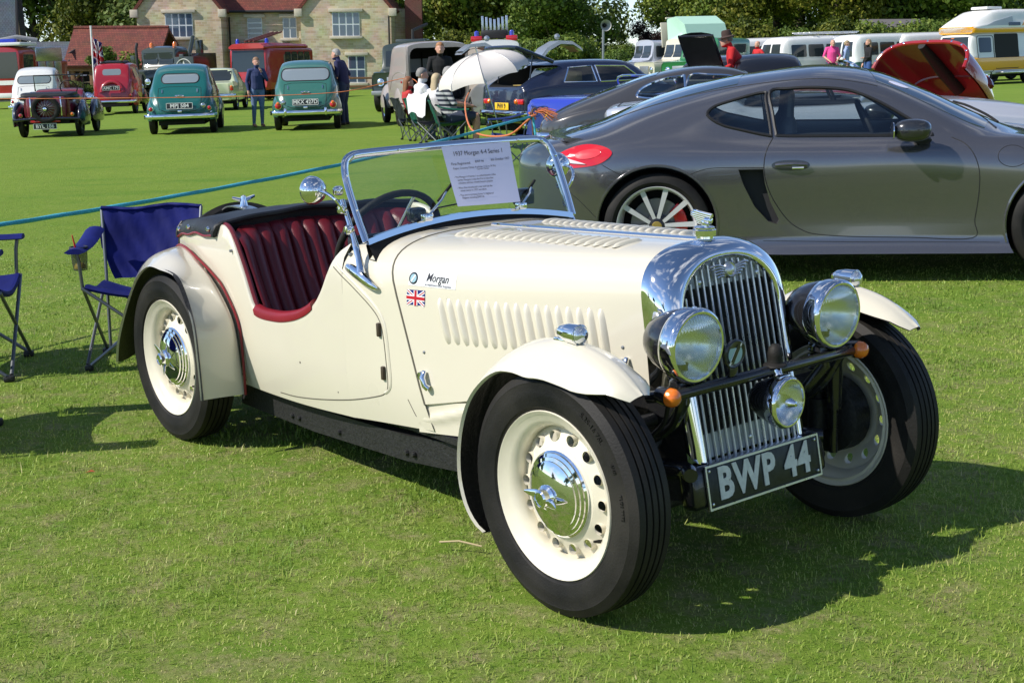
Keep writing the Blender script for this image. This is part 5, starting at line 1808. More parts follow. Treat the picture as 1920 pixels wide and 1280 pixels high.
# ------------------------------------------------------------------ rounded 1950s saloons seen from behind
ROUND = [(0.05, .42, .42, .55, .58, .33), (0.16, .58, .34, .68, .76, .46), (0.40, .665, .30, .88, .98, .56), (0.70, .70, .28, .97, 1.20, .58), (1.0, .71, .27, .98, 1.40, .575), (1.35, .72, .27, .98, 1.50, .57),
         (1.8, .72, .27, .98, 1.53, .57), (2.2, .71, .27, .97, 1.48, .56), (2.48, .69, .27, .96, 1.32, .55), (2.75, .62, .27, .94, 1.04, .50), (3.2, .50, .27, .88, .97, .40), (3.6, .36, .29, .76, .85, .28), (3.74, .22, .34, .55, .66, .16)]
def rounded_saloon(name, label, x, y, heading, col, plate_txt, tall=1.0, window=None, lamps='small', rear_parts=True, group=None):
    car = thing(name, label, 'car', ground_matrix(x, y, heading), group)
    P = paint(name + '_paint_' + plate_txt, col, 0.3)
    tab = [(a, b, c, d * (1 if d < .9 else tall), e * tall if e > 1.0 else e, f) for a, b, c, d, e, f in ROUND]
    g = body_loft(stations_from(tab), 4, 2)
    bo = obj('body', g, P, car, smooth=50)
    bv = bvh_of(g)
    for s in (-1, 1):
        rf = fender(0.10, 1.28, 0.56, 0.22, 0.42, 0.44, 0.30)
        obj('rear_wing', rf if s < 0 else mirror_y(rf), P, car, smooth=60)
        ff = fender(2.40, 3.70, 0.54, 0.23, 0.44, 0.44, 0.32)
        obj('front_wing', ff if s < 0 else mirror_y(ff), P, car, smooth=60)
        view = 'right' if s < 0 else 'left'
        obj('side_window', patch(bv, rrect(1.62, 1.03 * tall, 2.28, 1.34 * tall, .06), view, 0.004, 0.1), BGGLASS, car)
        obj('side_window', patch(bv, [(1.0, 1.05 * tall), (1.55, 1.03 * tall), (1.55, 1.36 * tall), (1.25, 1.34 * tall)], view, 0.004, 0.1), BGGLASS, car)
        obj('door_seam', seam(bv, [(1.58, 1.38 * tall), (1.58, 0.5), (1.6, 0.33), (2.35, 0.33), (2.35, 0.95), (2.28, 1.36 * tall)], view, 0.014, 0.0), SEAMD, bo)
        for wx_ in (0.72, 2.94):
            bg_wheel(car, wx_, s * 0.66, 0.30, 0.15, P if lamps == 'small' else CHROME)
    if window is None:
        window = rrect(-0.41, 1.10 * tall, 0.41, 1.31 * tall, 0.10)
    rw = obj('rear_window', patch(bv, window, 'rear', 0.004, 0.08, 0.02), LTGLASS, car)
    obj('window_surround', seam(bv, window, 'rear', 0.028, 0.0, 0.05, closed=True), mat('rubber_surround', (0.02, 0.02, 0.02), 0.6), rw)
    boot = [(-0.46, 1.0), (-0.47, 0.75), (-0.44, 0.56), (-0.3, 0.50), (0.3, 0.50), (0.44, 0.56), (0.47, 0.75), (0.46, 1.0), (0.3, 1.03), (-0.3, 1.03)]
    obj('boot_seam', seam(bv, boot, 'rear', 0.010, 0.0, 0.05, closed=True), SEAMD, bo)
    bumper(car, [(0.20, -0.78, 0.40), (0.0, -0.70, 0.40), (-0.07, -0.35, 0.40), (-0.08, 0, 0.40), (-0.07, 0.35, 0.40), (0.0, 0.70, 0.40), (0.20, 0.78, 0.40)], 0.05, (0.4, 1))
    plate(car, plate_txt, (hit(bv, 'rear', 0, 0.62)[0].x - 0.03, 0, 0.62), 0.56, 0.125, 'rear', tilt=12)
    obj('boot_handle', tube([(hit(bv, 'rear', 0, 0.83)[0].x - 0.03, -0.09, 0.83), (hit(bv, 'rear', 0, 0.83)[0].x - 0.05, 0, 0.84), (hit(bv, 'rear', 0, 0.83)[0].x - 0.03, 0.09, 0.83)], 0.018, 8), CHROME, car)
    obj('badge', box(hit(bv, 'rear', 0, 0.50)[0].x - 0.02, 0, 0.50, 0.03, 0.09, 0.06, 0.01), CHROME, car)
    for s in (-1, 1):
        obj('boot_hinge', tube([(hit(bv, 'rear', s * .38, z)[0].x - 0.01, s * 0.38, z) for z in (0.90, 0.97)], 0.016, 6), CHROME, car)
        if lamps == 'small':
            lamp(car, 'tail_lamp', 0.12, s * 0.63, 0.56, 0.045, REDLENS)
            lamp(car, 'reflector', 0.11, s * 0.67, 0.47, 0.03, CHROME, rim=False)
        else:
            lamp(car, 'tail_lamp', 0.09, s * 0.60, 0.55, 0.072, REDLENS)
            lamp(car, 'indicator', 0.07, s * 0.60, 0.60, 0.040, AMBER, rim=False)
            obj('over_rider', box(-0.09, s * 0.44, 0.42, 0.06, 0.06, 0.17, 0.02), CHROME, car)
    lamp(car, 'reversing_lamp', 0.10, -0.50 if lamps == 'small' else 0.48, 0.62, 0.05, LENS)
    obj('underbody', box(1.8, 0, 0.25, 3.0, 1.0, 0.1), DARK, car)
    return car

rounded_saloon('green_saloon', 'teal green rounded saloon seen from behind, plate MPJ 584', -7.25, 30.5, 98, (0.008, 0.105, 0.095), 'MPJ 584', 1.0)
rounded_saloon('green_saloon', 'sage green rounded saloon seen from behind, plate MKX 427D', -4.50, 30.6, 95.5, (0.035, 0.135, 0.105), 'MKX 427D', 1.0, window=rrect(-0.53, 1.075, 0.53, 1.35, 0.12), lamps='big')
rounded_saloon('white_saloon', 'white rounded saloon parked behind the maroon roadster', -14.9, 43.5, 101, (0.70, 0.70, 0.66), 'GAS 1', 1.06, window=rrect(-0.50, 1.10, 0.50, 1.34, 0.11))

# ------------------------------------------------------------------ maroon open roadster, plate BYL 186
def maroon_roadster():
    car = thing('maroon_roadster', 'maroon open roadster with spare wheel on its tail, plate BYL 186', 'car', ground_matrix(-10.35, 31.0, 97))
    P = paint('maroon_paint', (0.16, 0.010, 0.028), 0.3)
    NV = paint('navy_wing_paint', (0.012, 0.015, 0.03), 0.25)
    tab = [(0.20, .50, .42, .82, .88, .47), (0.30, .53, .36, .84, .90, .50), (0.7, .58, .34, .85, .92, .53), (1.1, .60, .33, .82, .90, .55), (1.5, .60, .33, .80, .88, .55), (1.8, .58, .33, .95, 1.04, .52), (2.1, .50, .34, .92, 1.04, .44), (2.9, .33, .36, .85, .96, .28), (3.1, .30, .40, .8, .92, .25)]
    g = body_loft(stations_from(tab), 4, 2)
    obj('body', g, P, car, smooth=50)
    # folded hood
    hood = body_loft(stations_from([(0.16, .44, .85, .89, .92, .40), (0.22, .60, .82, .90, .97, .55), (0.55, .63, .82, .91, 1.0, .58), (0.85, .60, .86, .93, .98, .55), (0.92, .4, .88, .91, .94, .3)]), 3, 2)
    obj('folded_hood', hood, VINYL, car)
    obj('fuel_tank', box(0.13, 0, 0.66, 0.16, 0.86, 0.46, 0.05, 3), P, car)
    for s in (-1, 1):
        obj('tank_strap', box(0.04, s * 0.33, 0.66, 0.02, 0.028, 0.46, 0.004), CHROME, car)
    m = TR(-0.02, -0.02, 0.62) @ Matrix.Rotation(math.pi / 2, 4, 'Z')
    sp = obj('spare_wheel', simple_tyre(0.31, 0.13, 0.21, 40), RUBBER, car, mw=TR(-0.02, 0, 0.63) @ Matrix.Rotation(R(-90), 4, 'Z'))
    for k in range(16):
        a = 2 * math.pi * k / 16
        obj('wire_spoke', tube([(0.04 * math.cos(a + .3), -0.05, 0.04 * math.sin(a + .3)), (0.21 * math.cos(a), 0.0, 0.21 * math.sin(a))], 0.005, 5), STEEL, sp)
    obj('spinner', lathe([(0, -0.10), (0.04, -0.095), (0.06, -0.07), (0.07, -0.03)], 20, 'y'), CHROME, sp)
    for s in (-1, 1):
        rf = fender(0.05, 1.15, 0.70, 0.13, 0.40, 0.40, 0.24, power=0.45)
        obj('rear_wing', rf if s < 0 else mirror_y(rf), NV, car, smooth=60)
        ff = fender(1.9, 3.3, 0.66, 0.13, 0.40, 0.42, 0.26, power=0.4)
        obj('front_wing', ff if s < 0 else mirror_y(ff), NV, car, smooth=60)
        bg_wheel(car, 0.52, s * 0.62, 0.33, 0.12, STEEL, 0.3, wire=True)
        bg_wheel(car, 2.75, s * 0.60, 0.33, 0.12, STEEL, 0.3, wire=True)
        lamp(car, 'headlamp', 3.05, s * 0.42, 0.80, 0.11, CHROME, -1, 0.16)
        lamp(car, 'tail_lamp', 0.02, s * 0.56, 0.50, 0.04, REDLENS if s > 0 else AMBER)
    # windscreen
    fr = obj('windscreen_frame', tube([(1.80, -0.56, 1.0), (1.72, -0.56, 1.36), (1.72, 0.56, 1.36), (1.80, 0.56, 1.0)], 0.016, 8), BLACKP, car)
    obj('windscreen_glass', ([(1.80, -.55, 1.0), (1.72, -.55, 1.35), (1.72, .55, 1.35), (1.80, .55, 1.0)], [(0, 1, 2, 3)]), glass('windscreen_sheet'), fr)
    ring = [(0, 0.19 * math.cos(a), 0.19 * math.sin(a)) for a in [2 * math.pi * i / 24 for i in range(24)]]
    obj('steering_wheel', xf(tube(ring, 0.014, 6, closed=True), TR(1.5, -0.26, 1.06) @ Matrix.Rotation(R(-25), 4, 'Y')), RUBBER, car)
    obj('bumper_bar', tube([(0.0, -0.72, 0.40), (-0.05, -0.3, 0.42), (-0.05, 0.3, 0.42), (0.0, 0.72, 0.40)], 0.03, 8), NV, car)
    obj('tail_board', box(0.08, 0.05, 0.355, 0.04, 0.66, 0.05, 0.01), paint('bright_red_paint', (0.5, 0.012, 0.02)), car)
    plate(car, 'BYL 186', (-0.03, 0.04, 0.25), 0.50, 0.12, 'rear')
    obj('axle', tube([(0.52, -0.6, 0.33), (0.52, 0.6, 0.33)], 0.05, 8), DARK, car)
    obj('underbody', box(1.5, 0, 0.33, 2.6, 0.9, 0.08), DARK, car)
maroon_roadster()

# ------------------------------------------------------------------ upright red pre-war saloon
def upright_saloon():
    car = thing('prewar_saloon', 'bright red upright pre-war saloon with boxy cabin, plate AMC 179', 'car', ground_matrix(-13.2, 46.2, 96))
    P = paint('signal_red_paint', (0.34, 0.012, 0.022), 0.3)
    tab = [(0.12, .50, .40, .62, .68, .44), (0.22, .60, .36, .98, 1.10, .54), (0.36, .64, .34, 1.10, 1.46, .55), (0.52, .66, .33, 1.12, 1.64, .56), (0.9, .68, .33, 1.13, 1.70, .56), (1.5, .69, .33, 1.13, 1.71, .56), (2.0, .68, .33, 1.12, 1.68, .56), (2.15, .66, .33, 1.10, 1.62, .55), (2.28, .52, .33, 1.02, 1.14, .44), (3.2, .32, .36, .96, 1.08, .26)]
    g = body_loft(stations_from(tab), 4, 2)
    obj('body', g, P, car, smooth=50)
    bv = bvh_of(g)
    w = rrect(-0.30, 1.28, 0.30, 1.48, 0.07)
    obj('rear_window', patch(bv, w, 'rear', 0.004, 0.08, 0.02), LTGLASS, car)
    obj('roof_panel', body_loft(stations_from([(0.6, .40, 1.66, 1.69, 1.72, .36), (1.3, .44, 1.70, 1.73, 1.755, .40), (1.9, .40, 1.66, 1.69, 1.72, .36)]), 3, 2), VINYL, car)
    # spare wheel cover bulge: a red half ring
    ring = [(hit(bv, 'rear', 0.34 * math.cos(R(a)), 0.72 + 0.34 * math.sin(R(a)))[0] + Vector((-0.01, 0, 0))) for a in range(0, 181, 12)]
    obj('spare_wheel_cover', tube(ring, 0.075, 10), P, car)
    plate(car, 'AMC 179', (0.05, 0.02, 0.86), 0.56, 0.13, 'rear')
    bumper(car, [(0.15, -0.74, 0.42), (0.0, -0.62, 0.42), (-0.02, 0, 0.42), (0.0, 0.62, 0.42), (0.15, 0.74, 0.42)], 0.045)
    for s in (-1, 1):
        view = 'right' if s < 0 else 'left'
        rf = fender(0.10, 1.15, 0.62, 0.16, 0.42, 0.38, 0.28)
        obj('rear_wing', rf if s < 0 else mirror_y(rf), P if s < 0 else BLACKP, car, smooth=60)
        ff = fender(1.95, 3.35, 0.60, 0.14, 0.42, 0.40, 0.30, power=0.4)
        obj('front_wing', ff if s < 0 else mirror_y(ff), BLACKP, car, smooth=60)
        for a, b in ((0.75, 1.35), (1.42, 1.98)):
            obj('side_window', patch(bv, rrect(a, 1.18, b, 1.50, .05), view, 0.004, 0.1), BGGLASS, car)
        bg_wheel(car, 0.60, s * 0.63, 0.34, 0.13, CHROME, 0.4)
        bg_wheel(car, 2.70, s * 0.63, 0.34, 0.13, CHROME, 0.4)
        lamp(car, 'tail_lamp', 0.08, s * 0.60, 0.62, 0.035, REDLENS)
        lamp(car, 'headlamp', 3.1, s * 0.45, 0.85, 0.11, CHROME, -1, 0.15)
        obj('roof_rack_rail', tube([(0.55, s * 0.3, 1.73), (1.9, s * 0.3, 1.76)], 0.018, 6), BLACKP, car)
    obj('underbody', box(1.5, 0, 0.30, 2.8, 1.0, 0.1), DARK, car)
upright_saloon()

# ------------------------------------------------------------------ pale saloon with small fins
def finned_saloon():
    car = thing('pale_saloon', 'pale primrose saloon with small tail fins, half hidden behind the teal saloon', 'car', ground_matrix(-9.95, 46.5, 93))
    P = paint('primrose_paint', (0.55, 0.60, 0.38), 0.3)
    tab = [(0.02, .60, .36, .84, .90, .55), (0.12, .70, .34, .86, .93, .64), (0.6, .74, .32, .88, .95, .66), (0.95, .75, .31, .90, 1.0, .64), (1.25, .75, .30, .92, 1.28, .56), (1.45, .75, .30, .92, 1.39, .55), (2.1, .75, .30, .92, 1.41, .55), (2.4, .74, .30, .92, 1.34, .56), (2.75, .73, .30, .90, .98, .62), (3.7, .70, .32, .82, .88, .60), (3.86, .60, .38, .74, .78, .5)]
    g = body_loft(stations_from(tab), 4, 2)
    obj('body', g, P, car, smooth=45)
    bv = bvh_of(g)
    obj('rear_window', patch(bv, rrect(-0.52, 0.98, 0.52, 1.34, 0.08), 'rear', 0.005, 0.08, 0.02), BGGLASS, car)
    for s in (-1, 1):
        fin = loft([[(x, s * (0.60), z0), (x, s * 0.72, z1), (x, s * 0.755, z0 - 0.05)] for x, z0, z1 in ((-0.06, .84, .97), (0.4, .86, .96), (0.9, .88, .92))], cap0=True)
        obj('tail_fin', fin, P, car)
        obj('tail_lamp', box(-0.03, s * 0.67, 0.74, 0.06, 0.11, 0.16, 0.02), REDLENS, car)
        lamp(car, 'indicator', -0.05, s * 0.67, 0.79, 0.045, AMBER)
        bg_wheel(car, 0.78, s * 0.66, 0.29, 0.15)
        bg_wheel(car, 3.05, s * 0.66, 0.29, 0.15)
        obj('side_window', patch(bv, rrect(1.5, 0.98, 2.35, 1.30, .06), 'right' if s < 0 else 'left', 0.004, 0.1), BGGLASS, car)
    bumper(car, [(0.15, -0.78, 0.50), (-0.05, -0.70, 0.50), (-0.08, 0, 0.50), (-0.05, 0.70, 0.50), (0.15, 0.78, 0.50)], 0.06, (0.4, 1))
    plate(car, 'HOL 7', (-0.03, 0.0, 0.66), 0.5, 0.12, 'rear')
    obj('underbody', box(1.9, 0, 0.26, 3.2, 1.2, 0.08), DARK, car)
finned_saloon()

# ------------------------------------------------------------------ beige van with its rear open
def beige_van():
    car = thing('beige_van', 'beige-grey delivery van with its rear doors open behind the picnic party', 'van', ground_matrix(-1.56, 30.8, 104))
    P = paint('beige_van_paint', (0.34, 0.30, 0.27), 0.38, coat=0.5)
    tab = [(0.0, .76, .42, 1.14, 1.82, .68), (0.25, .77, .40, 1.16, 1.85, .69), (1.0, .78, .38, 1.16, 1.86, .69), (1.9, .78, .38, 1.14, 1.84, .68), (2.3, .76, .38, 1.10, 1.74, .64), (2.55, .72, .38, 1.06, 1.50, .60), (2.75, .62, .38, 1.04, 1.16, .52), (3.4, .48, .40, .95, 1.06, .38), (3.75, .36, .46, .85, .94, .26)]
    g = body_loft(stations_from(tab), 4, 2)
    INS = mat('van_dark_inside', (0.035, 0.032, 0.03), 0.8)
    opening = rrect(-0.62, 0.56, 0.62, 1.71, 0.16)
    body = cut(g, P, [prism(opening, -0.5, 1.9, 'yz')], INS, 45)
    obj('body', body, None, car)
    bv = bvh_of(g)
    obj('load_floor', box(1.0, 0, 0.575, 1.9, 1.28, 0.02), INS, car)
    # inside view of the windscreen and front seats
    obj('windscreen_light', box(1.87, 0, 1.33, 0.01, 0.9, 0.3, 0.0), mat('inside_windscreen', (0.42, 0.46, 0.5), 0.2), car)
    obj('bulkhead_bar', box(1.84, 0.02, 1.45, 0.02, 0.03, 0.36, 0.0), DARK, car)
    for s in (-1, 1):
        d = prism(rrect(0.0, 0.52, 0.60, 1.74, 0.12), -0.018, 0.018, 'xz')
        door = obj('rear_door', d, P, car, mw=TR(-0.01, s * 0.70, 0) @ Matrix.Rotation(R(180 - s * (20 if s < 0 else 8)), 4, 'Z'))
        obj('door_window', prism(rrect(0.14, 1.22, 0.46, 1.56, 0.06), -0.022, 0.022, 'xz'), BGGLASS, door)
        rf = fender(0.35, 1.45, 0.70, 0.17, 0.44, 0.46, 0.34)
        obj('rear_wing', rf if s < 0 else mirror_y(rf), P, car, smooth=60)
        ff = fender(2.5, 3.8, 0.62, 0.20, 0.46, 0.46, 0.36)
        obj('front_wing', ff if s < 0 else mirror_y(ff), P, car, smooth=60)
        bg_wheel(car, 0.85, s * 0.74, 0.345, 0.15, CHROME, 0.5)
        bg_wheel(car, 3.05, s * 0.72, 0.345, 0.15, CHROME, 0.5)
    obj('side_moulding', seam(bv, smoothpath([(0.1, 1.15), (0.8, 1.2), (1.5, 1.1), (1.9, 0.8)], 4), 'left', 0.02, 0.0), P, car)
    obj('reflector', box(0.2, 0.80, 0.98, 0.06, 0.03, 0.05, 0.01), REDLENS, car)
    obj('crate', box(0.7, -0.3, 0.78, 0.5, 0.45, 0.38, 0.02), mat('dark_crate', (0.02, 0.02, 0.022), 0.7), car)
    bumper(car, [(0.1, -0.84, 0.46), (-0.04, -0.78, 0.46), (-0.05, 0, 0.46), (-0.04, 0.78, 0.46), (0.1, 0.84, 0.46)], 0.05, (0.5, 1), P)
    obj('underbody', box(1.8, 0, 0.36, 3.2, 1.2, 0.1), DARK, car)
beige_van()

# ------------------------------------------------------------------ white car whose nose shows left of the van
rounded_saloon('white_saloon', 'white saloon mostly hidden behind the beige van', -2.35, 42.5, 262, (0.62, 0.64, 0.60), 'KPO 12')

# ------------------------------------------------------------------ grey fastback behind the coupe
def grey_fastback():
    car = thing('grey_fastback', 'gunmetal fastback grand tourer with chrome-edged side window', 'car', ground_matrix(0.35, 16.3, -3))
    P = paint('gunmetal_paint', (0.075, 0.072, 0.072), 0.3, 0.5)
    st = []
    T = [(0.0, .30, .42, .58, .60, .2), (0.06, .56, .36, .66, .72, .42), (0.25, .74, .30, .74, .82, .56), (0.55, .80, .27, .82, .94, .58), (0.95, .83, .26, .88, 1.08, .55), (1.35, .84, .26, .90, 1.20, .53), (1.8, .84, .26, .90, 1.27, .53), (2.2, .84, .26, .90, 1.25, .53), (2.5, .83, .26, .90, 1.14, .54), (2.8, .82, .26, .88, .96, .6), (3.4, .80, .26, .84, .93, .6), (4.2, .70, .28, .72, .80, .5), (4.55, .4, .34, .55, .62, .3)]
    g = body_loft(stations_from(T), 5, 3)
    sw1 = smoothpath([(1.12, 0.98), (1.20, 1.06), (1.42, 1.14), (1.62, 1.165), (1.66, 1.16), (1.62, 0.93), (1.35, 0.935), (1.17, 0.95)], 4, closed=True)
    sw2 = smoothpath([(1.72, 1.17), (1.95, 1.175), (2.2, 1.15), (2.42, 1.05), (2.56, 0.95), (2.5, 0.93), (2.1, 0.93), (1.69, 0.93)], 4, closed=True)
    sw1 = [(p[0], p[1]) for p in sw1]
    sw2 = [(p[0], p[1]) for p in sw2]
    bo = obj('body', cut(g, P, [prism(sw1, -1.2, 1.2, 'xz'), prism(sw2, -1.2, 1.2, 'xz')], CARPETD, 45), None, car)
    bv = bvh_of(g)
    for s, view in ((-1, 'right'), (1, 'left')):
        for nm, ol in (('quarter_window', sw1), ('door_window', sw2)):
            w = obj(nm, patch(bv, ol, view, -0.004, 0.1, 0.0), glass('coupe_side_glass'), car)
            obj('window_frame', seam(bv, ol, view, 0.030, -0.004, 0.05, closed=True), CHROME, w)
        obj('door_seam', seam(bv, [(1.72, 0.9), (1.74, 0.45), (2.65, 0.42), (2.66, 0.88)], view, 0.01, 0.0), SEAMD, bo)
        bg_wheel(car, 0.95, s * 0.70, 0.32, 0.18, CHROME)
        bg_wheel(car, 3.55, s * 0.70, 0.32, 0.18, CHROME)
        obj('bumper', tube(smoothpath([(0.65, s * 0.86, 0.55), (0.25, s * 0.80, 0.55), (0.02, s * 0.62, 0.55), (-0.05, s * 0.35, 0.55)], 4), 0.04, 8, flat=(0.5, 1)), CHROME, car)
        lamp(car, 'tail_lamp', 0.13, s * 0.60, 0.44, 0.06, AMBER)
    obj('rear_window', patch(bv, [(0.62, -0.40), (0.55, 0), (0.62, 0.40), (1.35, 0.42), (1.42, 0), (1.35, -0.42)], 'top', 0.006, 0.1, 0.01), mat('screen_glass', (0.03, 0.045, 0.06)), car)
    obj('windscreen', patch(bv, [(2.38, -0.45), (2.36, 0), (2.38, 0.45), (2.82, 0.58), (2.86, 0), (2.82, -0.58)], 'top', 0.006, 0.1, 0.01), MATS['screen_glass'], car)
    obj('underbody', box(2.2, 0, 0.24, 3.8, 1.2, 0.1), DARK, car)
grey_fastback()

# ------------------------------------------------------------------ silver open car directly behind the coupe
def silver_roadster():
    car = thing('silver_roadster', 'silver open sports car seen above and through the grey coupe', 'car', ground_matrix(0.92, 12.9, -7))
    P = paint('silver_paint', (0.52, 0.54, 0.60), 0.3, 0.4)
    T = [(0.0, .50, .40, .86, .92, .45), (0.08, .72, .34, .90, .97, .62), (0.5, .80, .28, .93, 1.0, .68), (1.1, .82, .26, .94, 1.01, .70), (1.3, .82, .26, .90, .95, .72), (2.0, .82, .26, .90, .95, .72), (2.4, .82, .26, .90, .97, .70), (3.2, .80, .26, .86, .96, .66), (3.9, .70, .28, .76, .84, .55), (4.2, .45, .34, .58, .64, .35)]
    g = body_loft(stations_from(T), 4, 2)
    obj('body', g, P, car, smooth=45)
    bv = bvh_of(g)
    obj('windscreen_frame', tube(smoothpath([(2.42, -0.68, 0.95), (2.25, -0.64, 1.18), (2.15, -0.55, 1.28), (2.13, 0, 1.30), (2.15, 0.55, 1.28), (2.25, 0.64, 1.18), (2.42, 0.68, 0.95)], 4), 0.022, 8), CHROME, car)
    obj('cockpit_rim', tube([(1.25, -0.6, 0.98), (1.25, 0.6, 0.98), (2.2, 0.6, 0.96), (2.2, -0.6, 0.96)], 0.03, 8, closed=True), VINYL, car)
    obj('cockpit_floor', box(1.72, 0, 0.955, 0.9, 1.1, 0.012), CARPETD, car)
    for y in (-0.32, 0.32):
        obj('seat', loft([[(1.45 - 0.08 * zz + a, y + b, 0.90 + zz) for a, b in oval(0, 0, 0.07, 0.2 * w_, 12, 2.6)] for zz, w_ in ((0, 1), (0.15, 1), (0.24, .8), (0.27, .4))], closed=True, cap1=True), VINYL, car)
    obj('boot_seam', seam(bv, [(0.12, -0.5), (0.12, 0.5), (1.0, 0.5), (1.0, -0.5)], 'top', 0.01, 0.0, closed=True), SEAMD, car)
    ring = [(0, 0.18 * math.cos(a), 0.18 * math.sin(a)) for a in [2 * math.pi * i / 24 for i in range(24)]]
    obj('steering_wheel', xf(tube(ring, 0.014, 6, closed=True), TR(2.0, -0.32, 1.02) @ Matrix.Rotation(R(-25), 4, 'Y')), RUBBER, car)
    bumper(car, [(0.25, -0.84, 0.60), (-0.04, -0.72, 0.60), (-0.08, 0, 0.60), (-0.04, 0.72, 0.60), (0.25, 0.84, 0.60)], 0.05, (0.5, 1))
    for s in (-1, 1):
        bg_wheel(car, 0.85, s * 0.72, 0.31, 0.17)
        bg_wheel(car, 3.3, s * 0.72, 0.31, 0.17)
    obj('underbody', box(2.0, 0, 0.24, 3.6, 1.2, 0.1), DARK, car)
silver_roadster()

# ------------------------------------------------------------------ navy estate with its tailgate up
def navy_estate():
    car = thing('navy_estate', 'navy blue sporting estate with its glass tailgate propped open', 'car', ground_matrix(-0.12, 24.0, 28))
    P = paint('navy_paint', (0.012, 0.018, 0.045), 0.25)
    T = [(0.0, .62, .38, .86, .92, .55), (0.06, .76, .34, .90, .98, .66), (0.35, .80, .30, .92, 1.16, .60), (0.75, .81, .28, .92, 1.33, .56), (1.2, .82, .28, .92, 1.37, .55), (2.0, .82, .28, .92, 1.36, .55), (2.35, .82, .28, .92, 1.28, .56), (2.8, .81, .28, .90, .98, .62), (3.8, .76, .30, .80, .86, .58), (4.2, .6, .36, .66, .72, .45)]
    g = body_loft(stations_from(T), 4, 2)
    IN = mat('tan_boot_lining', (0.40, 0.30, 0.10), 0.8)
    op = rrect(-0.58, 0.94, 0.58, 1.29, 0.08)
    sw = [(0.80, 1.0), (0.98, 1.24), (1.45, 1.26), (1.45, 0.99)]
    sw2 = [(1.52, 0.99), (1.52, 1.26), (2.12, 1.24), (2.40, 1.0)]
    bo = obj('body', cut(g, P, [prism(op, -0.3, 1.5, 'yz'), prism(sw, -1.2, 1.2, 'xz'), prism(sw2, -1.2, 1.2, 'xz')], CARPETD, 45), None, car)
    bv = bvh_of(g)
    obj('load_floor', box(0.95, 0, 0.955, 0.9, 1.14, 0.012), IN, car)
    obj('seat', box(1.35, 0.1, 1.06, 0.14, 0.9, 0.24, 0.05), IN, car)
    for s, view in ((-1, 'right'), (1, 'left')):
        for ol in (sw, sw2):
            w = obj('side_window', patch(bv, ol, view, -0.004, 0.1, 0.0), glass('coupe_side_glass'), car)
            obj('window_frame', seam(bv, ol, view, 0.026, -0.003, 0.05, closed=True), CHROME, w)
        bg_wheel(car, 0.85, s * 0.72, 0.31, 0.17)
        bg_wheel(car, 3.4, s * 0.72, 0.31, 0.17)
        obj('tail_lamp', box(0.02, s * 0.62, 0.70, 0.05, 0.22, 0.09, 0.015), REDLENS, car)
        lamp(car, 'indicator', 0.0, s * 0.50, 0.70, 0.05, AMBER)
    # tailgate, hinged at the roof
    tg = obj('tailgate', join(tube(smoothpath([(0.70, -0.55, 1.345), (0.10, -0.56, 1.56), (-0.02, -0.50, 1.60), (-0.03, 0, 1.61), (-0.02, 0.50, 1.60), (0.10, 0.56, 1.56), (0.70, 0.55, 1.345)], 3), 0.035, 8)), P, car)
    obj('tailgate_glass', ([(0.70, -0.53, 1.35), (0.0, -0.53, 1.60), (0.0, 0.53, 1.60), (0.70, 0.53, 1.35)], [(0, 1, 2, 3)]), mat('tailgate_glass', (0.10, 0.16, 0.18), 0.05, coat=1), tg)
    for s in (-1, 1):
        obj('gas_strut', tube([(0.22, s * 0.58, 1.0), (0.30, s * 0.57, 1.48)], 0.012, 6), BLACKP, tg)
    plate(car, 'PHV 9', (-0.02, 0.0, 0.62), 0.5, 0.12, 'rear', bg=YELLOWP, fg=mat('ink_black', (0.02, 0.02, 0.03)))
    bumper(car, [(0.25, -0.84, 0.50), (-0.05, -0.74, 0.50), (-0.09, 0, 0.50), (-0.05, 0.74, 0.50), (0.25, 0.84, 0.50)], 0.05, (0.5, 1))
    obj('underbody', box(2.0, 0, 0.26, 3.6, 1.2, 0.1), DARK, car)
navy_estate()

# ------------------------------------------------------------------ small blue car between estate and fastback
def blue_sports():
    car = thing('blue_sports_car', 'small bright blue sports car behind the picnic chairs, yellow plate', 'car', ground_matrix(0.65, 19.3, 42))
    P = paint('bright_blue_paint', (0.02, 0.04, 0.38), 0.25)
    T = [(0.0, .50, .40, .74, .80, .45), (0.08, .66, .34, .78, .86, .56), (0.6, .72, .28, .80, .88, .60), (1.3, .73, .27, .80, .87, .62), (1.9, .73, .27, .80, .88, .62), (3.0, .66, .28, .72, .80, .52), (3.4, .45, .34, .58, .64, .35)]
    g = body_loft(stations_from(T), 4, 2)
    obj('body', g, P, car, smooth=45)
    obj('cockpit', box(1.45, 0, 0.875, 0.8, 1.0, 0.02, 0.005), CARPETD, car)
    obj('windscreen_frame', tube(smoothpath([(1.95, -0.58, 0.87), (1.80, -0.52, 1.10), (1.78, 0, 1.12), (1.80, 0.52, 1.10), (1.95, 0.58, 0.87)], 4), 0.018, 8), CHROME, car)
    plate(car, 'EOB 2', (-0.02, 0.0, 0.62), 0.48, 0.12, 'rear', bg=YELLOWP, fg=MATS['ink_black'])
    for s in (-1, 1):
        bg_wheel(car, 0.65, s * 0.62, 0.28, 0.15)
        bg_wheel(car, 2.75, s * 0.62, 0.28, 0.15)
        lamp(car, 'tail_lamp', 0.04, s * 0.48, 0.66, 0.05, REDLENS)
        lamp(car, 'indicator', 0.06, s * 0.58, 0.66, 0.04, AMBER)
    bumper(car, [(0.2, -0.74, 0.48), (-0.05, -0.62, 0.48), (-0.08, 0, 0.48), (-0.05, 0.62, 0.48), (0.2, 0.74, 0.48)], 0.04, (0.5, 1))
    obj('underbody', box(1.7, 0, 0.25, 2.8, 1.1, 0.1), DARK, car)
blue_sports()

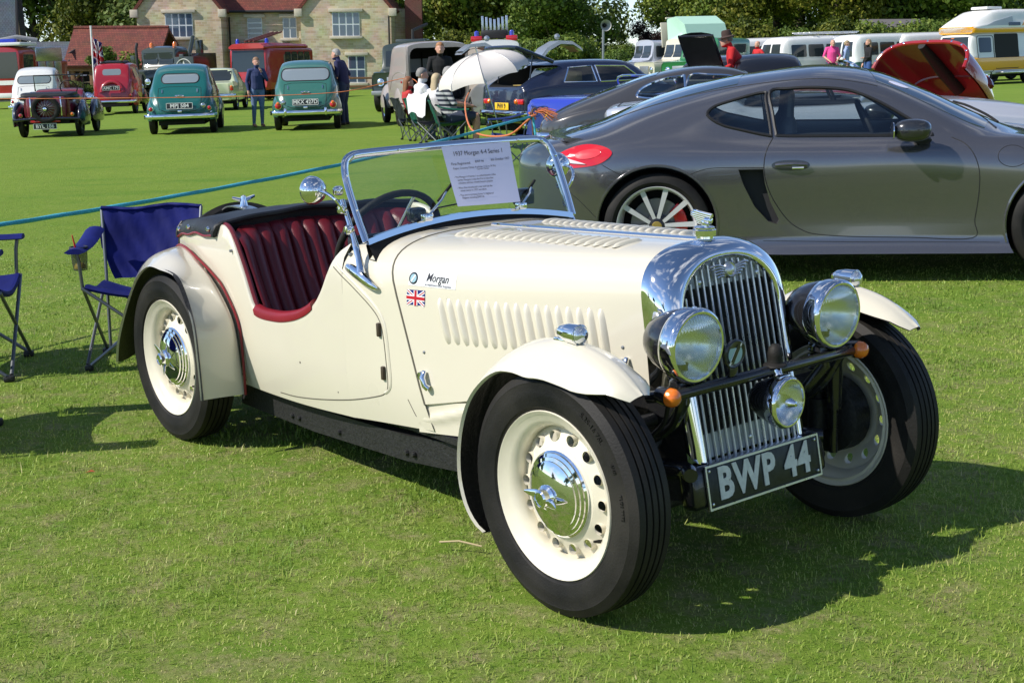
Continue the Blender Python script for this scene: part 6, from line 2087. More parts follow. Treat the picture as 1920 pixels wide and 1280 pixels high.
# ------------------------------------------------------------------ silver gull-wing car, doors up
def gullwing():
    car = thing('gullwing_car', 'silver car with its gull-wing doors raised beyond the parasol', 'car', ground_matrix(0.55, 27.6, 100))
    P = paint('brushed_silver', (0.45, 0.47, 0.50), 0.35, 0.7, coat=0.2)
    T = [(0.0, .78, .34, .80, .86, .7), (0.3, .84, .28, .86, .94, .72), (0.9, .88, .26, .88, 1.06, .62), (1.6, .9, .26, .88, 1.16, .56), (2.1, .9, .26, .88, 1.15, .55), (2.6, .88, .26, .86, .98, .62), (3.4, .86, .28, .74, .80, .66), (4.1, .8, .34, .60, .66, .6)]
    g = body_loft(stations_from(T), 4, 2)
    obj('body', g, P, car, smooth=45)
    RD = mat('door_lining', (0.55, 0.50, 0.48), 0.5)
    for s in (-1, 1):
        S, S2 = [], []
        prof = [(0.18, 1.17), (0.34, 1.40), (0.52, 1.62), (0.78, 1.76), (1.05, 1.74), (1.25, 1.60)]
        for x in (1.45, 1.7, 2.2, 2.5):
            S.append([(x, s * a, b) for a, b in prof])
            S2.append([(x, s * (a + 0.03), b - 0.07) for a, b in prof])
        d = obj('gullwing_door', join(loft(S), loft([[q for q in r_] for r_ in S2]), loft([S[0], S2[0]]), loft([S[-1], S2[-1]])), P, car)
        obj('door_lining', loft([[(x, s * a, b) for a, b in ((0.62, 1.58), (0.85, 1.66), (1.08, 1.63), (1.22, 1.52))] for x in (1.55, 2.4)]), mat('red_door_panel', (0.30, 0.05, 0.04), 0.5), d)
        obj('door_mirror', xf(lathe([(0.0, 0.02), (0.05, 0.015), (0.06, 0.0), (0.0, -0.03)], 18, 'x'), TR(1.5, s * 0.74, 1.84)), P, d)
        bg_wheel(car, 0.9, s * 0.78, 0.32, 0.2)
        bg_wheel(car, 3.3, s * 0.78, 0.32, 0.2)
    obj('underbody', box(2.0, 0, 0.24, 3.4, 1.3, 0.1), DARK, car)
gullwing()
# ------------------------------------------------------------------ vans, buses, trucks further off
def boxy(name, label, cat, x, y, heading, col, tab, wins=(), wheels=(), extra=None, group=None, two=None, split=0.0, hub=None):
    """tab: body stations; wins: (view, outline, part name); wheels: (x, y, r); two: (colour, z) lower colour band"""
    car = thing(name, label, cat, ground_matrix(x, y, heading), group)
    P = paint('%s_%d_%d' % (name, int(x * 10), int(y)), col, 0.35)
    g = body_loft(stations_from(tab), 3, 2)
    obj('body', g, P, car, smooth=40)
    bv = bvh_of(g)
    for view, ol, nm in wins:
        obj(nm, patch(bv, ol, view, 0.008, 0.15, 0.03), BGGLASS, car)
    for wx_, wy, r in wheels:
        for s in (-1, 1):
            bg_wheel(car, wx_, s * wy, r, 0.2, hub, n=28)
    L = tab[-1][0] - tab[0][0]
    obj('underbody', box(L / 2 + tab[0][0], 0, tab[1][2] - 0.05, L * 0.85, tab[1][1] * 1.4, 0.1), DARK, car)
    if extra:
        extra(car, bv, P)
    return car

BUS = [(0.0, .66, .40, .95, 1.70, .58), (0.06, .80, .36, 1.04, 1.86, .68), (0.3, .85, .34, 1.06, 1.93, .72), (2.0, .86, .34, 1.06, 1.95, .73), (3.7, .86, .34, 1.06, 1.93, .72), (4.05, .84, .34, 1.02, 1.84, .68), (4.2, .78, .36, .98, 1.55, .66), (4.28, .66, .42, .92, 1.05, .58)]
def bus_windows():
    w = [('front', [(-0.60, 1.12), (-0.04, 1.12), (-0.04, 1.66), (-0.52, 1.66)], 'windscreen'), ('front', [(0.60, 1.12), (0.52, 1.66), (0.04, 1.66), (0.04, 1.12)], 'windscreen')]
    for v in ('left', 'right'):
        for a, b in ((0.35, 1.2), (1.32, 2.2), (2.32, 3.05), (3.15, 3.85)):
            w.append((v, rrect(a, 1.16, b, 1.62, 0.06), 'side_window'))
    return w
def bus(label, x, y, heading, roof, low, rack=False):
    def ex(car, bv, P):
        L = paint('bus_low_%d' % int(x * 10), low, 0.35)
        band = body_loft(stations_from([(a, b + 0.006, c + .02, min(d, 0.99) - .02, min(d, 0.99), b * .96) for a, b, c, d, e, f in BUS]), 3, 1)
        obj('lower_body', band, L, car, smooth=40)
        for s in (-1, 1):
            lamp(car, 'headlamp', 4.27, s * 0.52, 0.72, 0.11, LENS, 1, 0.04)
        obj('bumper', tube([(4.30, -0.78, 0.42), (4.40, 0, 0.42), (4.30, 0.78, 0.42)], 0.06, 8), WHITEP, car)
        obj('badge', lathe([(0.13, 4.30), (0.15, 4.32), (0.17, 4.30)], 20, 'x') if False else xf(lathe([(0.12, 0.02), (0.15, 0.03), (0.17, 0.0)], 20, 'x'), TR(4.30, 0, 0.84)), CHROME, car)
        if rack:
            for q in (-0.5, -0.17, 0.17, 0.5):
                obj('rack_slat', box(1.6, q, 2.06, 2.4, 0.08, 0.04, 0.01), WHITEP, car)
            for q in (0.6, 1.6, 2.6):
                obj('rack_bar', box(q, 0, 2.02, 0.05, 1.3, 0.05, 0.01), ALU, car)
    return boxy('camper_bus', label, 'van', x, y, heading, roof, BUS, bus_windows(), ((0.75, .68, .32), (3.15, .68, .32)), ex, 'old camper buses lined up along the trees')
# heading: front end points to the left and towards the camera; origin is the rear bumper
bus('white camper bus behind the man in the brown hat', 12.6, 57.0, 196, (0.72, 0.72, 0.70), (0.70, 0.70, 0.68))
bus('white camper bus with a slatted roof rack behind the red T-shirt man', 13.7, 55.2, 207, (0.72, 0.72, 0.70), (0.66, 0.66, 0.64), True)
bus('dark green camper bus with white roof behind the boy and the woman', 16.0, 54.2, 210, (0.70, 0.72, 0.70), (0.012, 0.07, 0.045))
bus('white camper bus with bright blue nose left of the orange camper', 18.0, 55.0, 208, (0.72, 0.72, 0.70), (0.03, 0.20, 0.55))
bus('white camper bus parked far right beyond the orange camper', 21.5, 57.0, 206, (0.70, 0.70, 0.68), (0.68, 0.68, 0.66))

def orange_extra(car, bv, P):
    W = WHITEP
    O = paint('mango_orange_paint', (0.85, 0.38, 0.008), 0.35)
    t = BUS
    band = body_loft(stations_from([(a, b * 1.03 + 0.006, c + .10, 0.98, 1.0, b * .985) for a, b, c, d, e, f in t]), 3, 1)
    obj('orange_band', band, O, car, smooth=40)
    hi = [(0.1, .70, 1.84, 2.2, 2.60, .58), (0.5, .80, 1.84, 2.2, 2.66, .66), (2.6, .82, 1.84, 2.18, 2.64, .66), (3.3, .82, 1.84, 2.12, 2.48, .62), (4.0, .78, 1.84, 2.05, 2.20, .55), (4.15, .70, 1.84, 1.98, 2.03, .5)]
    obj('high_roof', body_loft(stations_from(hi), 3, 2), W, car, smooth=40)
    lowr = [(a, b + .008, 1.80, 2.02, 2.05, b * .97) for a, b, c, d, e, f in hi]
    obj('roof_band', body_loft(stations_from(lowr), 3, 1), O, car, smooth=40)
    fl = [(0.6, 2.04), (2.5, 2.05), (1.7, 2.44), (0.6, 2.46)]
    for v in ('left', 'right'):
        b2 = bvh_of(body_loft(stations_from(hi), 3, 2))
        obj('roof_panel', patch(b2, [(1.9, 2.08), (3.5, 2.08), (3.0, 2.22), (1.9, 2.40)], v, 0.012, 0.2, 0.02), mat('grey_roof_panel', (0.45, 0.47, 0.50), 0.4), car)
        obj('roof_window', patch(b2, rrect(1.5, 2.06, 2.2, 2.18, .04), v, 0.022, 0.2, 0.02), BGGLASS, car)
        obj('roof_slash', patch(b2, [(0.2, 2.06), (1.4, 2.06), (0.9, 2.50), (0.2, 2.50)], v, 0.012, 0.2, 0.02), O, car)
    obj('roof_vent', box(2.4, 0, 2.70, 0.9, 0.7, 0.1, 0.04), W, car)
    obj('side_opening', patch(bv, rrect(1.55, 0.55, 2.95, 1.78, .06), 'left', 0.02, 0.2, 0.03), CARPETD, car)
    obj('step', box(2.2, 1.0, 0.42, 1.4, 0.3, 0.05, 0.01), ALU, car)
    obj('door_seam', seam(bv, rrect(3.02, 0.45, 3.95, 1.72, .1), 'left', 0.02, 0.008, closed=True), SEAMD, car)
    obj('grille', patch(bv, rrect(-0.62, 0.86, 0.62, 1.02, .04), 'front', 0.03, 0.15, 0.02), RUBBER, car)
    for s in (-1, 1):
        lamp(car, 'headlamp', 4.31, s * 0.52, 0.93, 0.10, LENS, 1, 0.04)
        lamp(car, 'indicator', 4.28, s * 0.66, 0.70, 0.05, AMBER, 1, 0.03)
    obj('bumper', tube([(4.25, -0.84, 0.50), (4.40, -0.5, 0.50), (4.42, 0.5, 0.50), (4.25, 0.84, 0.50)], 0.07, 8), W, car)
    obj('scarf', box(4.16, -0.1, 1.42, 0.03, 0.13, 0.5, 0.01), AMBER, car)
boxy('orange_camper', 'white and orange high-roof camper van at the right edge', 'van', 19.3, 52.6, 216, (0.72, 0.72, 0.70), BUS,
     [('front', [(-0.64, 1.12), (0.64, 1.12), (0.55, 1.70), (-0.55, 1.70)], 'windscreen'), ('left', rrect(3.15, 1.14, 3.85, 1.66, .06), 'side_window'), ('right', rrect(3.15, 1.14, 3.85, 1.66, .06), 'side_window')], ((0.85, .74, .33), (3.40, .74, .33)), orange_extra)
# camping table by the orange camper
def low_table():
    t = thing('camp_table', 'small wooden folding table beside the orange camper', 'table', upright(19.0, 49.3, 20))
    obj('table_top', box(0, 0, 0.45, 0.9, 0.5, 0.03, 0.005), mat('pale_wood', (0.42, 0.30, 0.15), 0.6), t)
    for a in (-0.38, 0.38):
        for b in (-0.2, 0.2):
            obj('leg', tube([(a, b, 0.44), (a * 1.1, b * 1.1, 0.0)], 0.02, 6), MATS['pale_wood'], t)
low_table()

# ------------------------------------------------------------------ 4x4s and the pop-top camper
LR = [(0.0, .74, .50, 1.20, 1.90, .70), (0.05, .78, .46, 1.22, 1.94, .73), (2.0, .79, .45, 1.22, 1.96, .73), (2.2, .79, .45, 1.20, 1.92, .72), (2.42, .78, .45, 1.14, 1.24, .72), (3.5, .77, .45, 1.10, 1.16, .70), (3.58, .75, .50, 1.05, 1.10, .66)]
LRW = [('front', rrect(-0.62, 1.30, -0.04, 1.76, .03), 'windscreen'), ('front', rrect(0.04, 1.30, 0.62, 1.76, .03), 'windscreen'), ('left', rrect(1.3, 1.32, 2.1, 1.74, .04), 'side_window'), ('right', rrect(1.3, 1.32, 2.1, 1.74, .04), 'side_window'), ('left', rrect(0.2, 1.4, 1.1, 1.7, .04), 'side_window'), ('right', rrect(0.2, 1.4, 1.1, 1.7, .04), 'side_window')]
def lr_front(car, bv, P):
    obj('grille', box(3.60, 0, 0.82, 0.03, 0.62, 0.36, 0.01), STEEL, car)
    for s in (-1, 1):
        lamp(car, 'headlamp', 3.60, s * 0.50, 0.86, 0.10, LENS, 1, 0.03)
    obj('bumper', box(3.72, 0, 0.56, 0.1, 1.5, 0.12, 0.01), STEEL, car)
W4 = ((0.7, .70, .38), (2.95, .70, .38))
boxy('grey_four_by_four', 'pale grey boxy four-by-four left of the mint tent roof', 'car', 7.3, 55.5, 203, (0.36, 0.38, 0.44), LR, LRW, W4, lr_front)
boxy('green_four_by_four', 'bright green four-by-four with cream roof below the mint tent', 'car', 8.15, 51.6, 232, (0.015, 0.16, 0.05), LR, LRW, W4, lr_front)
def tent_extra(car, bv, P):
    T = mat('mint_canvas', (0.40, 0.62, 0.50), 0.8, bump=0.3, bscale=8)
    C = paint('cream_roof_paint', (0.62, 0.58, 0.45))
    lid = obj('raised_roof', box(1.2, -0.62, 2.35, 1.9, 0.05, 0.95, 0.02), C, car, mw=TR(0, -0.2, -0.1) @ Matrix.Rotation(R(8), 4, 'X'))
    hull = [[(x, -0.80, 2.72), (x, -0.15, 2.80), (x, 0.45, 2.5), (x, 0.72, 1.92), (x, -0.72, 1.92)] for x in (0.3, 2.1)]
    obj('tent_canvas', loft([[(0.45, 0, 2.2)] * 5] + hull + [[(1.95, 0, 2.2)] * 5], closed=True), T, car, smooth=20)
    obj('tent_rail', tube([(0.25, -0.8, 2.76), (2.15, -0.8, 2.76)], 0.04, 6), C, car)
    lr_front(car, bv, P)
boxy('pop_top_camper', 'cream camper with mint green tent roof folded up', 'van', 8.3, 54.0, 205, (0.60, 0.57, 0.46), LR, LRW, W4, tent_extra)

# ------------------------------------------------------------------ military truck, fire vehicles
OLIVE = (0.030, 0.038, 0.024)
def mil_extra(car, bv, P):
    st = mat('stencil_white', (0.55, 0.57, 0.52), 0.7)
    obj('cargo_side', box(0.9, 0.99, 1.45, 2.0, 0.05, 1.2, 0.01), P, car)
    for a in (1.6,):
        o = obj('star_board', box(2.93, 1.25, 1.45, 0.06, 0.9, 0.9, 0.01), P, car)
        star = []
        for i in range(10):
            r = 0.30 if i % 2 == 0 else 0.12
            star.append((1.25 + r * math.sin(math.pi * i / 5), 1.45 + r * math.cos(math.pi * i / 5)))
        obj('star', prism(star, 2.963, 2.972, 'yz'), st, o)
        ring = [(2.966, 1.25 + 0.36 * math.cos(k), 1.45 + 0.36 * math.sin(k)) for k in [2 * math.pi * i / 36 for i in range(36)]]
        obj('star_ring', tube(ring, 0.022, 5, closed=True), st, o)
    for s in (-1, 1):
        ff = fender(3.0, 4.7, 0.80, 0.2, 0.62, 0.55, 0.5)
        obj('front_wing', ff if s < 0 else mirror_y(ff), P, car)
        lamp(car, 'headlamp', 4.62, s * 0.55, 0.95, 0.11, LENS, 1, 0.05)
        obj('beacon', xf(lathe([(0.09, 0), (0.09, 0.12), (0.05, 0.18), (0, 0.19)], 14, 'z'), TR(2.4, s * 0.55, 2.34)), AMBER, car)
        obj('mirror', join(tube([(2.9, s * 0.9, 1.5), (2.95, s * 1.15, 1.6), (2.95, s * 1.15, 2.0)], 0.02, 6), box(2.95, s * 1.15, 1.85, 0.04, 0.2, 0.32, 0.02)), P, car)
    obj('exhaust_stack', tube([(2.9, -0.98, 1.0), (2.9, -0.98, 2.3), (2.8, -0.98, 2.5)], 0.06, 8), BLACKM, car)
    obj('crane_jib', tube([(1.5, 0.6, 1.8), (1.0, 0.6, 2.75)], 0.09, 8), P, car)
    obj('crane_post', box(0.7, 0.7, 2.1, 0.25, 0.25, 1.0, 0.02), P, car)
    obj('grille', box(4.66, 0, 0.95, 0.05, 0.7, 0.6, 0.02), BLACKM, car)
MIL = [(0.0, .95, .7, 1.1, 1.3, .9), (0.05, .98, .65, 1.1, 1.35, .93), (1.7, .98, .65, 1.1, 1.35, .93), (1.8, .85, .65, 1.5, 2.28, .78), (2.0, .85, .65, 1.5, 2.32, .8), (2.8, .85, .65, 1.5, 2.30, .8), (2.92, .84, .65, 1.45, 1.55, .7), (4.4, .52, .7, 1.25, 1.42, .42), (4.62, .48, .72, 1.2, 1.34, .38)]
boxy('military_truck', 'olive green army recovery truck with a white star', 'truck', -13.6, 60.5, 252, OLIVE, MIL, [('front', rrect(-0.70, 1.62, -0.04, 2.10, .03), 'windscreen'), ('front', rrect(0.04, 1.62, 0.70, 2.10, .03), 'windscreen')], ((0.8, .85, .48), (3.7, .80, .48)), mil_extra)
FIR = [(0.0, .88, .5, 1.15, 2.2, .85), (0.05, .95, .45, 1.18, 2.25, .90), (3.3, .95, .45, 1.18, 2.28, .90), (3.9, .94, .45, 1.15, 2.26, .86), (4.02, .90, .5, 1.1, 2.15, .82), (4.10, .85, .55, 1.05, 1.2, .8)]
def fire_extra(car, bv, P):
    obj('cream_side', patch(bv, [(0.1, 0.7), (2.6, 0.7), (2.6, 2.1), (0.1, 2.1)], 'left', 0.01, 0.3, 0.02), mat('tan_panel', (0.22, 0.15, 0.09), 0.6), car)
    for k in range(4):
        obj('side_window', patch(bv, rrect(0.2 + .6 * k, 1.3, 0.68 + .6 * k, 2.0, .04), 'left', 0.03, 0.2, 0.02), BGGLASS, car)
    obj('roof_cap', body_loft(stations_from([(0.1, .84, 2.18, 2.26, 2.34, .7), (2.5, .9, 2.18, 2.28, 2.38, .75), (4.0, .86, 2.14, 2.26, 2.38, .7), (4.15, .7, 2.2, 2.26, 2.3, .5)]), 3, 2), paint('fire_red_roof', (0.42, 0.02, 0.02), 0.4), car)
    for s in (-1, 1):
        obj('beacon', xf(lathe([(0.08, 0), (0.08, 0.14), (0.05, 0.2), (0, 0.21)], 14, 'z'), TR(3.6, s * 0.68, 2.36)), paint('beacon_blue', (0.02, 0.04, 0.45), 0.15), car)
        lamp(car, 'headlamp', 4.1, s * 0.6, 0.85, 0.11, LENS, 1, 0.04)
    for q in (-0.18, 0.02, 0.22):
        obj('roof_ladder', tube([(3.9, q, 2.45), (1.5, q + 0.1, 2.85)], 0.035, 6), mat('red_brown_wood', (0.16, 0.05, 0.03), 0.6), car)
boxy('red_fire_truck', 'red forward-control fire truck with blue beacons before the stone house', 'truck', -9.6, 62.0, 252, (0.40, 0.018, 0.018), FIR, [('front', [(-0.78, 1.22), (0.78, 1.22), (0.74, 2.08), (-0.74, 2.08)], 'windscreen')], ((0.9, .8, .42), (3.2, .8, .42)), fire_extra)
def engine_extra(car, bv, P):
    obj('white_roof', box(3.6, 0, 2.62, 1.6, 2.1, 0.14, 0.04), WHITEP, car)
    obj('equipment_locker', box(1.6, 0, 2.2, 2.6, 2.0, 0.6, 0.04), ALU, car)
    for q in (0.9, 1.7, 2.5):
        obj('locker_shutter', box(q, 1.03, 1.4, 0.7, 0.02, 1.0, 0.005), ALU, car)
    obj('blue_lights', box(4.0, 0, 2.76, 0.3, 1.4, 0.16, 0.05), MATS['beacon_blue'], car)
    obj('roof_hose', tube([(2.8, -0.7, 2.8), (2.4, 0, 2.95), (2.0, 0.7, 2.8)], 0.09, 8), mat('grey_hose', (0.3, 0.3, 0.3), 0.7), car)
    obj('white_stripe', patch(bv, [(-0.95, 0.98), (0.95, 0.98), (0.95, 1.16), (-0.95, 1.16)], 'front', 0.01, 0.3, 0.02), WHITEP, car)
    for s in (-1, 1):
        lamp(car, 'headlamp', 4.42, s * 0.7, 0.8, 0.12, LENS, 1, 0.04)
    obj('bumper', box(4.5, 0, 0.55, 0.14, 2.0, 0.2, 0.03), WHITEP, car)
ENG = [(0.0, .95, .5, 1.2, 2.0, .95), (0.05, 1.02, .45, 1.2, 2.05, 1.0), (2.9, 1.02, .45, 1.2, 2.05, 1.0), (3.0, 1.02, .45, 1.2, 2.52, 1.0), (4.3, 1.02, .45, 1.2, 2.52, .98), (4.45, .98, .5, 1.15, 2.4, .94)]
boxy('fire_engine', 'red fire engine with white cab roof at the left edge', 'truck', -20.6, 62.0, 264, (0.35, 0.015, 0.02), ENG, [('front', [(-0.9, 1.25), (0.9, 1.25), (0.86, 2.3), (-0.86, 2.3)], 'windscreen'), ('left', rrect(3.2, 1.4, 4.1, 2.2, .05), 'side_window')], ((0.9, .85, .48), (3.6, .85, .48)), engine_extra)
def gun_extra(car, bv, P):
    lr_front(car, bv, P)
    obj('roof_hatch', box(1.2, 0, 2.02, 0.9, 0.9, 0.14, 0.03), P, car)
    obj('gun_mount', join(tube([(1.2, 0, 2.0), (1.2, 0, 2.35), (0.2, 0.25, 2.55)], 0.05, 6)), BLACKM, car)
boxy('army_four_by_four', 'dark green army four-by-four with a roof gun behind the beige van', 'truck', -2.75, 44.0, 262, (0.035, 0.048, 0.04), LR, LRW, W4, gun_extra)
def rescue_extra(car, bv, P):
    for s in (-1, 1):
        obj('beacon_base', box(2.0, s * 0.52, 2.02, 0.3, 0.34, 0.16, 0.03), paint('bright_red_paint', (0.5, 0.012, 0.02)), car)
        obj('beacon', xf(lathe([(0.07, 0), (0.07, 0.12), (0.0, 0.16)], 12, 'z'), TR(2.0, s * 0.52, 2.10)), paint('beacon_blue', (0.02, 0.04, 0.45)), car)
    for k in range(7):
        o = -0.36 + 0.12 * k
        obj('roof_fin', box(1.5, o, 2.34 + 0.10 * abs(k - 3) / 3, 0.06, 0.07, 0.5, 0.01), ALU, car)
    obj('roof_box', box(1.4, 0, 2.15, 0.8, 0.8, 0.24, 0.06), BLACKM, car)
boxy('rescue_vehicle', 'white vehicle with red and blue roof beacons behind the parasol', 'van', -0.35, 43.5, 268, (0.6, 0.6, 0.6), LR, LRW, W4, rescue_extra)

# ------------------------------------------------------------------ black cars and the red clamshell bonnet behind the coupe
def black_boot_car():
    car = thing('black_saloon', 'black car with its boot lid raised beside the man in red', 'car', ground_matrix(3.15, 24.6, 60))
    P = paint('gloss_black_paint', (0.010, 0.010, 0.012), 0.2)
    T = [(0.0, .60, .36, .84, .92, .55), (0.1, .74, .32, .88, .98, .64), (0.9, .78, .28, .90, 1.0, .66), (1.2, .78, .28, .92, 1.28, .56), (2.2, .78, .28, .92, 1.36, .56), (2.7, .76, .28, .90, 1.0, .60), (3.8, .66, .30, .80, .9, .50), (4.0, .5, .36, .7, .76, .4)]
    g = body_loft(stations_from(T), 3, 2)
    obj('body', g, P, car, smooth=45)
    lid = loft([[(1.0 - 0.62 * t, y, 1.05 + 0.68 * t + 0.05 * (1 - (y / .32) ** 2)) for y in (-.32, -.25, -.1, .1, .25, .32)] for t in (0, .25, .5, .75, 1)])
    lo = obj('boot_lid', join(lid, move(offset_geo(lid, 0.0), -0.035, 0, -0.04)), VINYL, car)
    rim = [(1.0 - 0.62 * t - .02, s * .32, 1.05 + .68 * t - .02) for s, ts in ((-1, (0, .5, 1)), (1, (1, .5, 0))) for t in ts]
    obj('lid_rim', tube(rim, 0.03, 6, closed=True), P, lo)
    for s in (-1, 1):
        bg_wheel(car, 0.8, s * .68, .31, .16)
        bg_wheel(car, 3.2, s * .68, .31, .16)
black_boot_car()
rounded_saloon('black_saloon', 'black saloon whose arched roof shows over the grey coupe', 4.75, 27.3, 267, (0.008, 0.008, 0.010), 'XKE 5', 0.90)

def clamshell():
    car = thing('red_sports_car', 'deep red sports car with its one-piece bonnet tilted forward', 'car', ground_matrix(3.35, 17.9, 33))
    P = paint('carmine_paint', (0.30, 0.012, 0.012), 0.22)
    T = [(0.0, .40, .42, .60, .66, .3), (0.3, .74, .32, .78, .88, .55), (1.0, .80, .28, .80, .92, .60), (1.6, .80, .28, .82, .95, .60), (2.1, .78, .28, .84, .92, .6), (2.3, .6, .3, .5, .55, .5), (3.8, .5, .3, .4, .45, .4)]
    obj('body', body_loft(stations_from(T), 3, 2), P, car, smooth=45)
    # bonnet in its closed position runs from x=2.2 (rear edge) to the nose at 4.1; tilted about the nose
    secs = []
    for t in [i / 14 for i in range(15)]:
        x = 1.5 * (1 - t)
        w = 0.80 * (1 - 0.55 * t ** 2.2)
        h = 0.42 * (1 - 0.62 * t ** 1.8)
        ring = []
        for k in range(19):
            a = math.pi * k / 18
            ring.append((-x, w * math.copysign(abs(math.cos(a)) ** 0.6, math.cos(a)), 0.05 + h * math.sin(a) ** 0.75))
        secs.append(ring)
    g = loft(secs)
    m = TR(4.0, 0, 0.26) @ Matrix.Rotation(R(33), 4, 'Y')
    b = obj('bonnet', g, P, car, mw=m, smooth=60)
    sc0 = offset_geo(g, 0.03)
    c0 = sum((Vector(v).yz.length for v in sc0[0])) > sum((Vector(v).yz.length for v in g[0]))
    obj('bonnet_inside', offset_geo(g, -0.03 if c0 else 0.03), paint('dark_red_inside', (0.16, 0.008, 0.010), 0.45), b, smooth=60)
    obj('bonnet_lip', tube(secs[0], 0.03, 8), P, b)
    obj('inner_frame', tube([secs[7][k] for k in range(2, 17)], 0.05, 6), MATS['dark_red_inside'], b)
    obj('air_duct', tube([(-1.5, 0.1, 0.42), (-0.9, 0.1, 0.36), (-0.5, 0.05, 0.3)], [0.06, 0.10, 0.10], 10), BLACKM, b)
    for k in range(0, 18, 2):
        q = Vector(secs[0][k + 1])
        obj('lip_clip', box(q.x - 0.02, q.y, q.z, 0.03, 0.03, 0.03, 0.006), CHROME, b)
    for s in (-1, 1):
        bg_wheel(car, 0.75, s * .66, .32, .15, CHROME)
        bg_wheel(car, 3.2, s * .66, .32, .15, CHROME)
clamshell()
# ================================================================== people
SKIN = mat('skin', (0.52, 0.28, 0.20), 0.5)
def oring(c, rx, ry, n=14):
    return [(c[0] + rx * math.cos(2 * math.pi * i / n), c[1] + ry * math.sin(2 * math.pi * i / n), c[2]) for i in range(n)]

def stripe_mat():
    m = mat('striped_cotton', (0.5, 0.5, 0.5), 0.8)
    nt = m.node_tree
    tc = nt.nodes.new('ShaderNodeTexCoord')
    w = nt.nodes.new('ShaderNodeTexWave')
    w.bands_direction = 'Z'
    w.inputs['Scale'].default_value = 4.2
    r = nt.nodes.new('ShaderNodeValToRGB')
    r.color_ramp.elements[0].position = 0.45
    r.color_ramp.elements[0].color = (0.02, 0.025, 0.045, 1)
    r.color_ramp.elements[1].position = 0.55
    r.color_ramp.elements[1].color = (0.42, 0.43, 0.45, 1)
    nt.links.new(tc.outputs['Object'], w.inputs['Vector'])
    nt.links.new(w.outputs['Fac'], r.inputs['Fac'])
    nt.links.new(r.outputs['Color'], nt.nodes['Principled BSDF'].inputs['Base Color'])
    return m

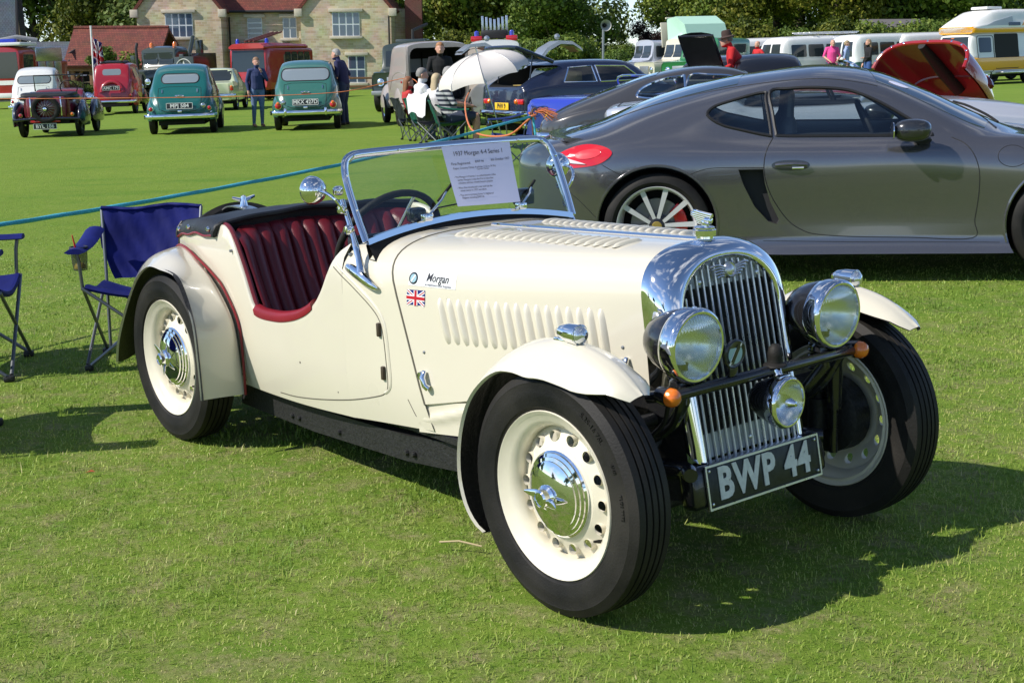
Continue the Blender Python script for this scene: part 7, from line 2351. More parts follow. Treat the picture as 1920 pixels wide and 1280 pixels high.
def person(label, mw, top, legs, hair, pose=None, sleeve=0.5, h=1.74, shoes=(0.05, 0.04, 0.035), long_hair=False, seated=False, stout=1.0, bare_legs=False, look=0.0, topmat=None):
    p = pose or {}
    root = thing('person', label, 'person', mw @ Matrix.Scale(h / 1.74, 4))
    if seated:
        J = dict(pel=(0, 0, .50), chest=(-.10, 0, .84), neck=(-.12, 0, 1.02), head=(-.08, 0, 1.17), hipz=.48, kneeR=(.42, -.12, .50), kneeL=(.42, .12, .50), ankR=(.40, -.12, .08), ankL=(.40, .12, .08), elbR=(.02, -.27, .72), elbL=(.02, .27, .72), wriR=(.26, -.18, .68), wriL=(.26, .18, .68))
    else:
        J = dict(pel=(0, 0, .95), chest=(0, 0, 1.28), neck=(-.01, 0, 1.46), head=(.02, 0, 1.61), hipz=.92, kneeR=(.02, -.10, .50), kneeL=(.02, .10, .50), ankR=(-.02, -.11, .08), ankL=(-.02, .11, .08), elbR=(-.04, -.25, 1.13), elbL=(-.04, .25, 1.13), wriR=(.06, -.25, .90), wriL=(.06, .25, .90))
    J.update(p)
    V = {k: Vector(v) for k, v in J.items() if not isinstance(v, float)}
    pel, ch, nk, hd = V['pel'], V['chest'], V['neck'], V['head']
    b = stout
    segs = []      # (material slot, a, b, ra, rb)
    geos = [loft([oring(pel + Vector((0, 0, -.10)), .09 * b, .12 * b), oring(pel, .125 * b, .172 * b), oring(pel.lerp(ch, .45), .118 * b, .155 * b), oring(ch, .125 * b, .178), oring(ch.lerp(nk, .55), .105, .185), oring(ch.lerp(nk, .85), .075, .13), oring(nk, .055, .065)], closed=True, cap0=True, cap1=True)]
    segs.append(('legs', pel + Vector((0, 0, -.1)), pel + Vector((0, 0, -.02)), .15, .15))
    segs.append(('top', pel + Vector((0, 0, .04)), ch.lerp(nk, .8), .15 * b, .15))
    # neck and head
    geos.append(tube([nk + Vector((0, 0, -.04)), nk.lerp(hd, .5)], .056, 12))
    segs.append(('skin', nk + Vector((0, 0, .03)), hd, .05, .1))
    cl, sl = math.cos(R(look)), math.sin(R(look))
    hm = Matrix.Translation(hd) @ Matrix.Rotation(R(look), 4, 'Z')
    head = [oring((.028, 0, -.125), .035, .035), oring((.022, 0, -.105), .062, .055), oring((.012, 0, -.06), .082, .068), oring((.004, 0, 0), .092, .075), oring((-.006, 0, .05), .096, .077), oring((-.012, 0, .09), .078, .064), oring((-.012, 0, .118), .03, .026)]
    geos.append(xf(loft(head, closed=True, cap0=True, cap1=True), hm))
    geos.append(xf(tube([(.085, 0, .012), (.108, 0, -.03), (.085, 0, -.04)], [.010, .016, .008], 8), hm))
    geos.append(xf(tube([(.078, -.03, .025), (.085, 0, .028), (.078, .03, .025)], .014, 6), hm))
    geos.append(xf(tube([(.075, -.022, -.068), (.088, 0, -.070), (.075, .022, -.068)], .010, 6), hm))
    for s in (-1, 1):
        geos.append(xf(tube([(-.005, s * .074, .02), (-.012, s * .088, 0), (0, s * .078, -.03)], [.012, .018, .010], 6), hm))
    for s, k in ((-1, 'R'), (1, 'L')):
        sh = ch.lerp(nk, .68) + Vector((0, s * .175, 0))
        el, wr = V['elb' + k], V['wri' + k]
        geos.append(tube([ch.lerp(nk, .65) + Vector((0, s * .09, 0)), sh, sh.lerp(el, .5), el, el.lerp(wr, .35), wr], [.075, .068, .055, .045, .043, .030], 12))
        hdir = (wr - el).normalized()
        palm = wr + hdir * .07
        geos.append(tube([wr, wr + hdir * .03, palm, palm + hdir * .01], [.028, .036, .036, .026], 10, flat=(1.0, .7)))
        side = hdir.cross(Vector((0, 0, 1)))
        side = side.normalized() if side.length > .1 else Vector((1, 0, 0))
        bend = Vector((0, 0, -.015))
        for q in range(4):
            o = side * (-.026 + .0175 * q)
            L = (.062, .072, .068, .052)[q]
            geos.append(tube([palm + o * .8, palm + o + hdir * L * .55, palm + o + hdir * L + bend], [.0105, .0095, .008], 6))
        geos.append(tube([wr + hdir * .02 - side * .02, wr + hdir * .05 - side * .045, wr + hdir * .085 - side * .05], [.013, .012, .009], 6))
        if sleeve >= 1:
            segs.append(('top', sh, wr - hdir * .02, .065, .034))
        else:
            cutp = sh.lerp(el, min(1, sleeve * 2))
            segs.append(('top', sh, cutp, .066, .056))
            segs.append(('skin', cutp, wr, .05, .03))
        segs.append(('skin', wr, palm + hdir * .07, .034, .03))
        hip = pel + Vector((0, s * .085 * b, J['hipz'] - pel.z))
        kn, an = V['knee' + k], V['ank' + k]
        geos.append(tube([hip, hip.lerp(kn, .5), kn, kn.lerp(an, .3), an], [.098 * b, .085 * b, .060, .058, .042], 12))
        if bare_legs:
            segs.append(('legs', hip, hip.lerp(kn, .85), .095, .07))
            segs.append(('skin', kn, an, .06, .045))
        else:
            segs.append(('legs', hip, an, .095, .045))
        geos.append(tube([an + Vector((-.05, 0, -.035)), an + Vector((.03, 0, -.03)), an + Vector((.12, 0, -.045)), an + Vector((.18, 0, -.055))], [.036, .042, .038, .022], 10))
        segs.append(('shoes', an + Vector((-.05, 0, -.045)), an + Vector((.17, 0, -.05)), .045, .03))
    g = join(*geos)
    me = mesh_of('figure', g, None, 0)
    o = bpy.data.objects.new('figure', me)
    COL.objects.link(o)
    md = o.modifiers.new('skin', 'REMESH')
    md.mode = 'VOXEL'
    md.voxel_size = 0.013
    sm = o.modifiers.new('smooth', 'SMOOTH')
    sm.factor = 0.5
    sm.iterations = 2
    dg = bpy.context.evaluated_depsgraph_get()
    dg.update()
    res = bpy.data.meshes.new_from_object(o.evaluated_get(dg))
    bpy.data.objects.remove(o)
    slots = ['skin', 'top', 'legs', 'shoes']
    def cm(c, nm):
        return mat('cloth_%s_%.3f_%.3f_%.3f' % ((nm,) + tuple(c)), c, 0.85, bump=0.25, bscale=25)
    for mm in (SKIN, topmat or cm(top, 'top'), cm(legs, 'legs'), cm(shoes, 'shoes')):
        res.materials.append(mm)
    nf = len(res.polygons)
    cen = np.empty(nf * 3)
    res.polygons.foreach_get('center', cen)
    cen = cen.reshape(-1, 3)
    best = np.full(nf, 9.0)
    idx = np.zeros(nf, np.int32)
    for nm, a, c, ra, rb in segs:
        a, c = np.array(a), np.array(c)
        d = c - a
        t = np.clip(((cen - a) @ d) / max(1e-9, d @ d), 0, 1)
        dist = np.linalg.norm(cen - (a + t[:, None] * d), axis=1) - (ra + (rb - ra) * t)
        k = dist < best
        best[k] = dist[k]
        idx[k] = slots.index(nm)
    res.polygons.foreach_set('material_index', idx)
    res.polygons.foreach_set('use_smooth', [True] * nf)
    body = bpy.data.objects.new('body', res)
    COL.objects.link(body)
    body.parent = root
    if hair:
        hs = [((-.050, 0, -.02), .060, .080), ((-.034, 0, .03), .082, .086), ((-.010, 0, .070), .096, .083), ((-.010, 0, .112), .072, .062), ((-.014, 0, .134), .025, .022)]
        if long_hair:
            hs = [((-.085, 0, -.22), .030, .075), ((-.075, 0, -.12), .048, .090)] + hs
        obj('hair', xf(loft([oring(*q) for q in hs], closed=True, cap0=True, cap1=True), hm), mat('hair_%.2f_%.2f' % hair[:2], hair, 0.6, bump=0.5, bscale=60), root, smooth=70)
    return root

def build_people():
    navy = (0.022, 0.022, 0.07)
    jean = (0.06, 0.10, 0.20)
    w = person('woman in a navy cardigan and pale jeans walking between the two green saloons', upright(-6.05, 33.3, -62), (0.035, 0.05, 0.13), (0.13, 0.20, 0.34), (0.24, 0.14, 0.08), dict(elbL=(.10, .24, 1.16), wriL=(.16, .08, 1.38), kneeL=(.06, .09, .50)), 1, 1.64, (0.35, 0.18, 0.10), stout=1.08)
    obj('cardigan', loft([[(c[0] + rx * math.cos(R(a)), ry * math.sin(R(a)), z) for a in range(62, 300, 14)] for c, rx, ry, z in (((-.01, 0), .16, .235, .72), ((-.01, 0), .165, .225, .95), ((-.01, 0), .15, .20, 1.15), ((-.01, 0), .15, .22, 1.34), ((-.01, 0), .10, .15, 1.45))]), mat('navy_knit', navy, 0.9), w)
    person('grey-haired man in navy polo shirt beside the sage green saloon', upright(-3.92, 32.8, 165), (0.02, 0.022, 0.075), (0.03, 0.045, 0.10), (0.30, 0.29, 0.28), dict(chest=(.05, 0, 1.28), neck=(.10, 0, 1.45), head=(.17, 0, 1.58), elbL=(.04, .28, 1.12), wriL=(.16, .25, .92)), .5, 1.80, stout=1.1)
    person('bearded man in black standing at the rear of the beige van', upright(-1.42, 28.3, -84), (0.008, 0.008, 0.009), (0.012, 0.012, 0.014), (0.34, 0.16, 0.07), dict(head=(.06, 0, 1.60), elbR=(.05, -.25, 1.14), wriR=(.22, -.10, 1.10), elbL=(.05, .25, 1.14), wriL=(.22, .10, 1.10)), 1, 1.80)
    person('auburn-haired picnicker in a red top seated nearest the van', upright(-1.80, 25.6, 20), (0.42, 0.03, 0.03), jean, (0.22, 0.09, 0.04), None, .5, 1.55, seated=True, long_hair=True)
    person('seated man in white shirt and sunglasses among the picnickers', upright(-1.50, 25.0, 25), (0.62, 0.62, 0.64), (0.02, 0.02, 0.025), (0.20, 0.19, 0.18), dict(wriR=(.30, -.10, .80)), 1, 1.75, seated=True, stout=1.1, look=-20)
    person('blonde woman in a white blouse seated with her back turned', upright(-1.22, 24.3, 40), (0.64, 0.63, 0.62), (0.03, 0.03, 0.04), (0.46, 0.36, 0.22), None, .8, 1.62, seated=True, long_hair=True)
    person('man in striped polo shirt reading under the parasol', upright(-1.00, 23.2, 5), (0.4, 0.4, 0.4), (0.04, 0.05, 0.09), (0.26, 0.25, 0.24), dict(head=(-.01, 0, 1.15), elbR=(.05, -.29, .70), wriR=(.30, -.14, .66)), .55, 1.80, seated=True, stout=1.15, bare_legs=True, topmat=stripe_mat())
    m = person('man in a red jacket and brown hat bending over the open boot', upright(4.10, 25.3, 172), (0.45, 0.012, 0.015), (0.015, 0.015, 0.018), (0.16, 0.13, 0.11), dict(chest=(.05, 0, 1.28), neck=(.11, 0, 1.45), head=(.20, 0, 1.57), elbL=(.12, .27, 1.14), wriL=(.30, .22, 1.02), elbR=(.12, -.27, 1.14), wriR=(.32, -.2, 1.02)), 1, 1.80, stout=1.15)
    obj('hat', xf(lathe([(0.0, .105), (.05, .112), (.078, .10), (.088, .06), (.092, .012), (.10, .004), (.155, -.012), (.155, -.020), (.09, -.006)], 24, 'z'), TR(.19, 0, 1.635) @ Matrix.Rotation(R(12), 4, 'Y')), mat('brown_felt', (0.055, 0.032, 0.026), 0.9), m)
    r = person('bald man in a red T-shirt with hands on hips before the buses', upright(8.65, 49.0, 205), (0.50, 0.02, 0.025), (0.03, 0.03, 0.04), None, dict(elbR=(-.06, -.40, 1.16), wriR=(.02, -.22, 1.0), elbL=(-.06, .40, 1.16), wriL=(.02, .22, 1.0)), .5, 1.78)
    person('balding man in a bright pink shirt looking down by the buses', upright(11.2, 48.8, -88), (0.75, 0.07, 0.28), (0.05, 0.06, 0.09), None, dict(head=(.08, 0, 1.58), elbR=(.02, -.28, 1.14), wriR=(.22, -.14, 1.0), elbL=(.02, .28, 1.14), wriL=(.22, .14, 1.0)), .6, 1.78, stout=1.12)
    person('fair-haired boy in a white and blue T-shirt by the green bus', upright(11.75, 49.0, -20), (0.34, 0.42, 0.66), (0.13, 0.22, 0.42), (0.30, 0.22, 0.12), None, .5, 1.70)
    person('woman in a black top and blue jeans facing the boy', upright(12.42, 48.6, 195), (0.012, 0.012, 0.014), (0.04, 0.09, 0.26), (0.34, 0.22, 0.14), dict(elbL=(.06, .22, 1.12), wriL=(.22, .10, 1.10)), 1, 1.72, long_hair=True)
build_people()
# ================================================================== camp chairs, parasol, ropes, flag, loudspeaker
TUBEM = mat('grey_tube', (0.16, 0.17, 0.18), 0.35, 0.7)
def camp_chair(label, mw, col, draped=None, cup=True):
    """folding camp chair facing local +x; seat 0.44 m high"""
    F = mat('chair_cloth_%.2f_%.2f' % (col[0], col[2]), col, 0.7, vary=0.25, vscale=7, bump=0.35, bscale=14, spec=0.25)
    t = thing('camp_chair', label, 'chair', mw, 'folding camp chairs')
    def weave(rows):
        return loft(rows)
    # seat sling
    S = []
    for i in range(13):
        u = i / 12
        S.append([(0.26 - 0.46 * u, -0.27 + 0.54 * v / 12, 0.445 - 0.055 * math.sin(math.pi * v / 12) - 0.05 * u - 0.012 * math.sin(math.pi * u) + 0.006 * math.sin(9 * u + 5 * v / 12)) for v in range(13)])
    seat = obj('seat', weave(S), F, t, smooth=70)
    obj('seat_hem', tube([(q[0], q[1], q[2] - 0.012) for q in S[0]], 0.016, 6), F, seat)
    # back rest, wider at the top, creased
    B = []
    for i in range(21):
        u = i / 20
        w = 0.215 + 0.075 * min(1, u * 2.2) + 0.005 * math.sin(12 * u)
        row = []
        for k in range(21):
            v = -1 + k / 10
            cr = 0.010 * math.sin(5 * v + 3 * u) * math.sin(8 * u + 2 * v) + 0.006 * math.sin(17 * v + 11 * u)
            row.append((-0.20 - 0.13 * u - 0.035 * (1 - v * v) * (1 - 0.5 * u) + cr, w * v, 0.40 + 0.37 * u + 0.008 * math.sin(4 * v) * u))
        B.append(row)
    back = obj('backrest', weave(B), F, t, smooth=70)
    obj('back_hem', tube([(q[0], q[1], q[2]) for q in B[-1]], 0.012, 6), F, back)
    for s in (-1, 1):
        rows = [[(0.30 - 0.50 * u, s * (0.30 + d), 0.63 + 0.055 * u - 0.02 * math.sin(math.pi * u) + z) for d, z in ((-0.055, -0.012), (-0.03, 0.004), (0.0, 0.008), (0.03, 0.004), (0.055, -0.012), (0.03, -0.02), (0, -0.02), (-0.03, -0.02))] for u in [i / 8 for i in range(9)]]
        arm = obj('armrest', loft(rows, closed=True, cap0=True, cap1=True), F, t, smooth=60)
        if s < 0 and cup:
            mesh_m = mat('black_mesh', (0.02, 0.02, 0.022), 0.8, alpha=0.55)
            obj('cup_holder', xf(lathe([(0.045, 0.0), (0.042, -0.06), (0.036, -0.115), (0.0, -0.118)], 18, 'z'), TR(0.20, s * 0.30, 0.63)), mesh_m, arm)
            obj('cup_ring', tube([(0.20 + 0.046 * math.cos(a), s * 0.30 + 0.046 * math.sin(a), 0.632) for a in [2 * math.pi * i / 18 for i in range(18)]], 0.005, 6, closed=True), BLACKM, arm)
        # frame: uprights and crossed legs, each a tube
        for nm, p in (('arm_post', [(0.25, s * 0.285, 0.42), (0.26, s * 0.29, 0.56), (0.27, s * 0.30, 0.615)]), ('back_post', [(-0.12, s * 0.255, 0.02), (-0.20, s * 0.26, 0.45), (-0.33, s * 0.285, 0.765)]),
                      ('side_leg', [(0.25, s * 0.285, 0.43), (-0.14, s * 0.28, 0.03)]), ('side_leg', [(-0.17, s * 0.275, 0.36), (0.26, s * 0.295, 0.03)]),
                      ('front_leg', [(0.27, s * 0.285, 0.43), (0.28, -s * 0.27, 0.03)]), ('rear_leg', [(-0.19, s * 0.27, 0.38), (-0.15, -s * 0.26, 0.03)])):
            obj(nm, tube(p, 0.0095, 8), TUBEM, t)
        for x in (0.27, -0.14):
            obj('foot', box(x, s * 0.285, 0.015, 0.05, 0.04, 0.03, 0.008), BLACKM, t)
    if draped:
        D = []
        for i in range(13):
            v = -1 + i / 6
            D.append([(-0.16 + .03 * math.sin(5 * v), .27 * v, 0.50 + .03 * math.sin(4 * v)), (-0.27, .28 * v, 0.70), (-0.345, .285 * v, 0.88 + .015 * math.sin(6 * v)), (-0.40, .28 * v, 0.80), (-0.40 + .015 * math.sin(9 * v), .25 * v, 0.52 + 0.05 * math.sin(3 * v))])
        obj('draped_towel', loft(D), mat('white_towel', (0.68, 0.68, 0.70), 0.9, bump=0.4, bscale=20), t, smooth=70)
    return t

BLUEC = (0.004, 0.008, 0.11)
CHM = ground_matrix(-1.84, 6.85, 274) @ Matrix.Diagonal((0.95, 0.90, 0.95, 1))
ch = camp_chair('blue folding camp chair with mesh cup holder behind the cream car tail', CHM, BLUEC)
camp_chair('blue folding camp chair cut off by the left edge of the picture', ground_matrix(-2.72, 6.62, 10), BLUEC, cup=False)
camp_chair('unseen blue folding camp chair outside the left edge, added for its shadow', ground_matrix(-2.40, 5.27, 8), BLUEC, cup=False)  # out of view; added to cast the shadow lying on the near lawn
# things in the cup holder
pm = CHM
pen = obj('red_pen', tube([(0.19, -0.30, 0.53), (0.215, -0.31, 0.62), (0.235, -0.318, 0.70)], [0.006, 0.006, 0.003], 8), mat('pen_red', (0.65, 0.03, 0.03), 0.4), None, mw=pm)
tag(pen, 'slim red pen standing in the cup holder of the blue chair', 'pen')
wr = obj('crisp_packet', xf(lathe([(0, 0.012), (0.02, 0.015), (0.03, 0.004), (0.032, -0.01), (0.0, -0.015)], 12, 'z'), TR(0.20, -0.30, 0.535)), mat('packet_yellow', (0.6, 0.45, 0.03), 0.4), None, mw=pm)
tag(wr, 'crumpled yellow wrapper in the cup holder of the blue chair', 'wrapper')
camp_chair('dark folding chair holding the red-topped picnicker', ground_matrix(-1.80, 25.6, 20), (0.02, 0.025, 0.03), cup=False)
camp_chair('bottle green folding chair under the man in white', ground_matrix(-1.50, 25.0, 25), (0.01, 0.09, 0.06), cup=False)
camp_chair('folding chair with a white towel draped over its back', ground_matrix(-1.30, 24.2, 40), (0.03, 0.03, 0.035), True, cup=False)
camp_chair('green folding chair under the man in the striped shirt', ground_matrix(-1.00, 23.2, 5), (0.01, 0.10, 0.06), cup=False)
camp_chair('empty navy folding chair in front of the fastback', ground_matrix(0.10, 18.6, 200), (0.015, 0.03, 0.12), cup=False)

def parasol():
    M = TR(-0.27, 22.4, gz(-0.27, 22.4) + 0.62) @ Matrix.Rotation(R(-16), 4, 'Y') @ Matrix.Rotation(R(6), 4, 'X')
    t = thing('parasol', 'off-white parasol tilted over the seated picnickers', 'parasol', M)
    C = mat('parasol_cloth', (0.60, 0.56, 0.52), 0.85, bump=0.15, bscale=9)
    n, r, hgt = 8, 0.76, 0.42
    for k in range(n):
        a0, a1 = 2 * math.pi * k / n, 2 * math.pi * (k + 1) / n
        rows = []
        for i in range(9):
            u = i / 8
            rr = r * math.sin(u * math.pi / 2 * 0.98)
            z = 0.52 + hgt * math.cos(u * math.pi / 2 * 0.98)
            row = []
            for j in range(7):
                v = j / 6
                sag = 1 - 0.045 * math.sin(math.pi * v) * u
                cx, cy = math.cos(a0) * (1 - v) + math.cos(a1) * v, math.sin(a0) * (1 - v) + math.sin(a1) * v
                row.append((rr * cx * sag, rr * cy * sag, z - 0.03 * math.sin(math.pi * v) * (1 - u) + (0.03 * math.sin(math.pi * v) if i == 8 else 0)))
            rows.append(row)
        pn = obj('canopy_panel', loft(rows), C, t, smooth=60)
        obj('rib', tube([rows[i][0] for i in range(9)], 0.006, 5), STEEL, t)
    obj('pole', tube([(0, 0, -0.70), (0, 0, 1.0)], 0.012, 8), ALU, t)
    obj('ferrule', tube([(0, 0, 0.97), (0, 0, 1.06)], [0.012, 0.006], 8), STEEL, t)
parasol()

def rope(name, label, pts, r, m, twist=True, n=10):
    P = smoothpath(pts, 30)
    L = 0
    secs = []
    prev = P[0]
    for i, p in enumerate(P):
        L += (p - prev).length
        prev = p
        tdir = (P[min(i + 1, len(P) - 1)] - P[max(i - 1, 0)]).normalized()
        u = tdir.cross(Vector((0, 0, 1))).normalized()
        w = u.cross(tdir)
        ring = []
        for k in range(n):
            a = 2 * math.pi * k / n
            rr = r * (1 + 0.16 * math.cos(3 * a - L * 60)) if twist else r
            ring.append(p + (u * math.cos(a) + w * math.sin(a)) * rr)
        secs.append(ring)
    o = obj(name, loft(secs, closed=True, cap0=True, cap1=True), m, None, smooth=60)
    tag(o, label, 'rope')
    return o

TEAL = mat('teal_rope', (0.05, 0.36, 0.46), 0.7, vary=0.35, vscale=160, bump=0.5, bscale=220)
ORANGE = mat('orange_rope', (0.55, 0.16, 0.06), 0.7, vary=0.2, vscale=120)
STK = (0.215, 13.75)
zt = 0.885
rope('teal_rope', 'teal twisted rope strung from the left edge to the metal stake', [(-3.45, 6.4, 0.575), (-2.2, 8.6, 0.62), (-1.0, 11.1, 0.71), (0.20, 13.74, zt)] , 0.0125, TEAL)
rope('rope_tail', 'loose teal rope end hanging down the metal stake', [(0.22, 13.73, zt), (0.245, 13.71, 0.70), (0.26, 13.72, 0.42), (0.265, 13.72, 0.12)], 0.011, TEAL)
rope('orange_rope', 'orange rope sagging from the metal stake towards the parasol', [(0.20, 13.76, 0.87), (-0.05, 14.6, 0.65), (-0.45, 16.5, 0.60), (-0.62, 19.0, 0.82), (-0.66, 23.0, 0.92)], 0.011, ORANGE)
rope('thin_orange_rope', 'thin orange rope running across the far cars to the van', [(-12.6, 29.5, 0.62), (-9.2, 29.4, 0.62), (-6.0, 29.3, 0.64), (-3.6, 29.4, 0.72), (-2.2, 29.7, 0.99), (-1.75, 27.6, 0.75), (-1.4, 26.4, 0.55)], 0.008, ORANGE)
st = thing('rope_stake', 'rusty metal rope stake with a tuft of frayed orange twine', 'stake', upright(*STK))
obj('stake_pin', tube(smoothpath([(0.03, 0, -0.1), (0.02, 0, 0.4), (0.0, 0, 0.84), (0.0, 0, 0.90), (0.02, 0, 0.93), (0.045, 0, 0.91), (0.045, 0, 0.87)], 4), 0.010, 8), mat('rusty_iron', (0.10, 0.05, 0.03), 0.8, vary=0.4, vscale=40), st)
obj('knot', tube([(0.03 * math.cos(a), 0.03 * math.sin(a), 0.83 + 0.006 * a) for a in [i * 0.5 for i in range(20)]], 0.012, 6), ORANGE, st)
rf = random.Random(9)
fr = []
for k in range(26):
    q = Vector((0.02, 0, 0.90))
    d = Vector((rf.uniform(.1, .24), rf.uniform(-.06, .06), rf.uniform(-.10, .03)))
    fr.append(tube([q, q + d * .5 + Vector((0, 0, .03)), q + d], 0.003, 4))
fz = obj('frayed_twine', join(*fr), ORANGE, st)
fz['kind'] = 'stuff'

def flagpole():
    t = thing('flag', 'British flag hanging on a white pole behind the red saloon', 'flag', upright(-14.75, 49.5, 0))
    obj('pole', tube([(0, 0, 0), (0, 0, 3.0)], 0.035, 8), WHITEP, t)
    B, Wh, Rd = mat('flag_blue', (0.012, 0.018, 0.16)), mat('sticker_white', (0.78, 0.78, 0.78)), mat('flag_red', (0.45, 0.01, 0.02))
    def fold(x, z, off):
        return (0.04 + x * 0.34, off + 0.09 * math.sin(x * 16 + z * 3), z)
    def strip(pts, off):
        return ([fold(a, b, off) for a, b in pts])
    rows = [[fold(i / 24, 2.62 - 1.15 * j / 12 - 0.25 * (i / 24), 0) for j in range(13)] for i in range(25)]
    c = obj('cloth', loft(rows), B, t, smooth=70)
    def band(u0, u1, v0, v1, off):
        return loft([[fold(u0 + (u1 - u0) * i / 12, 2.62 - 1.15 * (v0 + (v1 - v0) * j / 4) - .25 * (u0 + (u1 - u0) * i / 12), off) for j in range(5)] for i in range(13)])
    def diag(w, off, s):
        return loft([[fold(i / 24, 2.62 - 1.15 * min(1, max(0, ((i / 24 if s > 0 else 1 - i / 24) + w * (j - 1)))) - .25 * i / 24, off) for j in range(3)] for i in range(25)])
    for s in (1, -1):
        obj('flag_cross', diag(.13, -.006, s), Wh, c)
        obj('flag_cross', diag(.05, -.010, s), Rd, c)
    obj('flag_cross', band(0, 1, .36, .64, -.014), Wh, c)
    obj('flag_cross', band(.36, .64, 0, 1, -.0145), Wh, c)
    obj('flag_cross', band(0, 1, .42, .58, -.018), Rd, c)
    obj('flag_cross', band(.43, .57, 0, 1, -.0185), Rd, c)
flagpole()

def loudspeaker():
    t = thing('loudspeaker', 'grey horn loudspeaker on a pole in front of the trees', 'loudspeaker', upright(2.32, 35, -75))
    obj('pole', tube([(0, 0, 0), (0, 0, 2.1)], 0.03, 8), STEEL, t)
    obj('horn', xf(lathe([(0.14, 0.20), (0.10, 0.14), (0.06, 0.08), (0.035, 0.0), (0.03, -0.12), (0, -0.12)], 24, 'x'), TR(0, 0, 2.16)), mat('horn_grey', (0.45, 0.45, 0.42), 0.5), t)
    obj('horn_core', xf(lathe([(0, 0.16), (0.03, 0.15), (0.05, 0.10)], 16, 'x'), TR(0, 0, 2.16)), DARK, t)
loudspeaker()
# litter on the grass
for k, (x, y, lab, col) in enumerate(((-1.55, 4.83, 'small orange fallen leaf lying on the grass at left', (0.30, 0.07, 0.02)), (-0.165, 3.95, 'pale dry twig lying on the grass near the bottom', (0.45, 0.36, 0.2)))):
    z = gz(x, y) + 0.03
    g = ([(x - .017, y - .006, z - .01), (x, y - .011, z - .006), (x + .017, y + .003, z - .01), (x + .003, y + .010, z - .004)], [(0, 1, 2, 3)]) if k == 0 else tube([(x - .06, y + .02, z), (x, y, z + .01), (x + .07, y - .02, z)], .003, 6)
    tag(obj('fallen_leaf' if k == 0 else 'twig', g, mat('litter_%d' % k, col, 0.8)), lab, 'leaf' if k == 0 else 'twig')
# ================================================================== buildings beyond the field
def tex_mat(name, cols, kind='stone', scale=3.0, bump=0.5, rough=0.85, off=0.5):
    m = mat(name, cols[0], rough)
    nt = m.node_tree
    b = nt.nodes['Principled BSDF']
    tc = nt.nodes.new('ShaderNodeTexCoord')
    br = nt.nodes.new('ShaderNodeTexBrick')
    br.inputs['Color1'].default_value = (*cols[0], 1)
    br.inputs['Color2'].default_value = (*cols[1], 1)
    br.inputs['Mortar'].default_value = (*cols[2], 1)
    br.inputs['Scale'].default_value = scale
    br.inputs['Mortar Size'].default_value = 0.03
    br.inputs['Brick Width'].default_value = 1.0 if kind == 'stone' else 0.6
    br.inputs['Row Height'].default_value = 0.42
    br.offset = off
    mp = nt.nodes.new('ShaderNodeMapping')
    mp.inputs['Rotation'].default_value = (R(90), 0, 0)
    nz = nt.nodes.new('ShaderNodeTexNoise')
    nz.inputs['Scale'].default_value = 1.4
    nz.inputs['Detail'].default_value = 5
    mx = nt.nodes.new('ShaderNodeMix')
    mx.data_type = 'RGBA'
    mx.blend_type = 'OVERLAY'
    mx.inputs[0].default_value = 0.35
    nt.links.new(tc.outputs['Object'], mp.inputs['Vector'])
    nt.links.new(mp.outputs['Vector'], br.inputs['Vector'])
    nt.links.new(tc.outputs['Object'], nz.inputs['Vector'])
    nt.links.new(br.outputs['Color'], mx.inputs[6])
    nt.links.new(nz.outputs['Color'], mx.inputs[7])
    nt.links.new(mx.outputs[2], b.inputs['Base Color'])
    bp = nt.nodes.new('ShaderNodeBump')
    bp.inputs['Strength'].default_value = bump
    bp.inputs['Distance'].default_value = 0.05
    nt.links.new(br.outputs['Fac'], bp.inputs['Height'])
    bp.invert = True
    nt.links.new(bp.outputs['Normal'], b.inputs['Normal'])
    return m

STONE = tex_mat('coursed_limestone', ((0.60, 0.50, 0.34), (0.42, 0.33, 0.20), (0.55, 0.48, 0.37)), 'stone', 3.2)
TILE = tex_mat('red_clay_tile', ((0.20, 0.055, 0.035), (0.13, 0.035, 0.025), (0.05, 0.02, 0.015)), 'tile', 4.5)
SLATE = tex_mat('blue_slate', ((0.10, 0.12, 0.15), (0.08, 0.095, 0.12), (0.04, 0.045, 0.05)), 'tile', 4.0)
BRICKR = tex_mat('red_brick', ((0.16, 0.045, 0.035), (0.11, 0.03, 0.025), (0.18, 0.14, 0.12)), 'tile', 8)
ASHLAR = mat('pale_ashlar', (0.52, 0.46, 0.36), 0.8, vary=0.1)
RENDERW = mat('cream_render', (0.50, 0.43, 0.30), 0.85, vary=0.08)
FRAMEW = mat('window_white', (0.62, 0.65, 0.66), 0.5)
PANE = mat('window_pane', (0.06, 0.09, 0.14), 0.05, coat=1.0)
TIMBER = mat('dark_boards', (0.045, 0.04, 0.04), 0.8, vary=0.3, vscale=3)
OAK = mat('oak_post', (0.20, 0.10, 0.05), 0.8, vary=0.2)

def window(parent, x, z, w, h, y, cols=2, sashes=2):
    """y is the wall face (towards the camera)"""
    o = obj('window', box(x, y - 0.01, z, w, 0.06, h, 0.0), FRAMEW, parent)
    pw = w / (sashes * cols)
    for s in range(sashes * cols):
        for r in range(4 if h > 1.1 else 2):
            rows = 4 if h > 1.1 else 2
            rows = 2 if cols == 2 else rows
            if r >= rows:
                continue
            ph = h / rows
            gx, gz_ = 0.08, 0.08
            obj('pane', box(x - w / 2 + pw * (s + .5), y - 0.042, z - h / 2 + ph * (r + .5), pw - gx, 0.02, ph - gz_), PANE, o)
    obj('lintel', box(x, y - 0.04, z + h / 2 + 0.10, w + 0.35, 0.24, 0.18, 0.01), ASHLAR, parent)
    obj('sill', box(x, y - 0.08, z - h / 2 - 0.07, w + 0.3, 0.3, 0.14, 0.01), ASHLAR, parent)

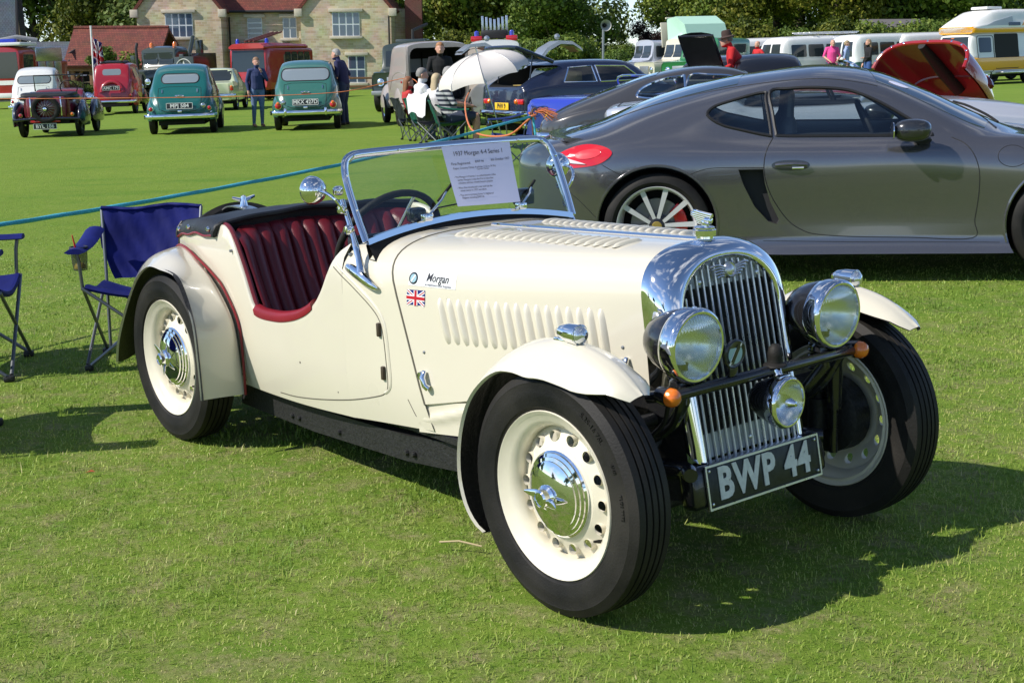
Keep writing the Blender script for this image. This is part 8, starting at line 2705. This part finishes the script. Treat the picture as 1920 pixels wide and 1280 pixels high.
def gable_wall(x0, x1, ze, zr, y0, y1, z0=-1.2):
    xm = (x0 + x1) / 2
    return prism([(x0, z0), (x1, z0), (x1, ze), (xm, zr), (x0, ze)], y0, y1, 'xz')

def slab(p, th=0.16):
    """roof sheet: quad p (4 points) given a thickness downwards"""
    P = [Vector(q) for q in p]
    n = (P[1] - P[0]).cross(P[3] - P[0]).normalized()
    if n.z < 0:
        n = -n
    Q = [q - n * th for q in P]
    return [tuple(q) for q in P + Q], [(0, 1, 2, 3), (7, 6, 5, 4), (0, 4, 5, 1), (1, 5, 6, 2), (2, 6, 7, 3), (3, 7, 4, 0)]

def stone_house():
    Y = 77.0
    h = thing('stone_house', 'honey stone house with twin gables and red tiled roof', 'house', Matrix.Identity(4))
    for x0, x1 in ((-20.4, -15.8), (-11.45, -6.5)):
        xm = (x0 + x1) / 2
        obj('gable_wall', gable_wall(x0, x1, 4.0, 6.8, Y, Y + 9), STONE, h, smooth=0)
        for s, xa in ((-1, x0 - 0.25), (1, x1 + 0.25)):
            obj('gable_roof', slab([(xa, Y - 0.15, 3.83), (xm, Y - 0.15, 7.05), (xm, Y + 9, 7.05), (xa, Y + 9, 3.83)]), TILE, h, smooth=0)
            obj('kneeler', box(xa - s * 0.15, Y - 0.08, 3.72, 0.42, 0.3, 0.42, 0.02), ASHLAR, h)
        window(h, xm, 3.10, 1.5, 1.28, Y)
    window(h, -8.45, 0.68, 0.92, 1.45, Y, 2, 1)
    window(h, -18.6, 0.75, 1.0, 1.2, Y, 2, 1)
    yb = Y + 1.6
    obj('centre_wall', box(-13.6, yb + 3, 1.4, 4.4, 6, 5.0), STONE, h, smooth=0)
    obj('centre_roof', slab([(-16.2, yb - 0.3, 3.9), (-11.0, yb - 0.3, 3.9), (-11.0, yb + 3.4, 7.0), (-16.2, yb + 3.4, 7.0)]), TILE, h, smooth=0)
    obj('gutter', tube([(-15.8, yb - 0.36, 3.84), (-11.4, yb - 0.36, 3.84)], 0.07, 8), BLACKM, h)
    for xd in (-15.65, -6.62):
        obj('downpipe', tube([(xd, Y - 0.1 if xd > -10 else yb - 0.1, 3.55), (xd, Y - 0.1 if xd > -10 else yb - 0.1, -0.8)], 0.05, 6), BLACKM, h)
    window(h, -14.25, 2.95, 0.82, 1.12, yb, 1, 1)
    window(h, -12.3, 2.95, 0.76, 1.12, yb, 2, 1)
    obj('porch_roof', slab([(-15.4, yb - 1.6, 1.72), (-12.3, yb - 1.6, 1.72), (-12.3, yb, 2.15), (-15.4, yb, 2.15)], 0.1), SLATE, h, smooth=0)
    for x in (-15.2, -12.5):
        obj('porch_post', box(x, yb - 1.5, 0.5, 0.14, 0.14, 2.4, 0.01), FRAMEW, h)
    d = obj('door', box(-13.35, yb - 0.03, 0.55, 0.95, 0.08, 2.1), FRAMEW, h)
    for k in (-0.22, 0.22):
        obj('pane', box(-13.35 + k, yb - 0.075, 1.1, 0.34, 0.02, 0.6), PANE, d)
    obj('chimney', box(-5.45, Y + 3, 4, 0.95, 1.0, 10), BRICKR, h, smooth=0)
    obj('side_wing', box(-5.9, Y + 5, 1.4, 1.2, 4, 5.2), STONE, h, smooth=0)
stone_house()

def cart_shed():
    Y = 70.0
    h = thing('cart_shed', 'low open cart shed with a red tiled roof', 'shed', Matrix.Identity(4))
    obj('roof', slab([(-22.3, Y - 0.3, 1.02), (-17.6, Y - 0.3, 1.02), (-17.8, Y + 3.4, 2.90), (-22.75, Y + 3.4, 2.90)]), TILE, h, smooth=0)
    obj('roof', slab([(-22.3, Y + 7, 1.02), (-17.6, Y + 7, 1.02), (-17.8, Y + 3.4, 2.90), (-22.75, Y + 3.4, 2.90)]), TILE, h, smooth=0)
    obj('ridge', tube([(-22.75, Y + 3.4, 2.92), (-17.8, Y + 3.4, 2.92)], 0.1, 8), TILE, h)
    obj('back_wall', box(-19.9, Y + 5, 0, 4.4, 0.2, 2.4), TIMBER, h)
    obj('wall_plate', box(-19.95, Y - 0.05, 0.84, 4.5, 0.2, 0.2, 0.01), OAK, h)
    for k in range(8):
        obj('gable_board', prism([(Y + 0.1, -0.9 + 0.36 * k), (Y + 6.6, -0.9 + 0.36 * k), (Y + 6.6 - max(0, 0.36 * k - 1.7) * 2.05, -0.6 + 0.36 * k), (Y + 0.1 + max(0, 0.36 * k - 1.7) * 2.05, -0.6 + 0.36 * k)], -22.15 - 0.01 * (k % 2), -22.1, 'yz'), TIMBER, h)
    for x in (-21.9, -20.95, -19.8, -18.6, -17.8):
        obj('post', box(x, Y, -0.1, 0.2, 0.2, 1.9, 0.01), OAK, h)
        obj('brace', tube([(x, Y - 0.02, 0.2), (x + 0.5, Y - 0.02, 0.78)], 0.06, 6), OAK, h)
cart_shed()

def left_house():
    m = Matrix.Translation((-26.3, 74.0, 0)) @ Matrix.Rotation(R(15), 4, 'Z')
    h = thing('rendered_house', 'cream rendered house with a blue slate roof at the left edge', 'house', m)
    obj('wall', box(-3.5, 3.5, 0.6, 7, 7, 3.4), RENDERW, h)
    obj('gable', prism([(0, 2.3), (7, 2.3), (3.5, 7.6)], -0.15, 0.0, 'yz'), RENDERW, h)
    for y0 in (-0.4, 7.4):
        obj('roof', slab([(-7.5, y0, 2.05), (0.3, y0, 2.05), (0.3, 3.5, 8.0), (-7.5, 3.5, 8.0)]), SLATE, h, smooth=0)
    obj('barge_board', tube([(0.33, -0.4, 1.95), (0.33, 3.5, 7.9)], 0.09, 6), BLACKM, h)
    obj('gutter', tube([(-7.5, -0.45, 2.0), (0.2, -0.45, 2.0)], 0.07, 6), BLACKM, h)
    l = thing('slate_outbuilding', 'low outbuilding with grey-blue slate roof beside the cart shed', 'shed', Matrix.Identity(4))
    obj('roof', slab([(-30.5, 82, 0.3), (-24.9, 82, 0.3), (-24.9, 86, 2.35), (-30.5, 86, 2.35)]), SLATE, l, smooth=0)
    obj('wall', box(-27.6, 84.3, -0.4, 5.4, 4.2, 1.6), STONE, l)
left_house()

def rail_fence():
    t = thing('rail_fence', 'low brown post and rail fence before the stone house', 'fence', Matrix.Identity(4))
    xs = [-16 + 1.6 * i for i in range(8)]
    for x in xs:
        obj('post', box(x, 68, gz(x, 68) + 0.45, 0.12, 0.12, 1.0, 0.01), OAK, t)
    for dz in (0.4, 0.8):
        obj('rail', box(-10.4, 67.92, gz(-10.4, 68) + dz, 11.4, 0.05, 0.1, 0.005), OAK, t)
rail_fence()

def far_shed():
    t = thing('far_shed', 'low grey roofed shed just visible behind the camper buses', 'shed', Matrix.Identity(4))
    obj('roof', slab([(18.2, 72, 2.2), (22.4, 72, 2.2), (21.8, 75, 3.15), (18.6, 75, 3.15)]), mat('grey_felt_roof', (0.12, 0.11, 0.11), 0.9), t, smooth=0)
    obj('wall', box(20.3, 73.6, 1.2, 3.9, 3, 2.0), TIMBER, t)
far_shed()
# ================================================================== trees and hedges
def leaf_mat(name, c0, c1, c2):
    m = bpy.data.materials.new(name)
    m.use_nodes = True
    nt = m.node_tree
    b = nt.nodes['Principled BSDF']
    b.inputs['Roughness'].default_value = 0.55
    b.inputs['Specular IOR Level'].default_value = 0.25
    at = nt.nodes.new('ShaderNodeAttribute')
    at.attribute_name = 'rnd'
    oi = nt.nodes.new('ShaderNodeObjectInfo')
    ad = nt.nodes.new('ShaderNodeMath')
    ad.operation = 'MULTIPLY_ADD'
    ad.inputs[1].default_value = 0.4
    ad.inputs[2].default_value = -0.2
    ad2 = nt.nodes.new('ShaderNodeMath')
    nt.links.new(oi.outputs['Random'], ad.inputs[0])
    nt.links.new(ad.outputs[0], ad2.inputs[0])
    nt.links.new(at.outputs['Fac'], ad2.inputs[1])
    r = nt.nodes.new('ShaderNodeValToRGB')
    r.color_ramp.elements[0].color = (*c0, 1)
    r.color_ramp.elements[1].color = (*c2, 1)
    e = r.color_ramp.elements.new(0.5)
    e.color = (*c1, 1)
    nt.links.new(ad2.outputs[0], r.inputs['Fac'])
    nt.links.new(r.outputs['Color'], b.inputs['Base Color'])
    tr = nt.nodes.new('ShaderNodeBsdfTranslucent')
    nt.links.new(r.outputs['Color'], tr.inputs['Color'])
    mx = nt.nodes.new('ShaderNodeMixShader')
    mx.inputs['Fac'].default_value = 0.25
    nt.links.new(b.outputs['BSDF'], mx.inputs[1])
    nt.links.new(tr.outputs['BSDF'], mx.inputs[2])
    nt.links.new(mx.outputs['Shader'], nt.nodes['Material Output'].inputs['Surface'])
    return m

def crown_mesh(seed, lobes, n, size, m, z0=2.0, spread=(3.0, 3.0, 4.0)):
    rng = np.random.default_rng(seed)
    C = rng.normal(0, 0.42, (lobes, 3)) * np.array(spread) + np.array([0, 0, z0 + spread[2]])
    C[0] = (0, 0, z0 + spread[2])
    Rr = rng.uniform(0.26, 0.48, lobes) * min(spread)
    Rr[0] = min(spread) * 0.7
    pick = rng.choice(lobes, n, p=Rr ** 2 / np.sum(Rr ** 2))
    d = rng.normal(0, 1, (n, 3))
    d /= np.linalg.norm(d, axis=1)[:, None]
    rad = Rr[pick] * (1 - 0.5 * rng.random(n) ** 2.2) * (1 + 0.25 * rng.normal(0, .5, n))
    P = C[pick] + d * rad[:, None] * np.array([1, 1, 0.85])
    P[:, 2] = np.maximum(P[:, 2], z0 * 0.45)
    nrm = d + rng.normal(0, 0.55, (n, 3))
    nrm /= np.linalg.norm(nrm, axis=1)[:, None]
    t = np.cross(nrm, rng.normal(0, 1, (n, 3)))
    t /= np.linalg.norm(t, axis=1)[:, None]
    bt = np.cross(nrm, t)
    s = size * rng.uniform(0.5, 1.25, n)[:, None]
    V = np.empty((n, 4, 3), np.float32)
    V[:, 0] = P - t * s * 0.5
    V[:, 1] = P + bt * s * 0.32 + nrm * s * .08
    V[:, 2] = P + t * s * 0.55
    V[:, 3] = P - bt * s * 0.30 + nrm * s * .08
    me = bpy.data.meshes.new('crown')
    me.vertices.add(n * 4)
    me.vertices.foreach_set('co', V.reshape(-1))
    me.loops.add(n * 4)
    me.loops.foreach_set('vertex_index', np.arange(n * 4, dtype=np.int32))
    me.polygons.add(n)
    me.polygons.foreach_set('loop_start', np.arange(n, dtype=np.int32) * 4)
    a = me.attributes.new('rnd', 'FLOAT', 'POINT')
    lob = rng.uniform(-0.22, 0.22, lobes)[pick]
    a.data.foreach_set('value', np.repeat(np.clip(rng.beta(2, 2, n) + lob, 0, 1), 4).astype(np.float32))
    me.update(calc_edges=True)
    me.materials.append(m)
    return me, C, Rr

BARK = mat('bark', (0.07, 0.055, 0.04), 0.9, vary=0.3, vscale=6, bump=0.6, bscale=12)
KINDS = {}
def make_kinds():
    mid = leaf_mat('leaf_mid', (0.046, 0.086, 0.014), (0.115, 0.180, 0.026), (0.23, 0.275, 0.045))
    dark = leaf_mat('leaf_dark', (0.030, 0.060, 0.014), (0.075, 0.125, 0.026), (0.15, 0.20, 0.045))
    yel = leaf_mat('leaf_yellow', (0.040, 0.065, 0.008), (0.110, 0.135, 0.014), (0.230, 0.220, 0.03))
    pur = leaf_mat('leaf_purple', (0.014, 0.010, 0.012), (0.035, 0.020, 0.022), (0.070, 0.045, 0.04))
    for k, (nm, m, lob, n, sz, z0, sp) in enumerate((('mid', mid, 26, 21000, .27, 1.4, (3.2, 3.2, 4.2)), ('mid2', mid, 22, 21000, .27, 1.0, (3.6, 3.6, 3.2)), ('dark', dark, 26, 21000, .27, 1.2, (3.2, 3.2, 4.6)), ('dark2', dark, 20, 21000, .27, .8, (3.8, 3.8, 3.4)),
                                            ('yellow', yel, 24, 13000, .24, 1.2, (3.0, 3.0, 3.4)), ('purple', pur, 20, 9000, .22, 1.0, (2.4, 2.4, 2.8)), ('bush', yel, 14, 8000, .15, .1, (1.5, 1.5, 1.2)), ('hedge', mid, 16, 8000, .15, .05, (1.5, 1.5, 1.3)), ('sapling', mid, 9, 900, .14, .9, (.55, .55, .8)))):
        me, C, Rr = crown_mesh(50 + k, lob, n, sz, m, z0, sp)
        top = z0 + sp[2]
        g = [tube([(0, 0, -0.3), (0.05, 0.02, top * .35), (0, 0.05, top * .7), (0, 0, top)], [0.075 * sp[0], 0.06 * sp[0], 0.045 * sp[0], 0.02 * sp[0]], 8)]
        for c in C[1:8]:
            b = Vector((0, 0, max(0.3, c[2] * 0.5)))
            g.append(tube([b, b.lerp(Vector(c), .5) + Vector((0, 0, .1)), Vector(c)], [0.03 * sp[0], 0.02 * sp[0], 0.008 * sp[0]], 6))
        KINDS[nm] = (me, mesh_of('trunk', join(*g), BARK, 60))
make_kinds()
TN = [0]
def tree(kind, x, y, s, label, group, sz=1.0, name='tree'):
    rnd = random.Random(TN[0] * 7 + 1)
    TN[0] += 1
    m = upright(x, y, rnd.uniform(0, 360)) @ Matrix.Diagonal((s, s, s * sz, 1))
    t = thing(name, label, 'tree' if name == 'tree' else name.split('_')[-1], m, group)
    cr, tk = KINDS[kind]
    obj('crown', cr, None, t)
    obj('trunk', tk, None, t)

W = 'woodland trees behind the field'
WORDS = {'mid': 'broad mid-green tree', 'mid2': 'rounded mid-green tree', 'dark': 'tall dark green tree', 'dark2': 'wide dark green tree', 'yellow': 'yellowish green tree', 'purple': 'purple-leaved tree'}
for kind, px, y, s, where in (
        ('dark', 20, 100, 1.5, 'behind the cream rendered house'), ('mid', 90, 98, 1.5, 'above the slate outbuilding'), ('dark', 150, 96, 1.55, 'left of the flag above the cart shed'), ('yellow', 205, 92, 1.2, 'behind the cart shed ridge'), ('dark2', 255, 97, 1.5, 'against the left gable of the stone house'),
        ('dark', 812, 96, 1.7, 'right of the brick chimney'), ('mid', 860, 88, 1.35, 'behind the beige van'), ('yellow', 900, 84, 1.1, 'left of the rescue beacons'), ('mid2', 925, 86, 1.2, 'behind the rescue beacons'), ('mid', 985, 82, 1.1, 'behind the gull-wing doors'), ('mid', 1040, 80, 0.72, 'left of the loudspeaker'), ('dark2', 930, 92, 1.4, 'filling the wood behind the parasol'),
        ('mid2', 1170, 118, 0.42, 'small in the gap of sky'), ('purple', 1222, 92, 0.55, 'right of the gap of sky'), ('dark', 1290, 90, 0.8, 'behind the mint tent'), ('mid', 1345, 86, 1.0, 'above the raised black boot lid'), ('yellow', 1400, 84, 1.05, 'above the brown hat'), ('dark', 1450, 92, 1.55, 'above the red T-shirt man'), ('mid', 1490, 96, 1.6, 'left of the pink-shirted man'),
        ('yellow', 1555, 80, 1.1, 'above the pink-shirted man'), ('dark', 1600, 98, 1.7, 'above the woman in black'), ('dark2', 1655, 90, 1.5, 'above the green bus'), ('mid2', 1705, 82, 1.2, 'above the blue-nosed bus'), ('dark', 1755, 96, 1.7, 'left of the orange camper roof'), ('mid', 1830, 92, 1.5, 'above the orange camper'), ('dark2', 1890, 96, 1.6, 'in the upper right corner'), ('dark', 1960, 92, 1.6, 'just beyond the right edge'),
        ('dark2', 1440, 104, 1.5, 'deep in the wood behind the hat'), ('dark', 1530, 106, 1.7, 'deep in the wood behind the buses'), ('dark2', 1785, 106, 1.7, 'deep in the wood behind the orange camper'), ('dark', 700, 108, 1.6, 'behind the stone house'), ('dark', -60, 98, 1.6, 'just beyond the left edge')):
    tree(kind, (px - 960) / 2572 * y, y, s, WORDS[kind] + ' ' + where, W)
for px, y, s, kind, lab in ((1165, 60, .80, 'hedge', 'clipped round green bush left of the grey four-by-four'), (865, 66, 1.15, 'bush', 'light green bush right of the brick chimney'), (915, 68, 1.2, 'bush', 'light green bush behind the rescue beacons'), (990, 64, 1.1, 'hedge', 'dark bush behind the parasol top'), (1070, 62, 1.15, 'hedge', 'dark bush behind the raised gull-wing door'),
                            (1350, 70, 1.2, 'bush', 'light green bush behind the man in the brown hat'), (1400, 70, 1.25, 'bush', 'light green bush behind the red T-shirt man'), (1480, 70, 1.2, 'hedge', 'green bush behind the white buses'), (1545, 68, 1.2, 'bush', 'sunlit bush behind the pink-shirted man'), (1720, 70, 1.3, 'hedge', 'green bush behind the blue-nosed bus'), (1275, 72, .9, 'hedge', 'dark bush behind the mint tent'), (1085, 70, .95, 'hedge', 'bush under the loudspeaker'), (1900, 66, 1.2, 'hedge', 'bush behind the orange camper'),
                            (1610, 70, 1.3, 'hedge', 'bush behind the green and white bus'), (1790, 70, 1.3, 'hedge', 'bush behind the high orange roof'), (150, 63, .5, 'hedge', 'small shrub at the foot of the cart shed')):
    tree(kind, (px - 960) / 2572 * y, y, s, lab, 'bushes along the field edge', name='garden_bush')
for px, lab in ((217, 'thin young tree in front of the shed right of the flag'), (258, 'thin young tree at the right end of the shed')):
    tree('sapling', (px - 960) / 2572 * 63, 63, 1.25 if px < 230 else 1.1, lab, 'young trees by the cart shed')
# the wood goes on all round the field: trees behind the camera, seen in the chrome
for k, a in enumerate(range(-80, 261, 24)):
    if 25 < (a + 360) % 360 < 155:
        continue
    rr = 62 + 9 * (k % 3)
    tree(('mid', 'dark', 'mid2', 'dark2')[k % 4], rr * math.cos(R(a)), rr * math.sin(R(a)) + 8, 1.3, 'woodland tree behind the camera, outside the picture', 'woodland trees behind the camera')
